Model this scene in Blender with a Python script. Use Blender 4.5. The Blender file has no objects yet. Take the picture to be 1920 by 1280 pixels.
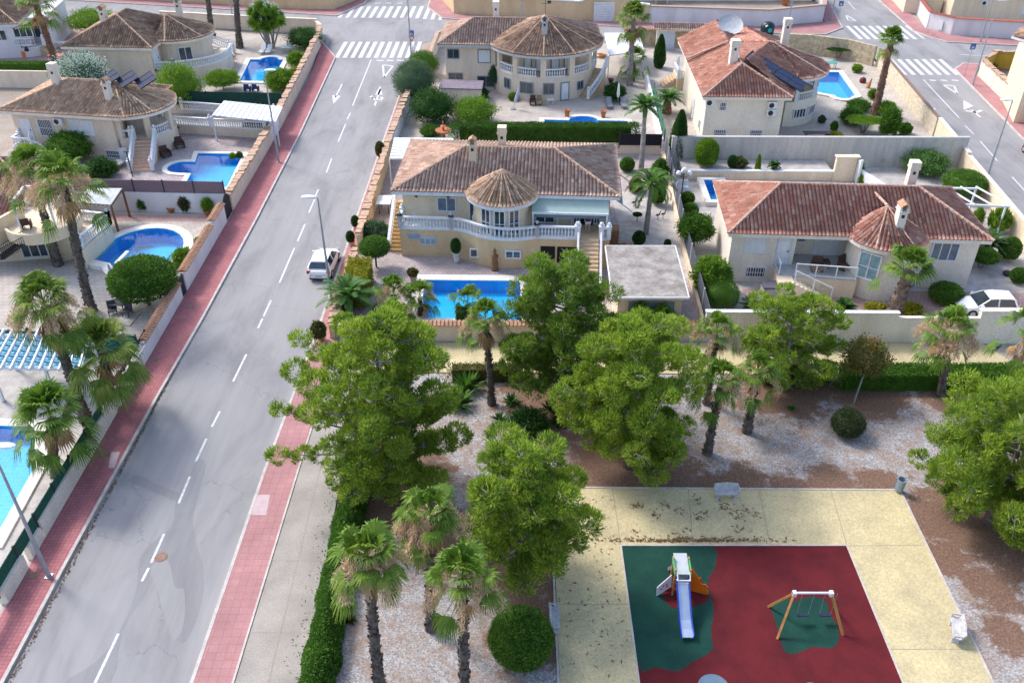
import bpy, math, random
import numpy as np
from mathutils import Vector
from mathutils.geometry import tessellate_polygon
SC = bpy.context.scene
COL = SC.collection
R = math.radians
# ------------------------------------------------------------ camera, sky, sun, exposure
CF, CTH, CH = 1650.0, 34.9, 33.0
cam = bpy.data.cameras.new("camera"); cam.lens = CF / 1920 * 36; cam.sensor_width = 36; cam.clip_end = 2000
co = bpy.data.objects.new("camera", cam); COL.objects.link(co)
co.location = (0, 0, CH); co.rotation_euler = (R(90 - CTH), 0, 0); SC.camera = co
SUN_AZ = (-0.80, 0.60); SUN_EL = R(47)
w = bpy.data.worlds.new("World"); SC.world = w; w.use_nodes = True
nt = w.node_tree; bg = nt.nodes["Background"]
sky = nt.nodes.new("ShaderNodeTexSky"); sky.sky_type = 'NISHITA'; sky.sun_disc = False
sky.sun_elevation = SUN_EL; sky.sun_rotation = math.atan2(SUN_AZ[0], SUN_AZ[1]); sky.dust_density = 2.5; sky.air_density = 1.0
nt.links.new(sky.outputs[0], bg.inputs[0]); bg.inputs[1].default_value = 0.15
sl = bpy.data.lights.new("sun", 'SUN'); sl.energy = 1.35; sl.angle = R(12); sl.color = (1.0, 0.965, 0.92)
so = bpy.data.objects.new("sun", sl); COL.objects.link(so)
dv = Vector((-SUN_AZ[0] * math.cos(SUN_EL), -SUN_AZ[1] * math.cos(SUN_EL), -math.sin(SUN_EL)))
so.rotation_euler = dv.to_track_quat('-Z', 'Y').to_euler(); so.location = (-60, 60, 80)
SC.view_settings.view_transform = 'Standard'; SC.view_settings.look = 'None'
SC.view_settings.exposure = 1.2; SC.view_settings.gamma = 1.0
# ------------------------------------------------------------ measuring: photo pixels to world metres
_s, _c = math.sin(R(CTH)), math.cos(R(CTH))
def P(px, py, z=0.0):
    u = (px - 960) / CF; v = (py - 640) / CF
    t = (CH - z) / (_s + v * _c)
    return (u * t, (_c - v * _s) * t)
def ATY(px, py, Y):
    v = (py - 640) / CF; t = Y / (_c - v * _s)
    return ((px - 960) / CF * t, CH - t * (_s + v * _c))
def PXM(Y, z=0.0):
    return CF / (Y * _c + (CH - z) * _s)
# ------------------------------------------------------------ materials
MATS = {}
def nodes(name):
    m = bpy.data.materials.new(name); m.use_nodes = True
    n = m.node_tree.nodes; b = n["Principled BSDF"]; MATS[name] = m
    return m, m.node_tree, n, b
def ln(t, a, b): t.links.new(a, b)
def pos(t, n, scale=(1, 1, 1), rot=0):
    g = n.new("ShaderNodeNewGeometry"); mp = n.new("ShaderNodeMapping"); mp.inputs['Scale'].default_value = scale
    mp.inputs['Rotation'].default_value = (0, 0, rot)
    ln(t, g.outputs['Position'], mp.inputs[0]); return mp.outputs[0]
def noise(t, n, vec, scale, detail=4, rough=.55, dist=0):
    x = n.new("ShaderNodeTexNoise"); x.inputs['Scale'].default_value = scale; x.inputs['Detail'].default_value = detail
    x.inputs['Roughness'].default_value = rough; x.inputs['Distortion'].default_value = dist
    if vec: ln(t, vec, x.inputs['Vector'])
    return x.outputs['Fac']
def ramp(t, n, fac, stops):
    r = n.new("ShaderNodeValToRGB"); e = r.color_ramp.elements
    while len(e) < len(stops): e.new(.5)
    for k, (p, c) in enumerate(stops):
        e[k].position = p; e[k].color = (c[0], c[1], c[2], 1) if not isinstance(c, (int, float)) else (c, c, c, 1)
    ln(t, fac, r.inputs[0]); return r.outputs[0]
def mix(t, n, fac, a, b, mode='MIX'):
    x = n.new("ShaderNodeMix"); x.data_type = 'RGBA'; x.blend_type = mode
    if isinstance(fac, (int, float)): x.inputs[0].default_value = fac
    else: ln(t, fac, x.inputs[0])
    for i, q in ((6, a), (7, b)):
        if isinstance(q, tuple): x.inputs[i].default_value = (*q[:3], 1)
        else: ln(t, q, x.inputs[i])
    return x.outputs[2]
def math_(t, n, op, a, b=None):
    x = n.new("ShaderNodeMath"); x.operation = op
    for i, q in ((0, a), (1, b)):
        if q is None: continue
        if isinstance(q, (int, float)): x.inputs[i].default_value = q
        else: ln(t, q, x.inputs[i])
    return x.outputs[0]
def bump(t, n, b, h, strength=.5, dist=.02):
    x = n.new("ShaderNodeBump"); x.inputs['Strength'].default_value = strength; x.inputs['Distance'].default_value = dist
    ln(t, h, x.inputs['Height']); ln(t, x.outputs[0], b.inputs['Normal'])
def M(name, c1, c2=None, scale=3, rough=.8, bmp=0, stretch=(1, 1, 1), metal=0, fine=None, spec=.3):
    if name in MATS: return MATS[name]
    m, t, n, b = nodes(name)
    b.inputs['Roughness'].default_value = rough; b.inputs['Metallic'].default_value = metal
    b.inputs['Specular IOR Level'].default_value = spec
    c2 = c2 or tuple(x * .85 for x in c1)
    p = pos(t, n, stretch); f = noise(t, n, p, scale)
    col = ramp(t, n, f, [(.32, c2), (.62, c1)])
    if fine:
        f2 = noise(t, n, pos(t, n), fine, 2, .7); g = ramp(t, n, f2, [(.25, .72), (.75, 1.18)])
        col = mix(t, n, 1.0, col, g, 'MULTIPLY')
        if bmp: bump(t, n, b, f2, bmp, .02)
    elif bmp: bump(t, n, b, noise(t, n, pos(t, n), scale * 6), bmp, .02)
    ln(t, col, b.inputs['Base Color']); return m
def sx_(t, n, v):
    x = n.new('ShaderNodeSeparateXYZ'); ln(t, v, x.inputs[0]); return x.outputs[0]
def mroof(name, cols, dirt_shade=(.10, .07, .05), damt=.5):
    m, t, n, b = nodes(name); b.inputs['Roughness'].default_value = .85; b.inputs['Specular IOR Level'].default_value = .2
    uv = n.new("ShaderNodeUVMap"); uv.uv_map = "UVMap"
    fl = n.new("ShaderNodeVectorMath"); fl.operation = 'FLOOR'; ln(t, uv.outputs[0], fl.inputs[0])
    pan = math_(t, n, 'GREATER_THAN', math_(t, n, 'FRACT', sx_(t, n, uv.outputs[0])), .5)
    wn = n.new("ShaderNodeTexWhiteNoise"); wn.noise_dimensions = '3D'; ln(t, fl.outputs[0], wn.inputs['Vector'])
    k = len(cols); col = ramp(t, n, wn.outputs['Value'], [(i / (k - 1), c) for i, c in enumerate(cols)])
    p = pos(t, n); f = noise(t, n, p, .55, 5, .65); g = ramp(t, n, f, [(.42, 0.0), (.66, 1.0)])
    f2 = noise(t, n, pos(t, n), 7, 3, .7); g2 = ramp(t, n, f2, [(.3, .7), (.7, 1.15)])
    col = mix(t, n, math_(t, n, 'MULTIPLY', pan, .75), col, dirt_shade)  # pan tiles tinted dark: valley shade between the barrels put into the colour
    col = mix(t, n, math_(t, n, 'MULTIPLY', g, damt), col, dirt_shade)
    col = mix(t, n, 1.0, col, g2, 'MULTIPLY')
    ln(t, col, b.inputs['Base Color']); bump(t, n, b, f2, .3, .02); return m
def mgrid(name, c1, c2, line, size=.4, lw=.03, rough=.85, vary=.5, sizey=None, off=0):
    m, t, n, b = nodes(name); b.inputs['Roughness'].default_value = rough; b.inputs['Specular IOR Level'].default_value = .25
    br = n.new("ShaderNodeTexBrick"); br.offset = off; br.inputs['Scale'].default_value = 1
    br.inputs['Brick Width'].default_value = size; br.inputs['Row Height'].default_value = sizey or size
    br.inputs['Mortar Size'].default_value = lw; br.inputs['Color1'].default_value = (*c1, 1); br.inputs['Color2'].default_value = (*c2, 1)
    br.inputs['Mortar'].default_value = (*line, 1); ln(t, pos(t, n), br.inputs['Vector'])
    f = noise(t, n, pos(t, n), .45, 5, .6); g = ramp(t, n, f, [(.3, 1 - .35 * vary), (.7, 1 + .25 * vary)])
    f2 = noise(t, n, pos(t, n), 14, 2, .7); g2 = ramp(t, n, f2, [(.3, .88), (.7, 1.1)])
    col = mix(t, n, 1.0, br.outputs['Color'], g, 'MULTIPLY'); col = mix(t, n, 1.0, col, g2, 'MULTIPLY')
    ln(t, col, b.inputs['Base Color']); return m
def mleaf(name, cols, nscale=.9, rough=.6, trans=.35):
    m, t, n, b = nodes(name); out = n["Material Output"]
    b.inputs['Roughness'].default_value = rough; b.inputs['Specular IOR Level'].default_value = .25
    g = n.new("ShaderNodeNewGeometry"); k = len(cols)
    f = noise(t, n, pos(t, n), nscale, 3, .6)
    v = math_(t, n, 'ADD', math_(t, n, 'MULTIPLY', g.outputs['Random Per Island'], .55), math_(t, n, 'MULTIPLY', math_(t, n, 'SUBTRACT', f, .28), 1.05))
    col = ramp(t, n, v, [(i / (k - 1), c) for i, c in enumerate(cols)])
    ln(t, col, b.inputs['Base Color'])
    tr = n.new("ShaderNodeBsdfTranslucent"); ln(t, col, tr.inputs[0])
    mx = n.new("ShaderNodeMixShader"); mx.inputs[0].default_value = trans
    ln(t, b.outputs[0], mx.inputs[1]); ln(t, tr.outputs[0], mx.inputs[2]); ln(t, mx.outputs[0], out.inputs[0]); return m
def mwater(name, tint):
    m, t, n, b = nodes(name); out = n["Material Output"]; n.remove(b)
    tr = n.new("ShaderNodeBsdfTransparent"); tr.inputs[0].default_value = (*tint, 1)
    gl = n.new("ShaderNodeBsdfGlossy"); gl.inputs['Roughness'].default_value = .04
    fr = n.new("ShaderNodeFresnel"); fr.inputs[0].default_value = 1.33
    bp = n.new("ShaderNodeBump"); bp.inputs['Strength'].default_value = .25; bp.inputs['Distance'].default_value = .05
    ln(t, noise(t, n, pos(t, n), 2.2, 3), bp.inputs['Height']); ln(t, bp.outputs[0], gl.inputs['Normal']); ln(t, bp.outputs[0], fr.inputs['Normal'])
    mx = n.new("ShaderNodeMixShader"); ln(t, fr.outputs[0], mx.inputs[0]); ln(t, tr.outputs[0], mx.inputs[1]); ln(t, gl.outputs[0], mx.inputs[2])
    ln(t, mx.outputs[0], out.inputs[0]); return m
# ------------------------------------------------------------ objects and meshes
def setp(o, label=None, cat=None, group=None, kind=None):
    if label: o["label"] = label
    if cat: o["category"] = cat
    if group: o["group"] = group
    if kind: o["kind"] = kind
    return o
def thing(name, label, cat, loc, group=None):
    o = bpy.data.objects.new(name, None); COL.objects.link(o); o.location = (loc[0], loc[1], loc[2] if len(loc) > 2 else 0)
    o.empty_display_size = .3
    return setp(o, label, cat, group)
def rootloc(o):
    v = Vector((0, 0, 0))
    while o: v = v + o.location; o = o.parent
    return v
class Frame:
    def __init__(s, ox=0, oy=0, ang=0):
        s.o = (ox, oy); s.a = R(ang); s.ca = math.cos(s.a); s.sa = math.sin(s.a)
    def w(s, x, y): return (s.o[0] + x * s.ca - y * s.sa, s.o[1] + x * s.sa + y * s.ca)
    def l(s, X, Y):
        X -= s.o[0]; Y -= s.o[1]; return (X * s.ca + Y * s.sa, -X * s.sa + Y * s.ca)
    def hit(s, px, py, yl):
        u = (px - 960) / CF; v = (py - 640) / CF; d = (u, _c - v * _s, -(_s + v * _c))
        dl = (d[0] * s.ca + d[1] * s.sa, -d[0] * s.sa + d[1] * s.ca); ol = s.l(0, 0)
        t = (yl - ol[1]) / dl[1]; return (ol[0] + dl[0] * t, CH + d[2] * t)
WF = Frame()
class MB:
    def __init__(s, fr=WF): s.v = []; s.f = []; s.m = []; s.fr = fr; s.uv = None
    def add(s, vs, fs, m=0):
        b = len(s.v); s.v += [(*s.fr.w(p[0], p[1]), p[2]) for p in vs]
        s.f += [tuple(b + i for i in f) for f in fs]; s.m += [m] * len(fs); return s
    def box(s, x0, y0, z0, x1, y1, z1, m=0):
        return s.add([(x0, y0, z0), (x1, y0, z0), (x1, y1, z0), (x0, y1, z0), (x0, y0, z1), (x1, y0, z1), (x1, y1, z1), (x0, y1, z1)],
                     [(0, 3, 2, 1), (4, 5, 6, 7), (0, 1, 5, 4), (1, 2, 6, 5), (2, 3, 7, 6), (3, 0, 4, 7)], m)
    def obox(s, c, d, L, T, z0, z1, m=0):
        d = Vector((d[0], d[1])).normalized(); n = Vector((-d.y, d.x)); q = []
        for a, b in ((-1, -1), (1, -1), (1, 1), (-1, 1)): q.append((c[0] + d.x * a * L / 2 + n.x * b * T / 2, c[1] + d.y * a * L / 2 + n.y * b * T / 2))
        return s.prism(q, z0, z1, m)
    def bar(s, a, b, w, h=None, m=0):
        a = Vector(a); b = Vector(b); h = h or w; d = (b - a).normalized()
        u = d.cross(Vector((0, 0, 1)));
        if u.length < 1e-3: u = Vector((1, 0, 0))
        u.normalize(); n = u.cross(d); vs = []
        for p in (a, b):
            for i, j in ((-1, -1), (1, -1), (1, 1), (-1, 1)): vs.append(tuple(p + u * i * w / 2 + n * j * h / 2))
        return s.add(vs, [(0, 3, 2, 1), (4, 5, 6, 7), (0, 1, 5, 4), (1, 2, 6, 5), (2, 3, 7, 6), (3, 0, 4, 7)], m)
    def prism(s, poly, z0, z1, m=0, mt=None):
        ar = sum(poly[i - 1][0] * poly[i][1] - poly[i][0] * poly[i - 1][1] for i in range(len(poly)))
        if ar < 0: poly = poly[::-1]
        k = len(poly); vs = [(p[0], p[1], z0) for p in poly] + [(p[0], p[1], z1) for p in poly]
        s.add(vs, [(i, (i + 1) % k, k + (i + 1) % k, k + i) for i in range(k)], m)
        tr = tessellate_polygon([[Vector((p[0], p[1], 0)) for p in poly]])
        b = []
        for q in tr:
            x = [poly[i] for i in q]; cr = (x[1][0] - x[0][0]) * (x[2][1] - x[0][1]) - (x[1][1] - x[0][1]) * (x[2][0] - x[0][0])
            b.append(q if cr > 0 else q[::-1])
        s.add([(p[0], p[1], z1) for p in poly], b, m if mt is None else mt)
        s.add([(p[0], p[1], z0) for p in poly], [q[::-1] for q in b], m); return s
    def tube(s, pts, rads, n=7, m=0, cap=True, jit=0):
        rg = []; pts = [Vector(p) for p in pts]; vs = []
        for i, p in enumerate(pts):
            d = (pts[min(i + 1, len(pts) - 1)] - pts[max(i - 1, 0)]).normalized()
            u = d.cross(Vector((.01, 1, .02))); u.normalize(); w2 = d.cross(u); r = rads[i] if hasattr(rads, '__len__') else rads
            for k in range(n):
                a = 2 * math.pi * k / n; rr = r * (1 + jit * (random.random() - .5)); vs.append(tuple(p + u * math.cos(a) * rr + w2 * math.sin(a) * rr))
        fs = [(i * n + k, i * n + (k + 1) % n, (i + 1) * n + (k + 1) % n, (i + 1) * n + k) for i in range(len(pts) - 1) for k in range(n)]
        if cap: fs += [tuple(range(n - 1, -1, -1)), tuple((len(pts) - 1) * n + k for k in range(n))]
        return s.add(vs, fs, m)
    def lathe(s, cx, cy, prof, n=12, m=0, sx=1, sy=1):
        vs = [(cx + r * sx * math.cos(2 * math.pi * k / n), cy + r * sy * math.sin(2 * math.pi * k / n), z) for r, z in prof for k in range(n)]
        fs = [(i * n + k, i * n + (k + 1) % n, (i + 1) * n + (k + 1) % n, (i + 1) * n + k) for i in range(len(prof) - 1) for k in range(n)]
        fs += [tuple(range(n - 1, -1, -1)), tuple((len(prof) - 1) * n + k for k in range(n))]
        return s.add(vs, fs, m)
    def build(s, name, mats, parent=None, smooth=False, origin=None):
        if not isinstance(mats, (list, tuple)): mats = [mats]
        if parent is not None: og = rootloc(parent)
        elif origin is not None: og = Vector((*origin, 0)) if len(origin) == 2 else Vector(origin)
        else:
            a = np.array(s.v); og = Vector((a[:, 0].mean(), a[:, 1].mean(), a[:, 2].min()))
        me = bpy.data.meshes.new(name); me.from_pydata([(x - og.x, y - og.y, z - og.z) for x, y, z in s.v], [], s.f)
        for mt in mats: me.materials.append(mt)
        if len(mats) > 1: me.polygons.foreach_set('material_index', s.m)
        if smooth: me.polygons.foreach_set('use_smooth', [True] * len(s.f))
        if s.uv is not None:
            l = me.uv_layers.new(name="UVMap"); l.data.foreach_set('uv', s.uv)
        me.update()
        o = bpy.data.objects.new(name, me); COL.objects.link(o)
        if parent is not None: o.parent = parent
        else: o.location = og
        return o
def npmesh(name, V, F, mats, parent=None, origin=(0, 0, 0), mi=None, uv=None, smooth=False):
    """V Nx3 (world), F Mx4 quads"""
    og = rootloc(parent) if parent is not None else Vector(origin)
    V = (V - np.array([og.x, og.y, og.z])).astype(np.float32)
    me = bpy.data.meshes.new(name); nf, k = F.shape
    me.vertices.add(len(V)); me.vertices.foreach_set('co', V.ravel())
    me.loops.add(nf * k); me.loops.foreach_set('vertex_index', F.astype(np.int32).ravel())
    me.polygons.add(nf); me.polygons.foreach_set('loop_start', np.arange(0, nf * k, k, dtype=np.int32))
    if mi is not None: me.polygons.foreach_set('material_index', mi.astype(np.int32))
    if smooth: me.polygons.foreach_set('use_smooth', np.ones(nf, bool))
    for m in (mats if isinstance(mats, (list, tuple)) else [mats]): me.materials.append(m)
    if uv is not None:
        l = me.uv_layers.new(name="UVMap"); l.data.foreach_set('uv', uv.astype(np.float32).ravel())
    me.update(calc_edges=True)
    o = bpy.data.objects.new(name, me); COL.objects.link(o)
    if parent is not None: o.parent = parent
    else: o.location = og
    return o
def copy_tree(o, parent=None, **kw):
    c = o.copy(); COL.objects.link(c)
    if parent is not None: c.parent = parent
    for ch in list(o.children): copy_tree(ch, c)
    return c
def sheet(name, poly, z, m, holes=(), kind='structure', label=None):
    loops = [[Vector((x, y, 0)) for x, y in poly]] + [[Vector((x, y, 0)) for x, y in h] for h in holes]
    tr = tessellate_polygon(loops); vs = [p for l in loops for p in l]; fs = []
    for q in tr:
        a, b_, c_ = [vs[i] for i in q]; cr = (b_.x - a.x) * (c_.y - a.y) - (b_.y - a.y) * (c_.x - a.x)
        fs.append(q if cr > 0 else q[::-1])
    me = bpy.data.meshes.new(name); me.from_pydata([(p.x, p.y, 0) for p in vs], [], fs); me.materials.append(m); me.update()
    o = bpy.data.objects.new(name, me); COL.objects.link(o); o.location = (0, 0, z); setp(o, label, None, None, kind); return o
# ------------------------------------------------------------ palette
asphalt = None
WHITE = M("white_paint", (.71, .72, .735), (.60, .62, .64), 4, .5, stretch=(1, 1, .3))
CREAM = M("cream_render", (.79, .65, .47), (.68, .55, .40), 1.1, .9, fine=16, stretch=(1, 1, .25))
OCHRE = M("ochre_render", (.69, .52, .31), (.58, .43, .25), .7, .9, fine=16, stretch=(1, 1, .35))
BEIGE = M("beige_render", (.75, .63, .50), (.65, .54, .43), 1.0, .9, fine=14, stretch=(1, 1, .22))
PALE = M("pale_render", (.79, .72, .62), (.69, .62, .53), 1.0, .9, fine=14, stretch=(1, 1, .22))
WHITEWALL = M("white_render", (.70, .68, .69), (.58, .56, .57), .6, .85, stretch=(1, 1, .3))
CONCW = M("stained_concrete", (.58, .54, .48), (.44, .415, .39), .9, .9, fine=12, stretch=(1.6, 1.6, .25))
YELLOWW = M("mustard_render", (.62, .38, .05), (.5, .3, .04), .8, .9)
GLASS = M("window_glass", (.05, .07, .09), (.02, .03, .04), 2, .08, spec=.9)
BLUEFR = M("grey_blue_frame", (.20, .24, .28), None, 3, .5)
DARK = M("dark_metal", (.03, .03, .035), None, 3, .5)
STEEL = M("galvanised_steel", (.38, .42, .46), (.30, .33, .37), 5, .45, metal=.5)
WOOD = M("brown_wood", (.23, .12, .06), (.14, .07, .035), 4, .7, stretch=(1, 1, 4))
PINEWOOD = M("honey_timber", (.50, .24, .07), (.36, .16, .05), 4, .6)
TERRA = M("terracotta", (.46, .17, .07), (.34, .12, .05), 4, .8)
BROWNWICK = M("brown_wicker", (.09, .05, .04), (.05, .03, .025), 20, .8)
STEP = M("step_stone", (.56, .42, .27), (.44, .32, .2), 3, .85)
PINKSTEP = M("pink_step_tile", (.60, .36, .27), (.5, .3, .22), 3, .85)
COPING = M("pool_coping", (.74, .70, .64), (.64, .60, .54), 2, .7, fine=20)
CAPTILE = M("cap_tile", (.50, .28, .17), (.30, .17, .11), 5, .85, fine=9)
CAPSTONE = M("rough_cap_stone", (.55, .38, .26), (.36, .24, .17), 3, .9, fine=7, bmp=.6)
RIDGE = M("ridge_tile", (.46, .32, .23), (.30, .19, .13), 3.5, .85, fine=9)
RIDGER = M("red_ridge_tile", (.58, .40, .31), (.42, .24, .17), 3.5, .85, fine=9)
ROOFB = mroof("brown_roof_tiles", [(.24, .13, .09), (.40, .24, .16), (.50, .32, .22), (.32, .19, .13), (.60, .43, .30)], (.11, .075, .06), .5)
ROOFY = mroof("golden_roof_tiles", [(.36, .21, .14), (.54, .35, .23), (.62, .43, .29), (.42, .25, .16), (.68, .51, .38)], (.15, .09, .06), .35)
ROOFR = mroof("red_roof_tiles", [(.32, .13, .095), (.45, .20, .145), (.50, .27, .205), (.39, .17, .125), (.56, .36, .29)], (.16, .07, .055), .4)
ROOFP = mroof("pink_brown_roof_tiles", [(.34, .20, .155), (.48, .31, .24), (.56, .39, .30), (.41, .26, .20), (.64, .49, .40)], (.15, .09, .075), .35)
BARK = M("palm_trunk_bark", (.15, .125, .11), (.06, .05, .045), 3, .95, bmp=1.0, fine=9)
BARKR = M("red_palm_bark", (.24, .13, .09), (.11, .07, .05), 3, .95, bmp=1.0, fine=9)
PBARK = M("pine_bark", (.22, .18, .16), (.12, .10, .09), 3, .95, fine=9)
SOLAR = M("solar_glass", (.03, .045, .09), (.02, .03, .07), 3, .6, spec=.1)
GREENFAB = M("dark_green_mesh", (.015, .06, .045), (.01, .045, .035), 2, .9)
BENCHW = M("cast_stone_white", (.52, .52, .53), (.36, .36, .38), 5, .8, fine=25)
# ------------------------------------------------------------ ground materials
def masphalt(name, base, dark, crack=True):
    m, t, n, b = nodes(name); b.inputs['Roughness'].default_value = .9; b.inputs['Specular IOR Level'].default_value = .2
    f = noise(t, n, pos(t, n, (1, .35, 1)), .35, 6, .62, .6); col = ramp(t, n, f, [(.34, dark), (.52, base), (.72, tuple(min(1, x * 1.12) for x in base))])
    f2 = noise(t, n, pos(t, n), 26, 2, .8); col = mix(t, n, 1.0, col, ramp(t, n, f2, [(.2, .80), (.8, 1.16)]), 'MULTIPLY')
    f3 = noise(t, n, pos(t, n, (2.4, .06, 1)), 1.0, 4, .6); col = mix(t, n, 1.0, col, ramp(t, n, f3, [(.35, .95), (.6, 1.03)]), 'MULTIPLY')
    if crack:
        vo = n.new("ShaderNodeTexVoronoi"); vo.feature = 'DISTANCE_TO_EDGE'; vo.inputs['Scale'].default_value = .11
        wv = n.new("ShaderNodeVectorMath"); wv.operation = 'ADD'; nz = n.new("ShaderNodeTexNoise"); nz.inputs['Scale'].default_value = .7; nz.inputs['Detail'].default_value = 5
        ln(t, pos(t, n), nz.inputs['Vector']); sc = n.new("ShaderNodeVectorMath"); sc.operation = 'SCALE'; sc.inputs['Scale'].default_value = 2.5
        ln(t, nz.outputs['Color'], sc.inputs[0]); ln(t, pos(t, n), wv.inputs[0]); ln(t, sc.outputs[0], wv.inputs[1]); ln(t, wv.outputs[0], vo.inputs['Vector'])
        col = mix(t, n, ramp(t, n, vo.outputs['Distance'], [(0.0, .45), (.004, 0.0)]), col, tuple(x * .45 for x in base))
    ln(t, col, b.inputs['Base Color']); bump(t, n, b, f2, .25, .01); return m
ASPH = masphalt("aged_asphalt", (.278, .272, .274), (.215, .211, .215))
ASPH2 = masphalt("newer_asphalt_patch", (.235, .232, .238), (.20, .198, .203), False)
ASPH3 = masphalt("pale_asphalt_patch", (.275, .272, .272), (.255, .252, .256), False)
PINK = mgrid("pink_paving", (.42, .165, .17), (.35, .13, .14), (.25, .09, .095), .2, .012, vary=.5)
PINK2 = mgrid("pale_pink_paving", (.40, .205, .205), (.375, .185, .187), (.30, .15, .15), .4, .014, vary=.5)
KERB = M("kerb_stone", (.56, .50, .46), (.42, .38, .35), 2, .9, fine=15)
CONC = M("park_side_concrete", (.37, .335, .30), (.28, .255, .23), .5, .9, fine=18)
def mgravel():
    m, t, n, b = nodes("gravel_and_mulch"); b.inputs['Roughness'].default_value = .95; b.inputs['Specular IOR Level'].default_value = .15
    vo = n.new("ShaderNodeTexVoronoi"); vo.inputs['Scale'].default_value = 17; ln(t, pos(t, n), vo.inputs['Vector'])
    wn = n.new("ShaderNodeSeparateColor"); ln(t, vo.outputs['Color'], wn.inputs[0])
    st = ramp(t, n, wn.outputs[0], [(0, (.19, .18, .185)), (.35, (.29, .28, .285)), (.7, (.39, .375, .375)), (1, (.50, .48, .47))])
    f4 = noise(t, n, pos(t, n), 9, 5, .75); ml = ramp(t, n, f4, [(.3, (.10, .057, .04)), (.5, (.185, .112, .08)), (.75, (.28, .19, .135))])
    straw = mix(t, n, ramp(t, n, noise(t, n, pos(t, n), 1.1, 8, .82), [(.44, 0.0), (.62, .85)]), st, (.27, .18, .125))
    # mulch lies under the pines: distance to their trunks, broken up by noise
    dmin = None
    for (x, y, r) in MULCH:
        vm = n.new("ShaderNodeVectorMath"); vm.operation = 'DISTANCE'; vm.inputs[1].default_value = (x, y, 0)
        ln(t, pos(t, n), vm.inputs[0]); d = math_(t, n, 'DIVIDE', vm.outputs['Value'], r)
        dmin = d if dmin is None else math_(t, n, 'MINIMUM', dmin, d)
    nn = noise(t, n, pos(t, n), .8, 9, .82)
    fac = ramp(t, n, math_(t, n, 'ADD', dmin, math_(t, n, 'MULTIPLY', math_(t, n, 'SUBTRACT', nn, .5), 3.2)), [(.75, 1.0), (1.5, 0.0)])
    ln(t, mix(t, n, fac, straw, ml), b.inputs['Base Color']); bump(t, n, b, vo.outputs['Distance'], .6, .04); return m
MULCH = [(-7, 33.5, 4.5), (3.2, 41.0, 4.6), (6.3, 35.2, 4.2), (.6, 28.2, 3.2), (16.4, 42.2, 3.6), (24.5, 31.5, 4.5), (-3.5, 30, 2.5), (21.5, 41.9, 3), (.8, 24.5, 2), (22.5, 27.2, 1.8), (27, 42, 3), (9.5, 33.6, 2.0), (12.2, 34.2, 1.5), (14.6, 33.9, 1.3), (17, 34.2, 1.5), (19.4, 34.0, 1.5), (21.6, 31.5, 2), (22, 24.5, 1.3), (21, 29, 1.5)]
GRAVEL = mgravel()
PLAZA = M("yellow_plaza_concrete", (.57, .48, .275), (.44, .375, .225), .55, .9, fine=10)
def mrubber(name, c, c2):
    return M(name, c, c2, .7, .95, bmp=.3, fine=22, spec=.15)
RUBR = mrubber("red_rubber", (.13, .017, .021), (.085, .013, .017)); RUBG = mrubber("green_rubber", (.015, .065, .048), (.011, .045, .036))
PATIO = mgrid("pinkish_patio_paving", (.36, .30, .295), (.45, .395, .385), (.27, .22, .215), .32, .02, vary=.6, off=.5)
PATIO2 = mgrid("cream_patio_paving", (.42, .375, .33), (.48, .43, .385), (.32, .28, .245), .45, .02, vary=.5, off=.5)
PATIO3 = mgrid("rose_patio_paving", (.38, .25, .23), (.44, .31, .285), (.28, .18, .165), .3, .02, vary=.5, off=.5)
WGRAV = M("white_garden_gravel", (.49, .46, .435), (.36, .325, .30), 1.5, .95, bmp=.5, fine=14)
GROUNDM = M("dry_ground", (.36, .31, .26), (.28, .23, .19), .3, .95, fine=6)
PAINT = M("road_marking_paint", (.66, .66, .67), (.46, .46, .475), 5, .7, fine=11)
POOLB = mgrid("blue_pool_tiles", (.035, .50, .82), (.05, .56, .86), (.09, .61, .88), .3, .012, rough=.4, vary=.15)
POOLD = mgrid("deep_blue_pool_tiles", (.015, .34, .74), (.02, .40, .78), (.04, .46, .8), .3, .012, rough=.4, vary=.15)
WATER = mwater("pool_water", (.68, .93, 1.0))
# ------------------------------------------------------------ pools (outline given first so that the ground can be cut)
def arc(cx, cy, r, a0, a1, n=10, ry=None):
    return [(cx + r * math.cos(R(a0 + (a1 - a0) * k / n)), cy + (ry or r) * math.sin(R(a0 + (a1 - a0) * k / n))) for k in range(n + 1)]
def grow(poly, d):
    ar = sum(poly[i - 1][0] * poly[i][1] - poly[i][0] * poly[i - 1][1] for i in range(len(poly))); sg = 1 if ar > 0 else -1
    out = []; k = len(poly)
    for i in range(k):
        a = Vector(poly[i - 1]); b = Vector(poly[i]); c = Vector(poly[(i + 1) % k])
        n1 = Vector(((b - a).y, -(b - a).x)).normalized(); n2 = Vector(((c - b).y, -(c - b).x)).normalized()
        q = (n1 + n2); q = q / max(.35, q.length_squared / 2 if q.length_squared else 1) ; out.append((b.x + sg * q.x * d, b.y + sg * q.y * d))
    return out
def rrect(x0, y0, x1, y1, extra=None): return [(x0, y0), (x1, y0), (x1, y1), (x0, y1)]
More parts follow.
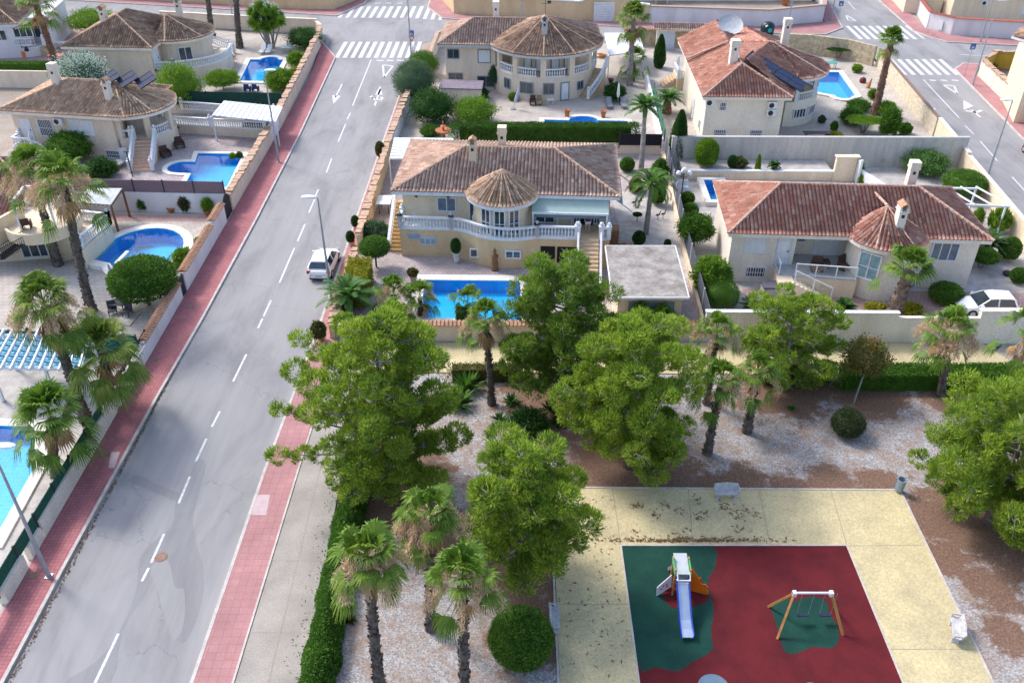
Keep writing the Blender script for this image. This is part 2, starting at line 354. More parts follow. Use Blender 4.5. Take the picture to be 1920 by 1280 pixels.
POOLS = {
 'villa': ([(-6.0, 50.0), (.6, 49.7), (.6, 54.7), (-.4, 54.9), (-6.3, 55.0), (-6.3, 52.9)], .75, 0.10, "bright blue rectangular swimming pool in front of the cream villa with curved terrace"),
 'steps': ([(-28.7, 70.9), (-24.9, 70.7), (-25.3, 78.0), (-29.6, 78.2), (-29.3, 76.2)] + arc(-30.2, 75.0, 1.25, 80, 265, 8) + [(-28.9, 73.6)], .45, 0.10, "turquoise swimming pool with rounded step end below the pink tiled staircase"),
 'dolphin': (arc(-28.3, 59.0, 3.1, -70, 160, 16, 3.6) + [(-31.5, 57.6), (-29.9, 57.0), (-28.9, 55.6)], .7, .35, "round blue swimming pool with a dolphin drawn on its floor"),
 'corner': ([(-29.5, 30.5), (-25.6, 30.2), (-25.9, 35.4), (-27.4, 38.6), (-30.5, 38.8), (-33, 36)], .6, .12, "bright blue swimming pool at the left edge behind the green mesh fence"),
 'blue': ([(-30.9, 98.8), (-27.3, 98.6), (-27.6, 106.6)] + arc(-29.3, 106.6, 1.1, 0, 180, 8) + [(-31.6, 106.6)], .6, .12, "deep blue rectangular swimming pool with rounded steps beside two white sunbeds"),
 'far': ([(-63, 100.9), (-53.6, 100.9), (-54.2, 103.3)] + arc(-58.4, 103.3, 1.6, 0, 180, 8, 1.2) + [(-63, 103.3)], .5, .1, "narrow blue swimming pool behind the dark clipped hedge at the upper left"),
 'round': ([(3.3, 83.8), (11.7, 83.4), (11.7, 86.4)] + arc(7.3, 86.6, 1.5, 0, 180, 8, 1.2) + [(3.3, 86.8)], .5, .12, "blue swimming pool with round step bay behind the tall clipped hedge"),
 'turret': ([(33.5, 95.0), (35.2, 93.9)] + arc(36.0, 93.7, .9, 190, 350, 6, .8) + [(37.4, 93.9), (38.0, 101.8), (34.3, 102.0), (33.3, 99.5)], .6, .15, "blue swimming pool with white coping beside the red roofed house with solar panels"),
 'plunge': ([(16.75, 67.6), (18.3, 67.6), (18.3, 71.6), (16.85, 71.6)], .5, .4, "narrow plunge pool in a raised cream surround left of the low red roofed house"),
}
HOLES = [grow(p[0], .02) for p in POOLS.values()]
sheet('ground', [(-160, -20), (170, -20), (170, 260), (-160, 260)], -.03, GROUNDM, HOLES)
def inpoly(pt, poly):
    x, y = pt; r = False
    for i in range(len(poly)):
        (x1, y1), (x2, y2) = poly[i - 1], poly[i]
        if (y1 > y) != (y2 > y) and x < (x2 - x1) * (y - y1) / (y2 - y1) + x1: r = not r
    return r
def patio(name, poly, m, z=0.0):
    hs = [h for h in HOLES if all(inpoly(p, poly) for p in h)]; return sheet(name, poly, z, m, hs)
XL = -23.1
patio('patio_ground', [(-11.8, 47.3), (13.1, 47.1), (14.2, 79), (-11.6, 79)], PATIO)
patio('patio_ground', [(-11.4, 79.02), (14.2, 79.02), (15.8, 113.3), (-9.2, 115)], PATIO2)
patio('garden_ground', [(13.15, 47.1), (38.7, 47.1), (41.5, 75.27), (14.1, 75.27)], WGRAV)
patio('garden_ground', [(14.1, 75.3), (41.5, 75.3), (44.3, 110), (15.8, 113)], PATIO2)
patio('patio_ground', [(-48, 66.9), (XL, 66.0), (XL, 84.6), (-48, 86)], PATIO)
patio('patio_ground', [(-48, 47.2), (XL, 46.6), (XL, 65.95), (-48, 66.85)], PATIO2)
patio('patio_ground', [(-44.4, 86.1), (XL, 84.7), (-23.9, 114.5), (-44, 121)], PATIO2)
patio('patio_ground', [(-75, 98.5), (-49.6, 98.5), (-49.6, 122), (-75, 127)], PATIO3)
patio('garden_ground', [(-48, 15), (XL, 15), (XL, 46.5), (-48, 47.1)], WGRAV)
sheet('patio_strip', [(11.1, 55.3), (13, 55.3), (13.9, 70), (8.6, 70), (8.6, 58.5), (9.5, 57)], .004, WGRAV)
sheet('patio_strip', [(-34, 64.5), (-24, 64.2), (-24, 65.3), (-34, 65.8)], .004, PATIO3)
sheet('patio_strip', [(16.5, 50.6), (38.3, 50.2), (38.3, 53.3), (16.5, 53.9)], .004, PATIO3)
# roads
sheet('road', [(-21.3, 2), (-13.5, 2), (-13.1, 40), (-12.7, 60), (-12.4, 90), (-11.9, 113), (-24.6, 115.5), (-21.4, 108), (-21, 84), (-20.9, 65), (-21.2, 40)], .0, ASPH)
def kl(Y): return 44.4 - (111 - Y) * .088
def kr(Y): return 51.9 - (102 - Y) * .1
sheet('road', [(kl(30), 30), (kr(30), 30), (kr(103), 103), (53.8, 105.6), (70, 103), (70, 111.2), (55.6, 113.9), (53.1, 119), (54, 136), (60, 200), (50, 200), (46.6, 134), (44.1, 120.3), (40.9, 117.3), (-9.6, 125), (-12, 131), (-11, 200), (-21, 200), (-21.3, 133), (-24.4, 126.4), (-70, 136), (-70, 128), (-26.5, 116.9), (-24.6, 115.53), (-11.9, 113.03), (-9.4, 115.6), (14, 113.6), (40.6, 110.9), (44, 109.5)], -.0, ASPH)
# pavements as real steps with kerbs
def pavement(name, poly, m, kerb=None, h=.12):
    b = MB(); b.prism(poly, -.05, h); o = b.build(name, m, origin=(0, 0)); setp(o, kind='structure')
    if kerb:
        b = MB()
        for a, c in zip(kerb[:-1], kerb[1:]):
            d = Vector((c[0] - a[0], c[1] - a[1])); mid = ((a[0] + c[0]) / 2, (a[1] + c[1]) / 2); b.obox(mid, d, d.length, .16, -.05, h + .012)
        k = b.build('kerb', KERB, origin=(0, 0)); setp(k, kind='structure')
LK = [(-21.4, 5), (-21.45, 28), (-21.3, 41.4), (-21.05, 50), (-20.9, 64.4), (-20.95, 83), (-21.5, 107.5), (-24.4, 114.3)]
pavement('pavement', LK + [(-24.2, 114.4), (XL - .1, 100), (XL, 84), (XL, 5)], PINK, LK)
RK = [(-13.6, 5), (-13.35, 35), (-12.9, 50), (-12.75, 62), (-12.5, 80), (-12.1, 104)]
pavement('pavement', RK + [(-10.2, 113), (-9.6, 113), (-10.2, 104), (-11.1, 90), (-11.7, 80), (-11.9, 60), (-11.95, 47.5), (-11.4, 47.2), (-11.5, 35), (-11.9, 5)], PINK2, RK)
RB = [(kr(30), 30), (kr(103), 103), (53.9, 105.2), (70, 102.6)]
pavement('pavement', RB + [(70, 100.8), (54.9, 103.2), (53.8, 101.5), (kr(30) + 1.9, 30)], PINK2, RB)
FR = [(54, 136), (53.1, 119), (54.1, 116), (55.6, 113.9), (70, 111.2)]
pavement('pavement', FR + [(70, 113.2), (57.4, 116.8), (55.1, 120), (56.5, 136)], PINK2, FR)
FL = [(-12, 136), (-12.1, 131), (-9.6, 125), (33.5, 117.9), (40.9, 117.3), (44.1, 120.3), (46.7, 136)]
pavement('pavement', FL + [(44.9, 136), (42.6, 123.2), (34, 120.6), (8.8, 123.8), (-8.2, 127.2), (-10.4, 136)], PINK2, FL)
FF = [(-21.3, 137), (-21.4, 133), (-24.4, 126.4), (-70, 136)]
pavement('pavement', FF + [(-70, 138.2), (-30.1, 129.5), (-25.4, 129.4), (-22.6, 137)], PINK2, FF)
# park strip, park, path, plaza
pavement('concrete_strip', [(-11.88, 5), (-11.48, 35), (-11.28, 47), (-9.4, 47), (-9.2, 35), (-8.7, 22), (-8.7, 5)], CONC, None, .1)
sheet('strip_joint', [(-10.05, 5), (-10.02, 5), (-10.42, 40), (-10.45, 40)], .104, M("joint_dirt", (.30, .25, .18)))
for y in (20.5, 24.6, 28.7, 32.8): sheet('strip_joint', [(-11.7, y), (-8.8, y), (-8.8, y + .03), (-11.7, y + .03)], .104, MATS["joint_dirt"])
b = MB()
for a, c in (((-11.55, 35), (-11.95, 5)), ((-11.3, 46.5), (-11.55, 35))):
    d = Vector((c[0] - a[0], c[1] - a[1])); b.obox(((a[0] + c[0]) / 2, (a[1] + c[1]) / 2), d, d.length, .1, 0, .14)
setp(b.build('kerb', KERB, origin=(0, 0)), kind='structure')
sheet('park_ground', [(-8.7, 5), (45, 5), (45, 43.9), (-9.4, 43.9)], .02, GRAVEL)
pavement('path', [(-9.4, 43.9), (32.4, 43.5), (30.6, 47.0), (-9.6, 47.1)], PLAZA, None, .08)
pavement('path', [(32.42, 43.5), (45, 43.5), (45, 47), (30.62, 47)], CONC, None, .07)
MAT = [P(1168, 1022), P(1590, 1028), P(1675, 1280), P(1190, 1280)]
mx0, mx1, my1 = 5.35, 16.45, 29.7
b = MB(); b.prism([(1.9, 5), (5.35, 5), (5.35, my1), (16.45, my1), (16.45, 5), (19.9, 5), (20.4, 33.5), (2.1, 33.7)], -.05, .06)
setp(b.build('plaza', PLAZA, origin=(0, 0)), kind='structure')
b = MB(); b.obox((1.95, 20), (.1, 28.7), 29, .1, -.05, .09); b.obox((20.2, 19.5), (.5, 28.5), 29, .1, -.05, .09); b.obox((11.2, 33.66), (18.3, -.2), 18.4, .1, -.05, .09)
b.obox((5.35, 17.3), (0, 1), 24.8, .08, -.05, .075); b.obox((16.45, 17.3), (0, 1), 24.8, .08, -.05, .075); b.obox((10.9, 29.74), (1, 0), 11.18, .08, -.05, .075)
setp(b.build('kerb', KERB, origin=(0, 0)), kind='structure')
b = MB(); DJ = MATS["joint_dirt"]
for (x0, y0, x1, y1) in ((5.35, 29.74, 5.3, 33.6), (8.9, 29.78, 9.3, 33.6), (12.7, 29.78, 13.0, 33.55), (16.45, 29.78, 16.8, 33.5), (16.5, 29.7, 20.2, 29.75), (16.5, 23.8, 20.1, 23.8), (2.0, 26.2, 5.3, 26.2), (16.5, 18, 20, 18), (2, 20, 5.3, 20)):
    d = Vector((x1 - x0, y1 - y0)); n_ = Vector((-d.y, d.x)).normalized() * .015
    b.add([(x0 - n_.x, y0 - n_.y, .064), (x1 - n_.x, y1 - n_.y, .064), (x1 + n_.x, y1 + n_.y, .064), (x0 + n_.x, y0 + n_.y, .064)], [(0, 1, 2, 3)])
setp(b.build('plaza_joint', DJ, origin=(0, 0)), kind='structure')
sheet('play_mat', [(5.39, 5), (16.41, 5), (16.41, my1), (5.39, my1)], .05, RUBR)
def smoothpoly(pts, k=4):
    out = []; n_ = len(pts)
    for i in range(n_):
        p0, p1, p2, p3 = [Vector(pts[(i + j - 1) % n_]) for j in range(4)]
        for q in range(k):
            t = q / k; out.append(tuple(.5 * ((2 * p1) + (-p0 + p2) * t + (2 * p0 - 5 * p1 + 4 * p2 - p3) * t * t + (-p0 + 3 * p1 - 3 * p2 + p3) * t ** 3)))
    return out
g1 = [P(x, y, .05) for x, y in ((1335, 1026), (1341, 1060), (1327, 1092), (1338, 1140), (1333, 1185), (1335, 1218), (1298, 1240), (1270, 1257), (1230, 1250), (1195, 1245))]
sheet('play_mat_green', [(5.395, my1 - .005)] + [(g1[0][0], my1 - .005)] + [q for q in smoothpoly(g1, 5)[2:46] if q[0] > 5.41 and q[1] < my1 - .03] + [(5.395, g1[-1][1])], .054, RUBG)
sheet('play_mat_green', smoothpoly([P(x, y, .05) for x, y in ((1446, 1132), (1468, 1120), (1490, 1126), (1520, 1118), (1548, 1126), (1556, 1152), (1570, 1172), (1572, 1200), (1558, 1214), (1525, 1212), (1490, 1225), (1470, 1218), (1462, 1190), (1452, 1160))], 5), .054, RUBG)
sheet('play_mat_red', smoothpoly([P(x, y, .05) for x, y in ((1262, 1082), (1242, 1110), (1265, 1140), (1325, 1128), (1322, 1108), (1300, 1080))]), .058, RUBR)
# pools
def pool(key, dolphin=False):
    poly, wd, zc, label = POOLS[key]; cx = sum(p[0] for p in poly) / len(poly); cy = sum(p[1] for p in poly) / len(poly)
    t = thing('swimming_pool', label, 'pool', (cx, cy, 0)); out = grow(poly, wd); k = len(poly)
    b = MB()
    for i in range(k):
        j = (i + 1) % k
        b.add([(*poly[i], zc), (*poly[j], zc), (*out[j], zc), (*out[i], zc)], [(0, 1, 2, 3)])
        b.add([(*out[i], -.02), (*out[j], -.02), (*out[j], zc), (*out[i], zc)], [(0, 1, 2, 3)])
        b.add([(*poly[i], zc - .06), (*poly[j], zc - .06), (*poly[j], zc), (*poly[i], zc)], [(0, 3, 2, 1)])
    b.build('coping', COPING, t)
    b = MB()
    for i in range(k):
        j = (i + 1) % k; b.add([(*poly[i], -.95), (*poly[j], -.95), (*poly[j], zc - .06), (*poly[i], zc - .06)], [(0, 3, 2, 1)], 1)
    tr = tessellate_polygon([[Vector((*p, 0)) for p in poly]]); b.add([(*p, -.95) for p in poly], [tuple(q) for q in tr], 0)
    b.build('basin', [POOLB, POOLD], t)
    b = MB(); b.add([(*p, zc - .14) for p in poly], [tuple(q) for q in tr]); b.build('water', WATER, t)
    return t
for k_ in POOLS: pool(k_)
# dolphin drawn in tiles on the pool floor
b = MB(); dp = [P(x, y, -.9) for x, y in ((253, 466), (262, 461), (272, 460), (281, 459), (289, 462), (283, 464), (273, 464), (266, 466), (259, 469), (255, 474), (254, 469))]
b.prism(dp, -.945, -.93); ob = [o for o in bpy.data.objects if o.get('label', '').startswith('round blue swimming')][0]
b.build('tile_dolphin', M("grey_mosaic", (.25, .3, .36)), ob)
b = MB(); b.obox((-29.35, 57.9), (.12, 1), 1.9, .28, -.2, .36); b.build('pool_spur', COPING, ob)
# painted markings
def marking(name, polys, z=.006):
    b = MB()
    for p in polys:
        tr = tessellate_polygon([[Vector((*q, 0)) for q in p]]); fs = []
        for q in tr:
            a, c, d = [p[i] for i in q]; cr = (c[0] - a[0]) * (d[1] - a[1]) - (c[1] - a[1]) * (d[0] - a[0]); fs.append(tuple(q) if cr > 0 else tuple(q[::-1]))
        b.add([(*q, z) for q in p], fs)
    return setp(b.build(name, PAINT, origin=(0, 0)), kind='structure')
def line(a, c, wd=.12):
    a = Vector(a); c = Vector(c); d = (c - a).normalized() * wd / 2; n_ = (-d.y, d.x); return [(a.x - n_[0], a.y - n_[1]), (c.x - n_[0], c.y - n_[1]), (c.x + n_[0], c.y + n_[1]), (a.x + n_[0], a.y + n_[1])]
dash = [((696, 112), (661, 199)), ((657, 212), (651, 224)), ((648, 233), (634, 266)), ((622, 297), (612, 324)), ((597, 355), (591, 368)), ((590, 374), (579, 399)), ((572, 420), (558, 452)), ((552, 465), (524, 530)), ((508, 563), (494, 593)), ((492, 597), (484, 615)), ((462, 664), (437, 715)), ((412, 771), (397, 800)), ((387, 822), (367, 865)), ((356, 893), (335, 943)), ((308, 1000), (283, 1055)), ((279, 1064), (266, 1089)), ((222, 1187), (178, 1280))]
marking('road_marking', [line(P(*a), P(*c), .13) for a, c in dash])
marking('road_marking', [line((-19.2, 93.6), (-19.15, 98.0), .16) , [P(x, y) for x, y in ((623, 179), (639, 180), (625, 195))]])
marking('road_marking', [line((-14.6, 91.1), (-14.65, 95), .2), [P(x, y) for x, y in ((703, 178), (713, 161), (717, 178))], line(P(705, 189), P(697, 183), .2), line(P(705, 189), P(715, 186), .2), line((-14.65, 94.9), (-14.62, 96.4), .2), [P(x, y) for x, y in ((692, 182), (698, 179), (700, 187))], [P(x, y) for x, y in ((720, 184), (713, 181), (714, 190))]])
tp = [P(x, y) for x, y in ((718, 122), (737, 124), (720, 146))]
marking('road_marking', [line(tp[0], tp[1], .25), line(tp[1], tp[2], .22), line(tp[2], tp[0], .22)])
marking('road_marking', [line(P(a, 113.5), P(a + 13, 114), .35) for a in (706, 725, 744)])
zs = []
for i in range(11): x = -21.6 + i * .95; zs.append([(x, 107.6), (x + .5, 107.6), (x + .62, 114.2), (x + .12, 114.2)])
marking('zebra_crossing', zs)
zs = []
for i in range(14): x = -24.2 + i * 1.08; zs.append([(x, 125.6 - max(0, i - 9) * .3), (x + .5, 125.6 - max(0, i - 9) * .3), (x + .7, 131.6), (x + .2, 131.6)])
marking('zebra_crossing', zs)
marking('road_marking', [line((-20 + i * 1.6, 133.4), (-19.2 + i * 1.6, 133.4), .3) for i in range(3)])
zs = []
for i in range(8): x = 44.3 + i * 1.0; zs.append([(x, 101.2), (x + .5, 101.2), (x + .8, 107.0), (x + .3, 107.0)])
marking('zebra_crossing', zs)
zs = []
for i in range(10): x = 44.8 + i * 1.0; zs.append([(x + .3 * (i > 7), 115.4 + .2 * max(0, i - 7)), (x + .5, 115.4), (x + .6, 121.5), (x + .1, 121.5)])
marking('zebra_crossing', zs)
marking('zebra_crossing', [line((36.5, 115.9 - i * 1.1), (43.4, 115.1 - i * 1.1), .55) for i in range(4)])
rd = [((1731, 149), (1798, 221)), ((1810, 236), (1826, 252)), ((1838, 265), (1870, 302)), ((1898, 332), (1925, 362)), ((1590, 4), (1603, 18))]
marking('road_marking', [line(P(*a), P(*c), .13) for a, c in rd])
marking('road_marking', [line((44.25, 93.8), (44.0, 90.4), .2), [P(x, y) for x, y in ((1738, 205), (1753, 203), (1756, 217))]])
marking('road_marking', [line(P(1838, 220), P(1822, 206), .22), [P(x, y) for x, y in ((1806, 188), (1825, 199), (1807, 206))], line(P(1830, 210), P(1810, 208), .35), line(P(1828, 212), P(1840, 207), .35)])
tp = [P(x, y) for x, y in ((1769, 160), (1789, 161), (1795, 176))]
marking('road_marking', [line(tp[0], tp[1], .25), line(tp[1], tp[2], .22), line(tp[2], tp[0], .22)])
marking('road_marking', [line(P(a, 150.5), P(a + 12, 151.5), .35) for a in (1743, 1764, 1785)])
tp = [P(x, y) for x, y in ((1586, 28), (1605, 40), (1590, 38))]
marking('road_marking', [line(tp[0], tp[1], .22), line(tp[1], tp[2], .2), line(tp[2], tp[0], .2)])
marking('road_marking', [line((55, 108.9), (64, 107.3), .12), line((61, 109.6), (68, 108.4), .12)])
# repair patches and worn shapes on the near road
def pp(*q): return smoothpoly([P(x, y) for x, y in q], 3) if len(q) > 4 else [P(x, y) for x, y in q]
sheet('asphalt_patch', pp((255, 1105), (262, 1050), (285, 1018), (322, 985), (330, 940), (352, 900), (370, 862), (386, 870), (372, 930), (362, 975), (370, 1025), (382, 1065), (378, 1130), (350, 1200), (328, 1195), (305, 1150), (292, 1100), (283, 1068), (275, 1110), (230, 1182), (208, 1280), (120, 1280), (180, 1240), (225, 1180)), .003, ASPH2)
sheet('asphalt_patch', pp((283, 1062), (315, 1050), (328, 1100), (345, 1105), (345, 1165), (328, 1200), (310, 1160), (296, 1110)), .0045, ASPH3)
sheet('asphalt_patch', pp((232, 1225), (255, 1245), (300, 1285), (205, 1285)), .0045, ASPH3)
sheet('asphalt_patch', pp((255, 890), (305, 912), (345, 928), (335, 940), (295, 925), (250, 905)), .0042, ASPH2)
sheet('asphalt_patch', pp((485, 930), (507, 930), (500, 968), (468, 968)), .1245, M("pale_tiles", (.50, .38, .39)))
sheet('pavement_repair', pp((210, 850), (226, 850), (216, 880), (204, 880)), .1245, MATS["pale_tiles"])
b = MB(); b.lathe(*P(302, 1044), [(.31, .0), (.31, .012), (.27, .012), (.27, .02)], 20); o = b.build('manhole_cover', M("rusty_iron", (.28, .17, .13), (.18, .11, .09), 5)); setp(o, "round rusty manhole cover in the near road beside the dashed line", "manhole cover")
def drain(px, py, lab, z=.125, w_=.5, h_=.35):
    x, y = P(px, py, z); b = MB(); b.box(x - w_ / 2, y - h_ / 2, z - .02, x + w_ / 2, y + h_ / 2, z + .008)
    b.box(x - w_ / 2 + .05, y - h_ / 2 + .05, z + .008, x + w_ / 2 - .05, y + h_ / 2 - .05, z + .012)
    setp(b.build('utility_cover', MATS["rusty_iron"]), lab, "access cover", "small brown access covers set in the pink pavement")
drain(62, 1078, "brown access cover in the pink pavement beside the nearest street lamp at the lower left")
drain(198, 851, "brown access cover in the left pink pavement, between the nearest lamp and the fan palms")
drain(291, 674, "brown access cover against the foot of the white wall, where the white wall starts")
drain(358, 574, "brown access cover in the left pink pavement beside the big clipped ficus tree")
drain(509, 284, "brown access cover in the pink pavement, further of the two beside the lamp foot")
drain(509, 297, "brown access cover in the pink pavement, nearer of the two beside the lamp foot")
drain(550, 214, "brown access cover in the left pink pavement below the stone capped wall")
drain(1690, 61 - 1, "brown access cover in the far right pavement near the corner wall with tiled cap", .125)
drain(1738, 61, "leftmost cover of a close row of three in the corner pavement at the upper right", .125)
drain(1750, 65, "middle cover of a close row of three in the corner pavement at the upper right", .125)
drain(1758, 70, "rightmost cover of a close row of three in the corner pavement at the upper right", .125)
# ------------------------------------------------------------ building helpers
def roof_mesh(name, polys, mat_, parent, fr=WF, tw=.27, tl=.45, hh=.085):
    """polys: convex planar polygons (local frame x,y,z). Real barrel tiles: a corrugated strip per column, stepped at each course."""
    VS = []; FS = []; UV = []; base = 0; prof = [(0, 0.0), (.18, .75), (.38, 1.0), (.58, .75), (.76, 0.0)]
    for ip, poly in enumerate(polys):
        pw = [Vector((*fr.w(p[0], p[1]), p[2])) for p in poly]
        nrm = Vector((0, 0, 0))
        for i in range(1, len(pw) - 1): nrm += (pw[i] - pw[0]).cross(pw[i + 1] - pw[0])
        if nrm.z < 0: nrm = -nrm; pw = pw[::-1]
        nrm.normalize(); u = Vector((0, 0, 1)).cross(nrm)
        if u.length < 1e-3: u = Vector((1, 0, 0))
        u.normalize(); v = nrm.cross(u)          # v points up the slope
        o = pw[0]; q = [((p - o).dot(u), (p - o).dot(v)) for p in pw]
        umin = min(a for a, _ in q); umax = max(a for a, _ in q); vmin = min(b_ for _, b_ in q)
        us = []; hs = []; k = 0
        while umin + k * tw < umax:
            for fx, fh in prof:
                uu = umin + (k + fx) * tw
                if uu < umax: us.append(uu); hs.append(fh)
            k += 1
        us.append(umax - 1e-4); hs.append(0)
        us = np.array(us); hs = np.array(hs); us[0] += 1e-4
        lo = np.full(len(us), 1e9); hi = np.full(len(us), -1e9)
        for i in range(len(q)):
            (a0, b0), (a1, b1) = q[i], q[(i + 1) % len(q)]
            if abs(a1 - a0) < 1e-9: continue
            msk = (us >= min(a0, a1) - 1e-9) & (us <= max(a0, a1) + 1e-9)
            vv = b0 + (us - a0) / (a1 - a0) * (b1 - b0)
            lo = np.where(msk & (vv < lo), vv, lo); hi = np.where(msk & (vv > hi), vv, hi)
        hi = np.maximum(hi, lo); nr = int(math.ceil((hi.max() - vmin) / tl)) + 1
        rows = []; rh = []
        for r in range(nr): rows += [vmin + r * tl, vmin + (r + 1) * tl - 1e-3]; rh += [.045, .0]
        rows = np.array(rows); rh = np.array(rh)
        Vv = np.clip(rows[:, None], lo[None, :], hi[None, :])
        Hh = (hs[None, :] * hh + rh[:, None]) + .01
        O = np.array(o); U = np.array(u); W = np.array(v); N = np.array(nrm)
        X = O + us[None, :, None] * U + Vv[..., None] * W + Hh[..., None] * N
        nR, nU = Vv.shape; ii = np.arange(nR * nU).reshape(nR, nU)
        a = ii[:-1, :-1]; b_ = ii[:-1, 1:]; c_ = ii[1:, 1:]; d = ii[1:, :-1]
        ok = (Vv[1:, :-1] - Vv[:-1, :-1] > 1e-6) | (Vv[1:, 1:] - Vv[:-1, 1:] > 1e-6)
        F = np.stack([a, b_, c_, d], -1)[ok] + base
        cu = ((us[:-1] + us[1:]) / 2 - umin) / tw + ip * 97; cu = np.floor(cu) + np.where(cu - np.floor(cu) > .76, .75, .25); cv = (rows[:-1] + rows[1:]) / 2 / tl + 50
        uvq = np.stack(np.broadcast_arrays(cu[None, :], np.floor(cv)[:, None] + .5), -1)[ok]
        UV.append(np.repeat(uvq[:, None, :], 4, 1)); FS.append(F); VS.append(X.reshape(-1, 3)); base += nR * nU
    return npmesh(name, np.concatenate(VS), np.concatenate(FS), mat_, parent, uv=np.concatenate(UV))
def ridges(parent, segs, mat_, fr=WF, r=.11):
    b = MB(fr)
    for a, c in segs:
        a = Vector(a); c = Vector(c); L = (c - a).length; k = max(2, int(L / .42)); pts = []; rr = []
        for i in range(k):
            pts += [a.lerp(c, i / k), a.lerp(c, (i + .97) / k)]; rr += [r * 1.12, r * .88]
        b.tube([p + Vector((0, 0, .05)) for p in pts], rr, 6)
    return b.build('ridge_tiles', mat_, parent)
def hip(x0, y0, x1, y1, ze, zr, rx0=None, rx1=None, alongy=False):
    """rectangular hip roof: returns faces and ridge lines"""
    if alongy:
        xm = (x0 + x1) / 2; a = (xm, rx0, zr); c = (xm, rx1, zr)
        F = [[(x0, y0, ze), (x1, y0, ze), a], [(x1, y0, ze), (x1, y1, ze), c, a], [(x1, y1, ze), (x0, y1, ze), c], [(x0, y1, ze), (x0, y0, ze), a, c]]
    else:
        ym = (y0 + y1) / 2; a = (rx0, ym, zr); c = (rx1, ym, zr)
        F = [[(x0, y0, ze), (x1, y0, ze), c, a], [(x1, y0, ze), (x1, y1, ze), c], [(x1, y1, ze), (x0, y1, ze), a, c], [(x0, y1, ze), (x0, y0, ze), a]]
    if alongy: Rg = [((x0, y0, ze), a), ((x1, y0, ze), a), ((x1, y1, ze), c), ((x0, y1, ze), c), (a, c)]
    else: Rg = [((x0, y0, ze), a), ((x1, y0, ze), c), ((x1, y1, ze), c), ((x0, y1, ze), a), (a, c)]
    return F, Rg
def cone(cx, cy, r, ze, zt, a0=0, a1=360, n=12, ox=0, oy=0, ry=None):
    ry = ry or r; ap = (cx + ox, cy + oy, zt); ps = [(cx + r * math.cos(R(a0 + (a1 - a0) * k / n)), cy + ry * math.sin(R(a0 + (a1 - a0) * k / n)), ze) for k in range(n + 1)]
    F = [[ps[k], ps[k + 1], ap] for k in range(n)]; Rg = [(p, ap) for p in ps[:n + (a1 - a0 < 360)]]; return F, Rg
def roof(parent, faces, rg, outlines, ze, mt, rmt, fr=WF, fascia=None):
    ro = roof_mesh('roof', faces, mt, parent, fr)
    ridges(ro, rg, rmt, fr)
    b = MB(fr)
    for i, ol in enumerate(outlines): b.prism(ol, ze - .27 - .004 * i, ze - .005 - .004 * i)
    b.build('eaves', fascia or WHITE, ro); return ro
def chimney(parent, x, y, z0, z1, fr=WF, w_=.75, d_=.75, style=0, mt=None):
    b = MB(fr); mt = mt or PALE
    b.box(x - w_ / 2, y - d_ / 2, z0, x + w_ / 2, y + d_ / 2, z1 - .55)
    b.box(x - w_ / 2 - .07, y - d_ / 2 - .07, z1 - .55, x + w_ / 2 + .07, y + d_ / 2 + .07, z1 - .47)
    if style == 0:       # gabled cap with a small arched vent
        for sx in (-1, 1): b.box(x + sx * w_ * .42 - .08, y - d_ / 2 + .02, z1 - .47, x + sx * w_ * .42 + .08, y + d_ / 2 - .02, z1 - .12)
        b.box(x - w_ / 2, y + d_ / 2 - .14, z1 - .47, x + w_ / 2, y + d_ / 2 - .02, z1 - .12)
    o = b.build('chimney', mt, parent)
    b = MB(fr); w2 = w_ / 2 + .04
    b.add([(x - w2, y - d_ / 2 - .1, z1 - .12), (x, y - d_ / 2 - .1, z1 + .12), (x, y + d_ / 2 + .1, z1 + .12), (x - w2, y + d_ / 2 + .1, z1 - .12), (x + w2, y - d_ / 2 - .1, z1 - .12), (x + w2, y + d_ / 2 + .1, z1 - .12),
           (x - w2, y - d_ / 2 - .1, z1 - .2), (x, y - d_ / 2 - .1, z1 + .04), (x, y + d_ / 2 + .1, z1 + .04), (x - w2, y + d_ / 2 + .1, z1 - .2), (x + w2, y - d_ / 2 - .1, z1 - .2), (x + w2, y + d_ / 2 + .1, z1 - .2)],
          [(0, 1, 2, 3), (1, 4, 5, 2), (6, 9, 8, 7), (7, 8, 11, 10), (0, 6, 7, 1), (1, 7, 10, 4), (3, 2, 8, 9), (2, 5, 11, 8), (0, 3, 9, 6), (4, 10, 11, 5)])
    if style: b = MB(fr); b.box(x - w2, y - d_ / 2 - .05, z1 - .47, x + w2, y + d_ / 2 + .05, z1 - .02)
    b.build('chimney_cap', CAPTILE if style == 0 else mt, o)
    b = MB(fr); b.box(x - .1, y - d_ / 2 - .02, z1 - .95, x + .1, y - d_ / 2 + .05, z1 - .72); b.build('vent', DARK, o); return o
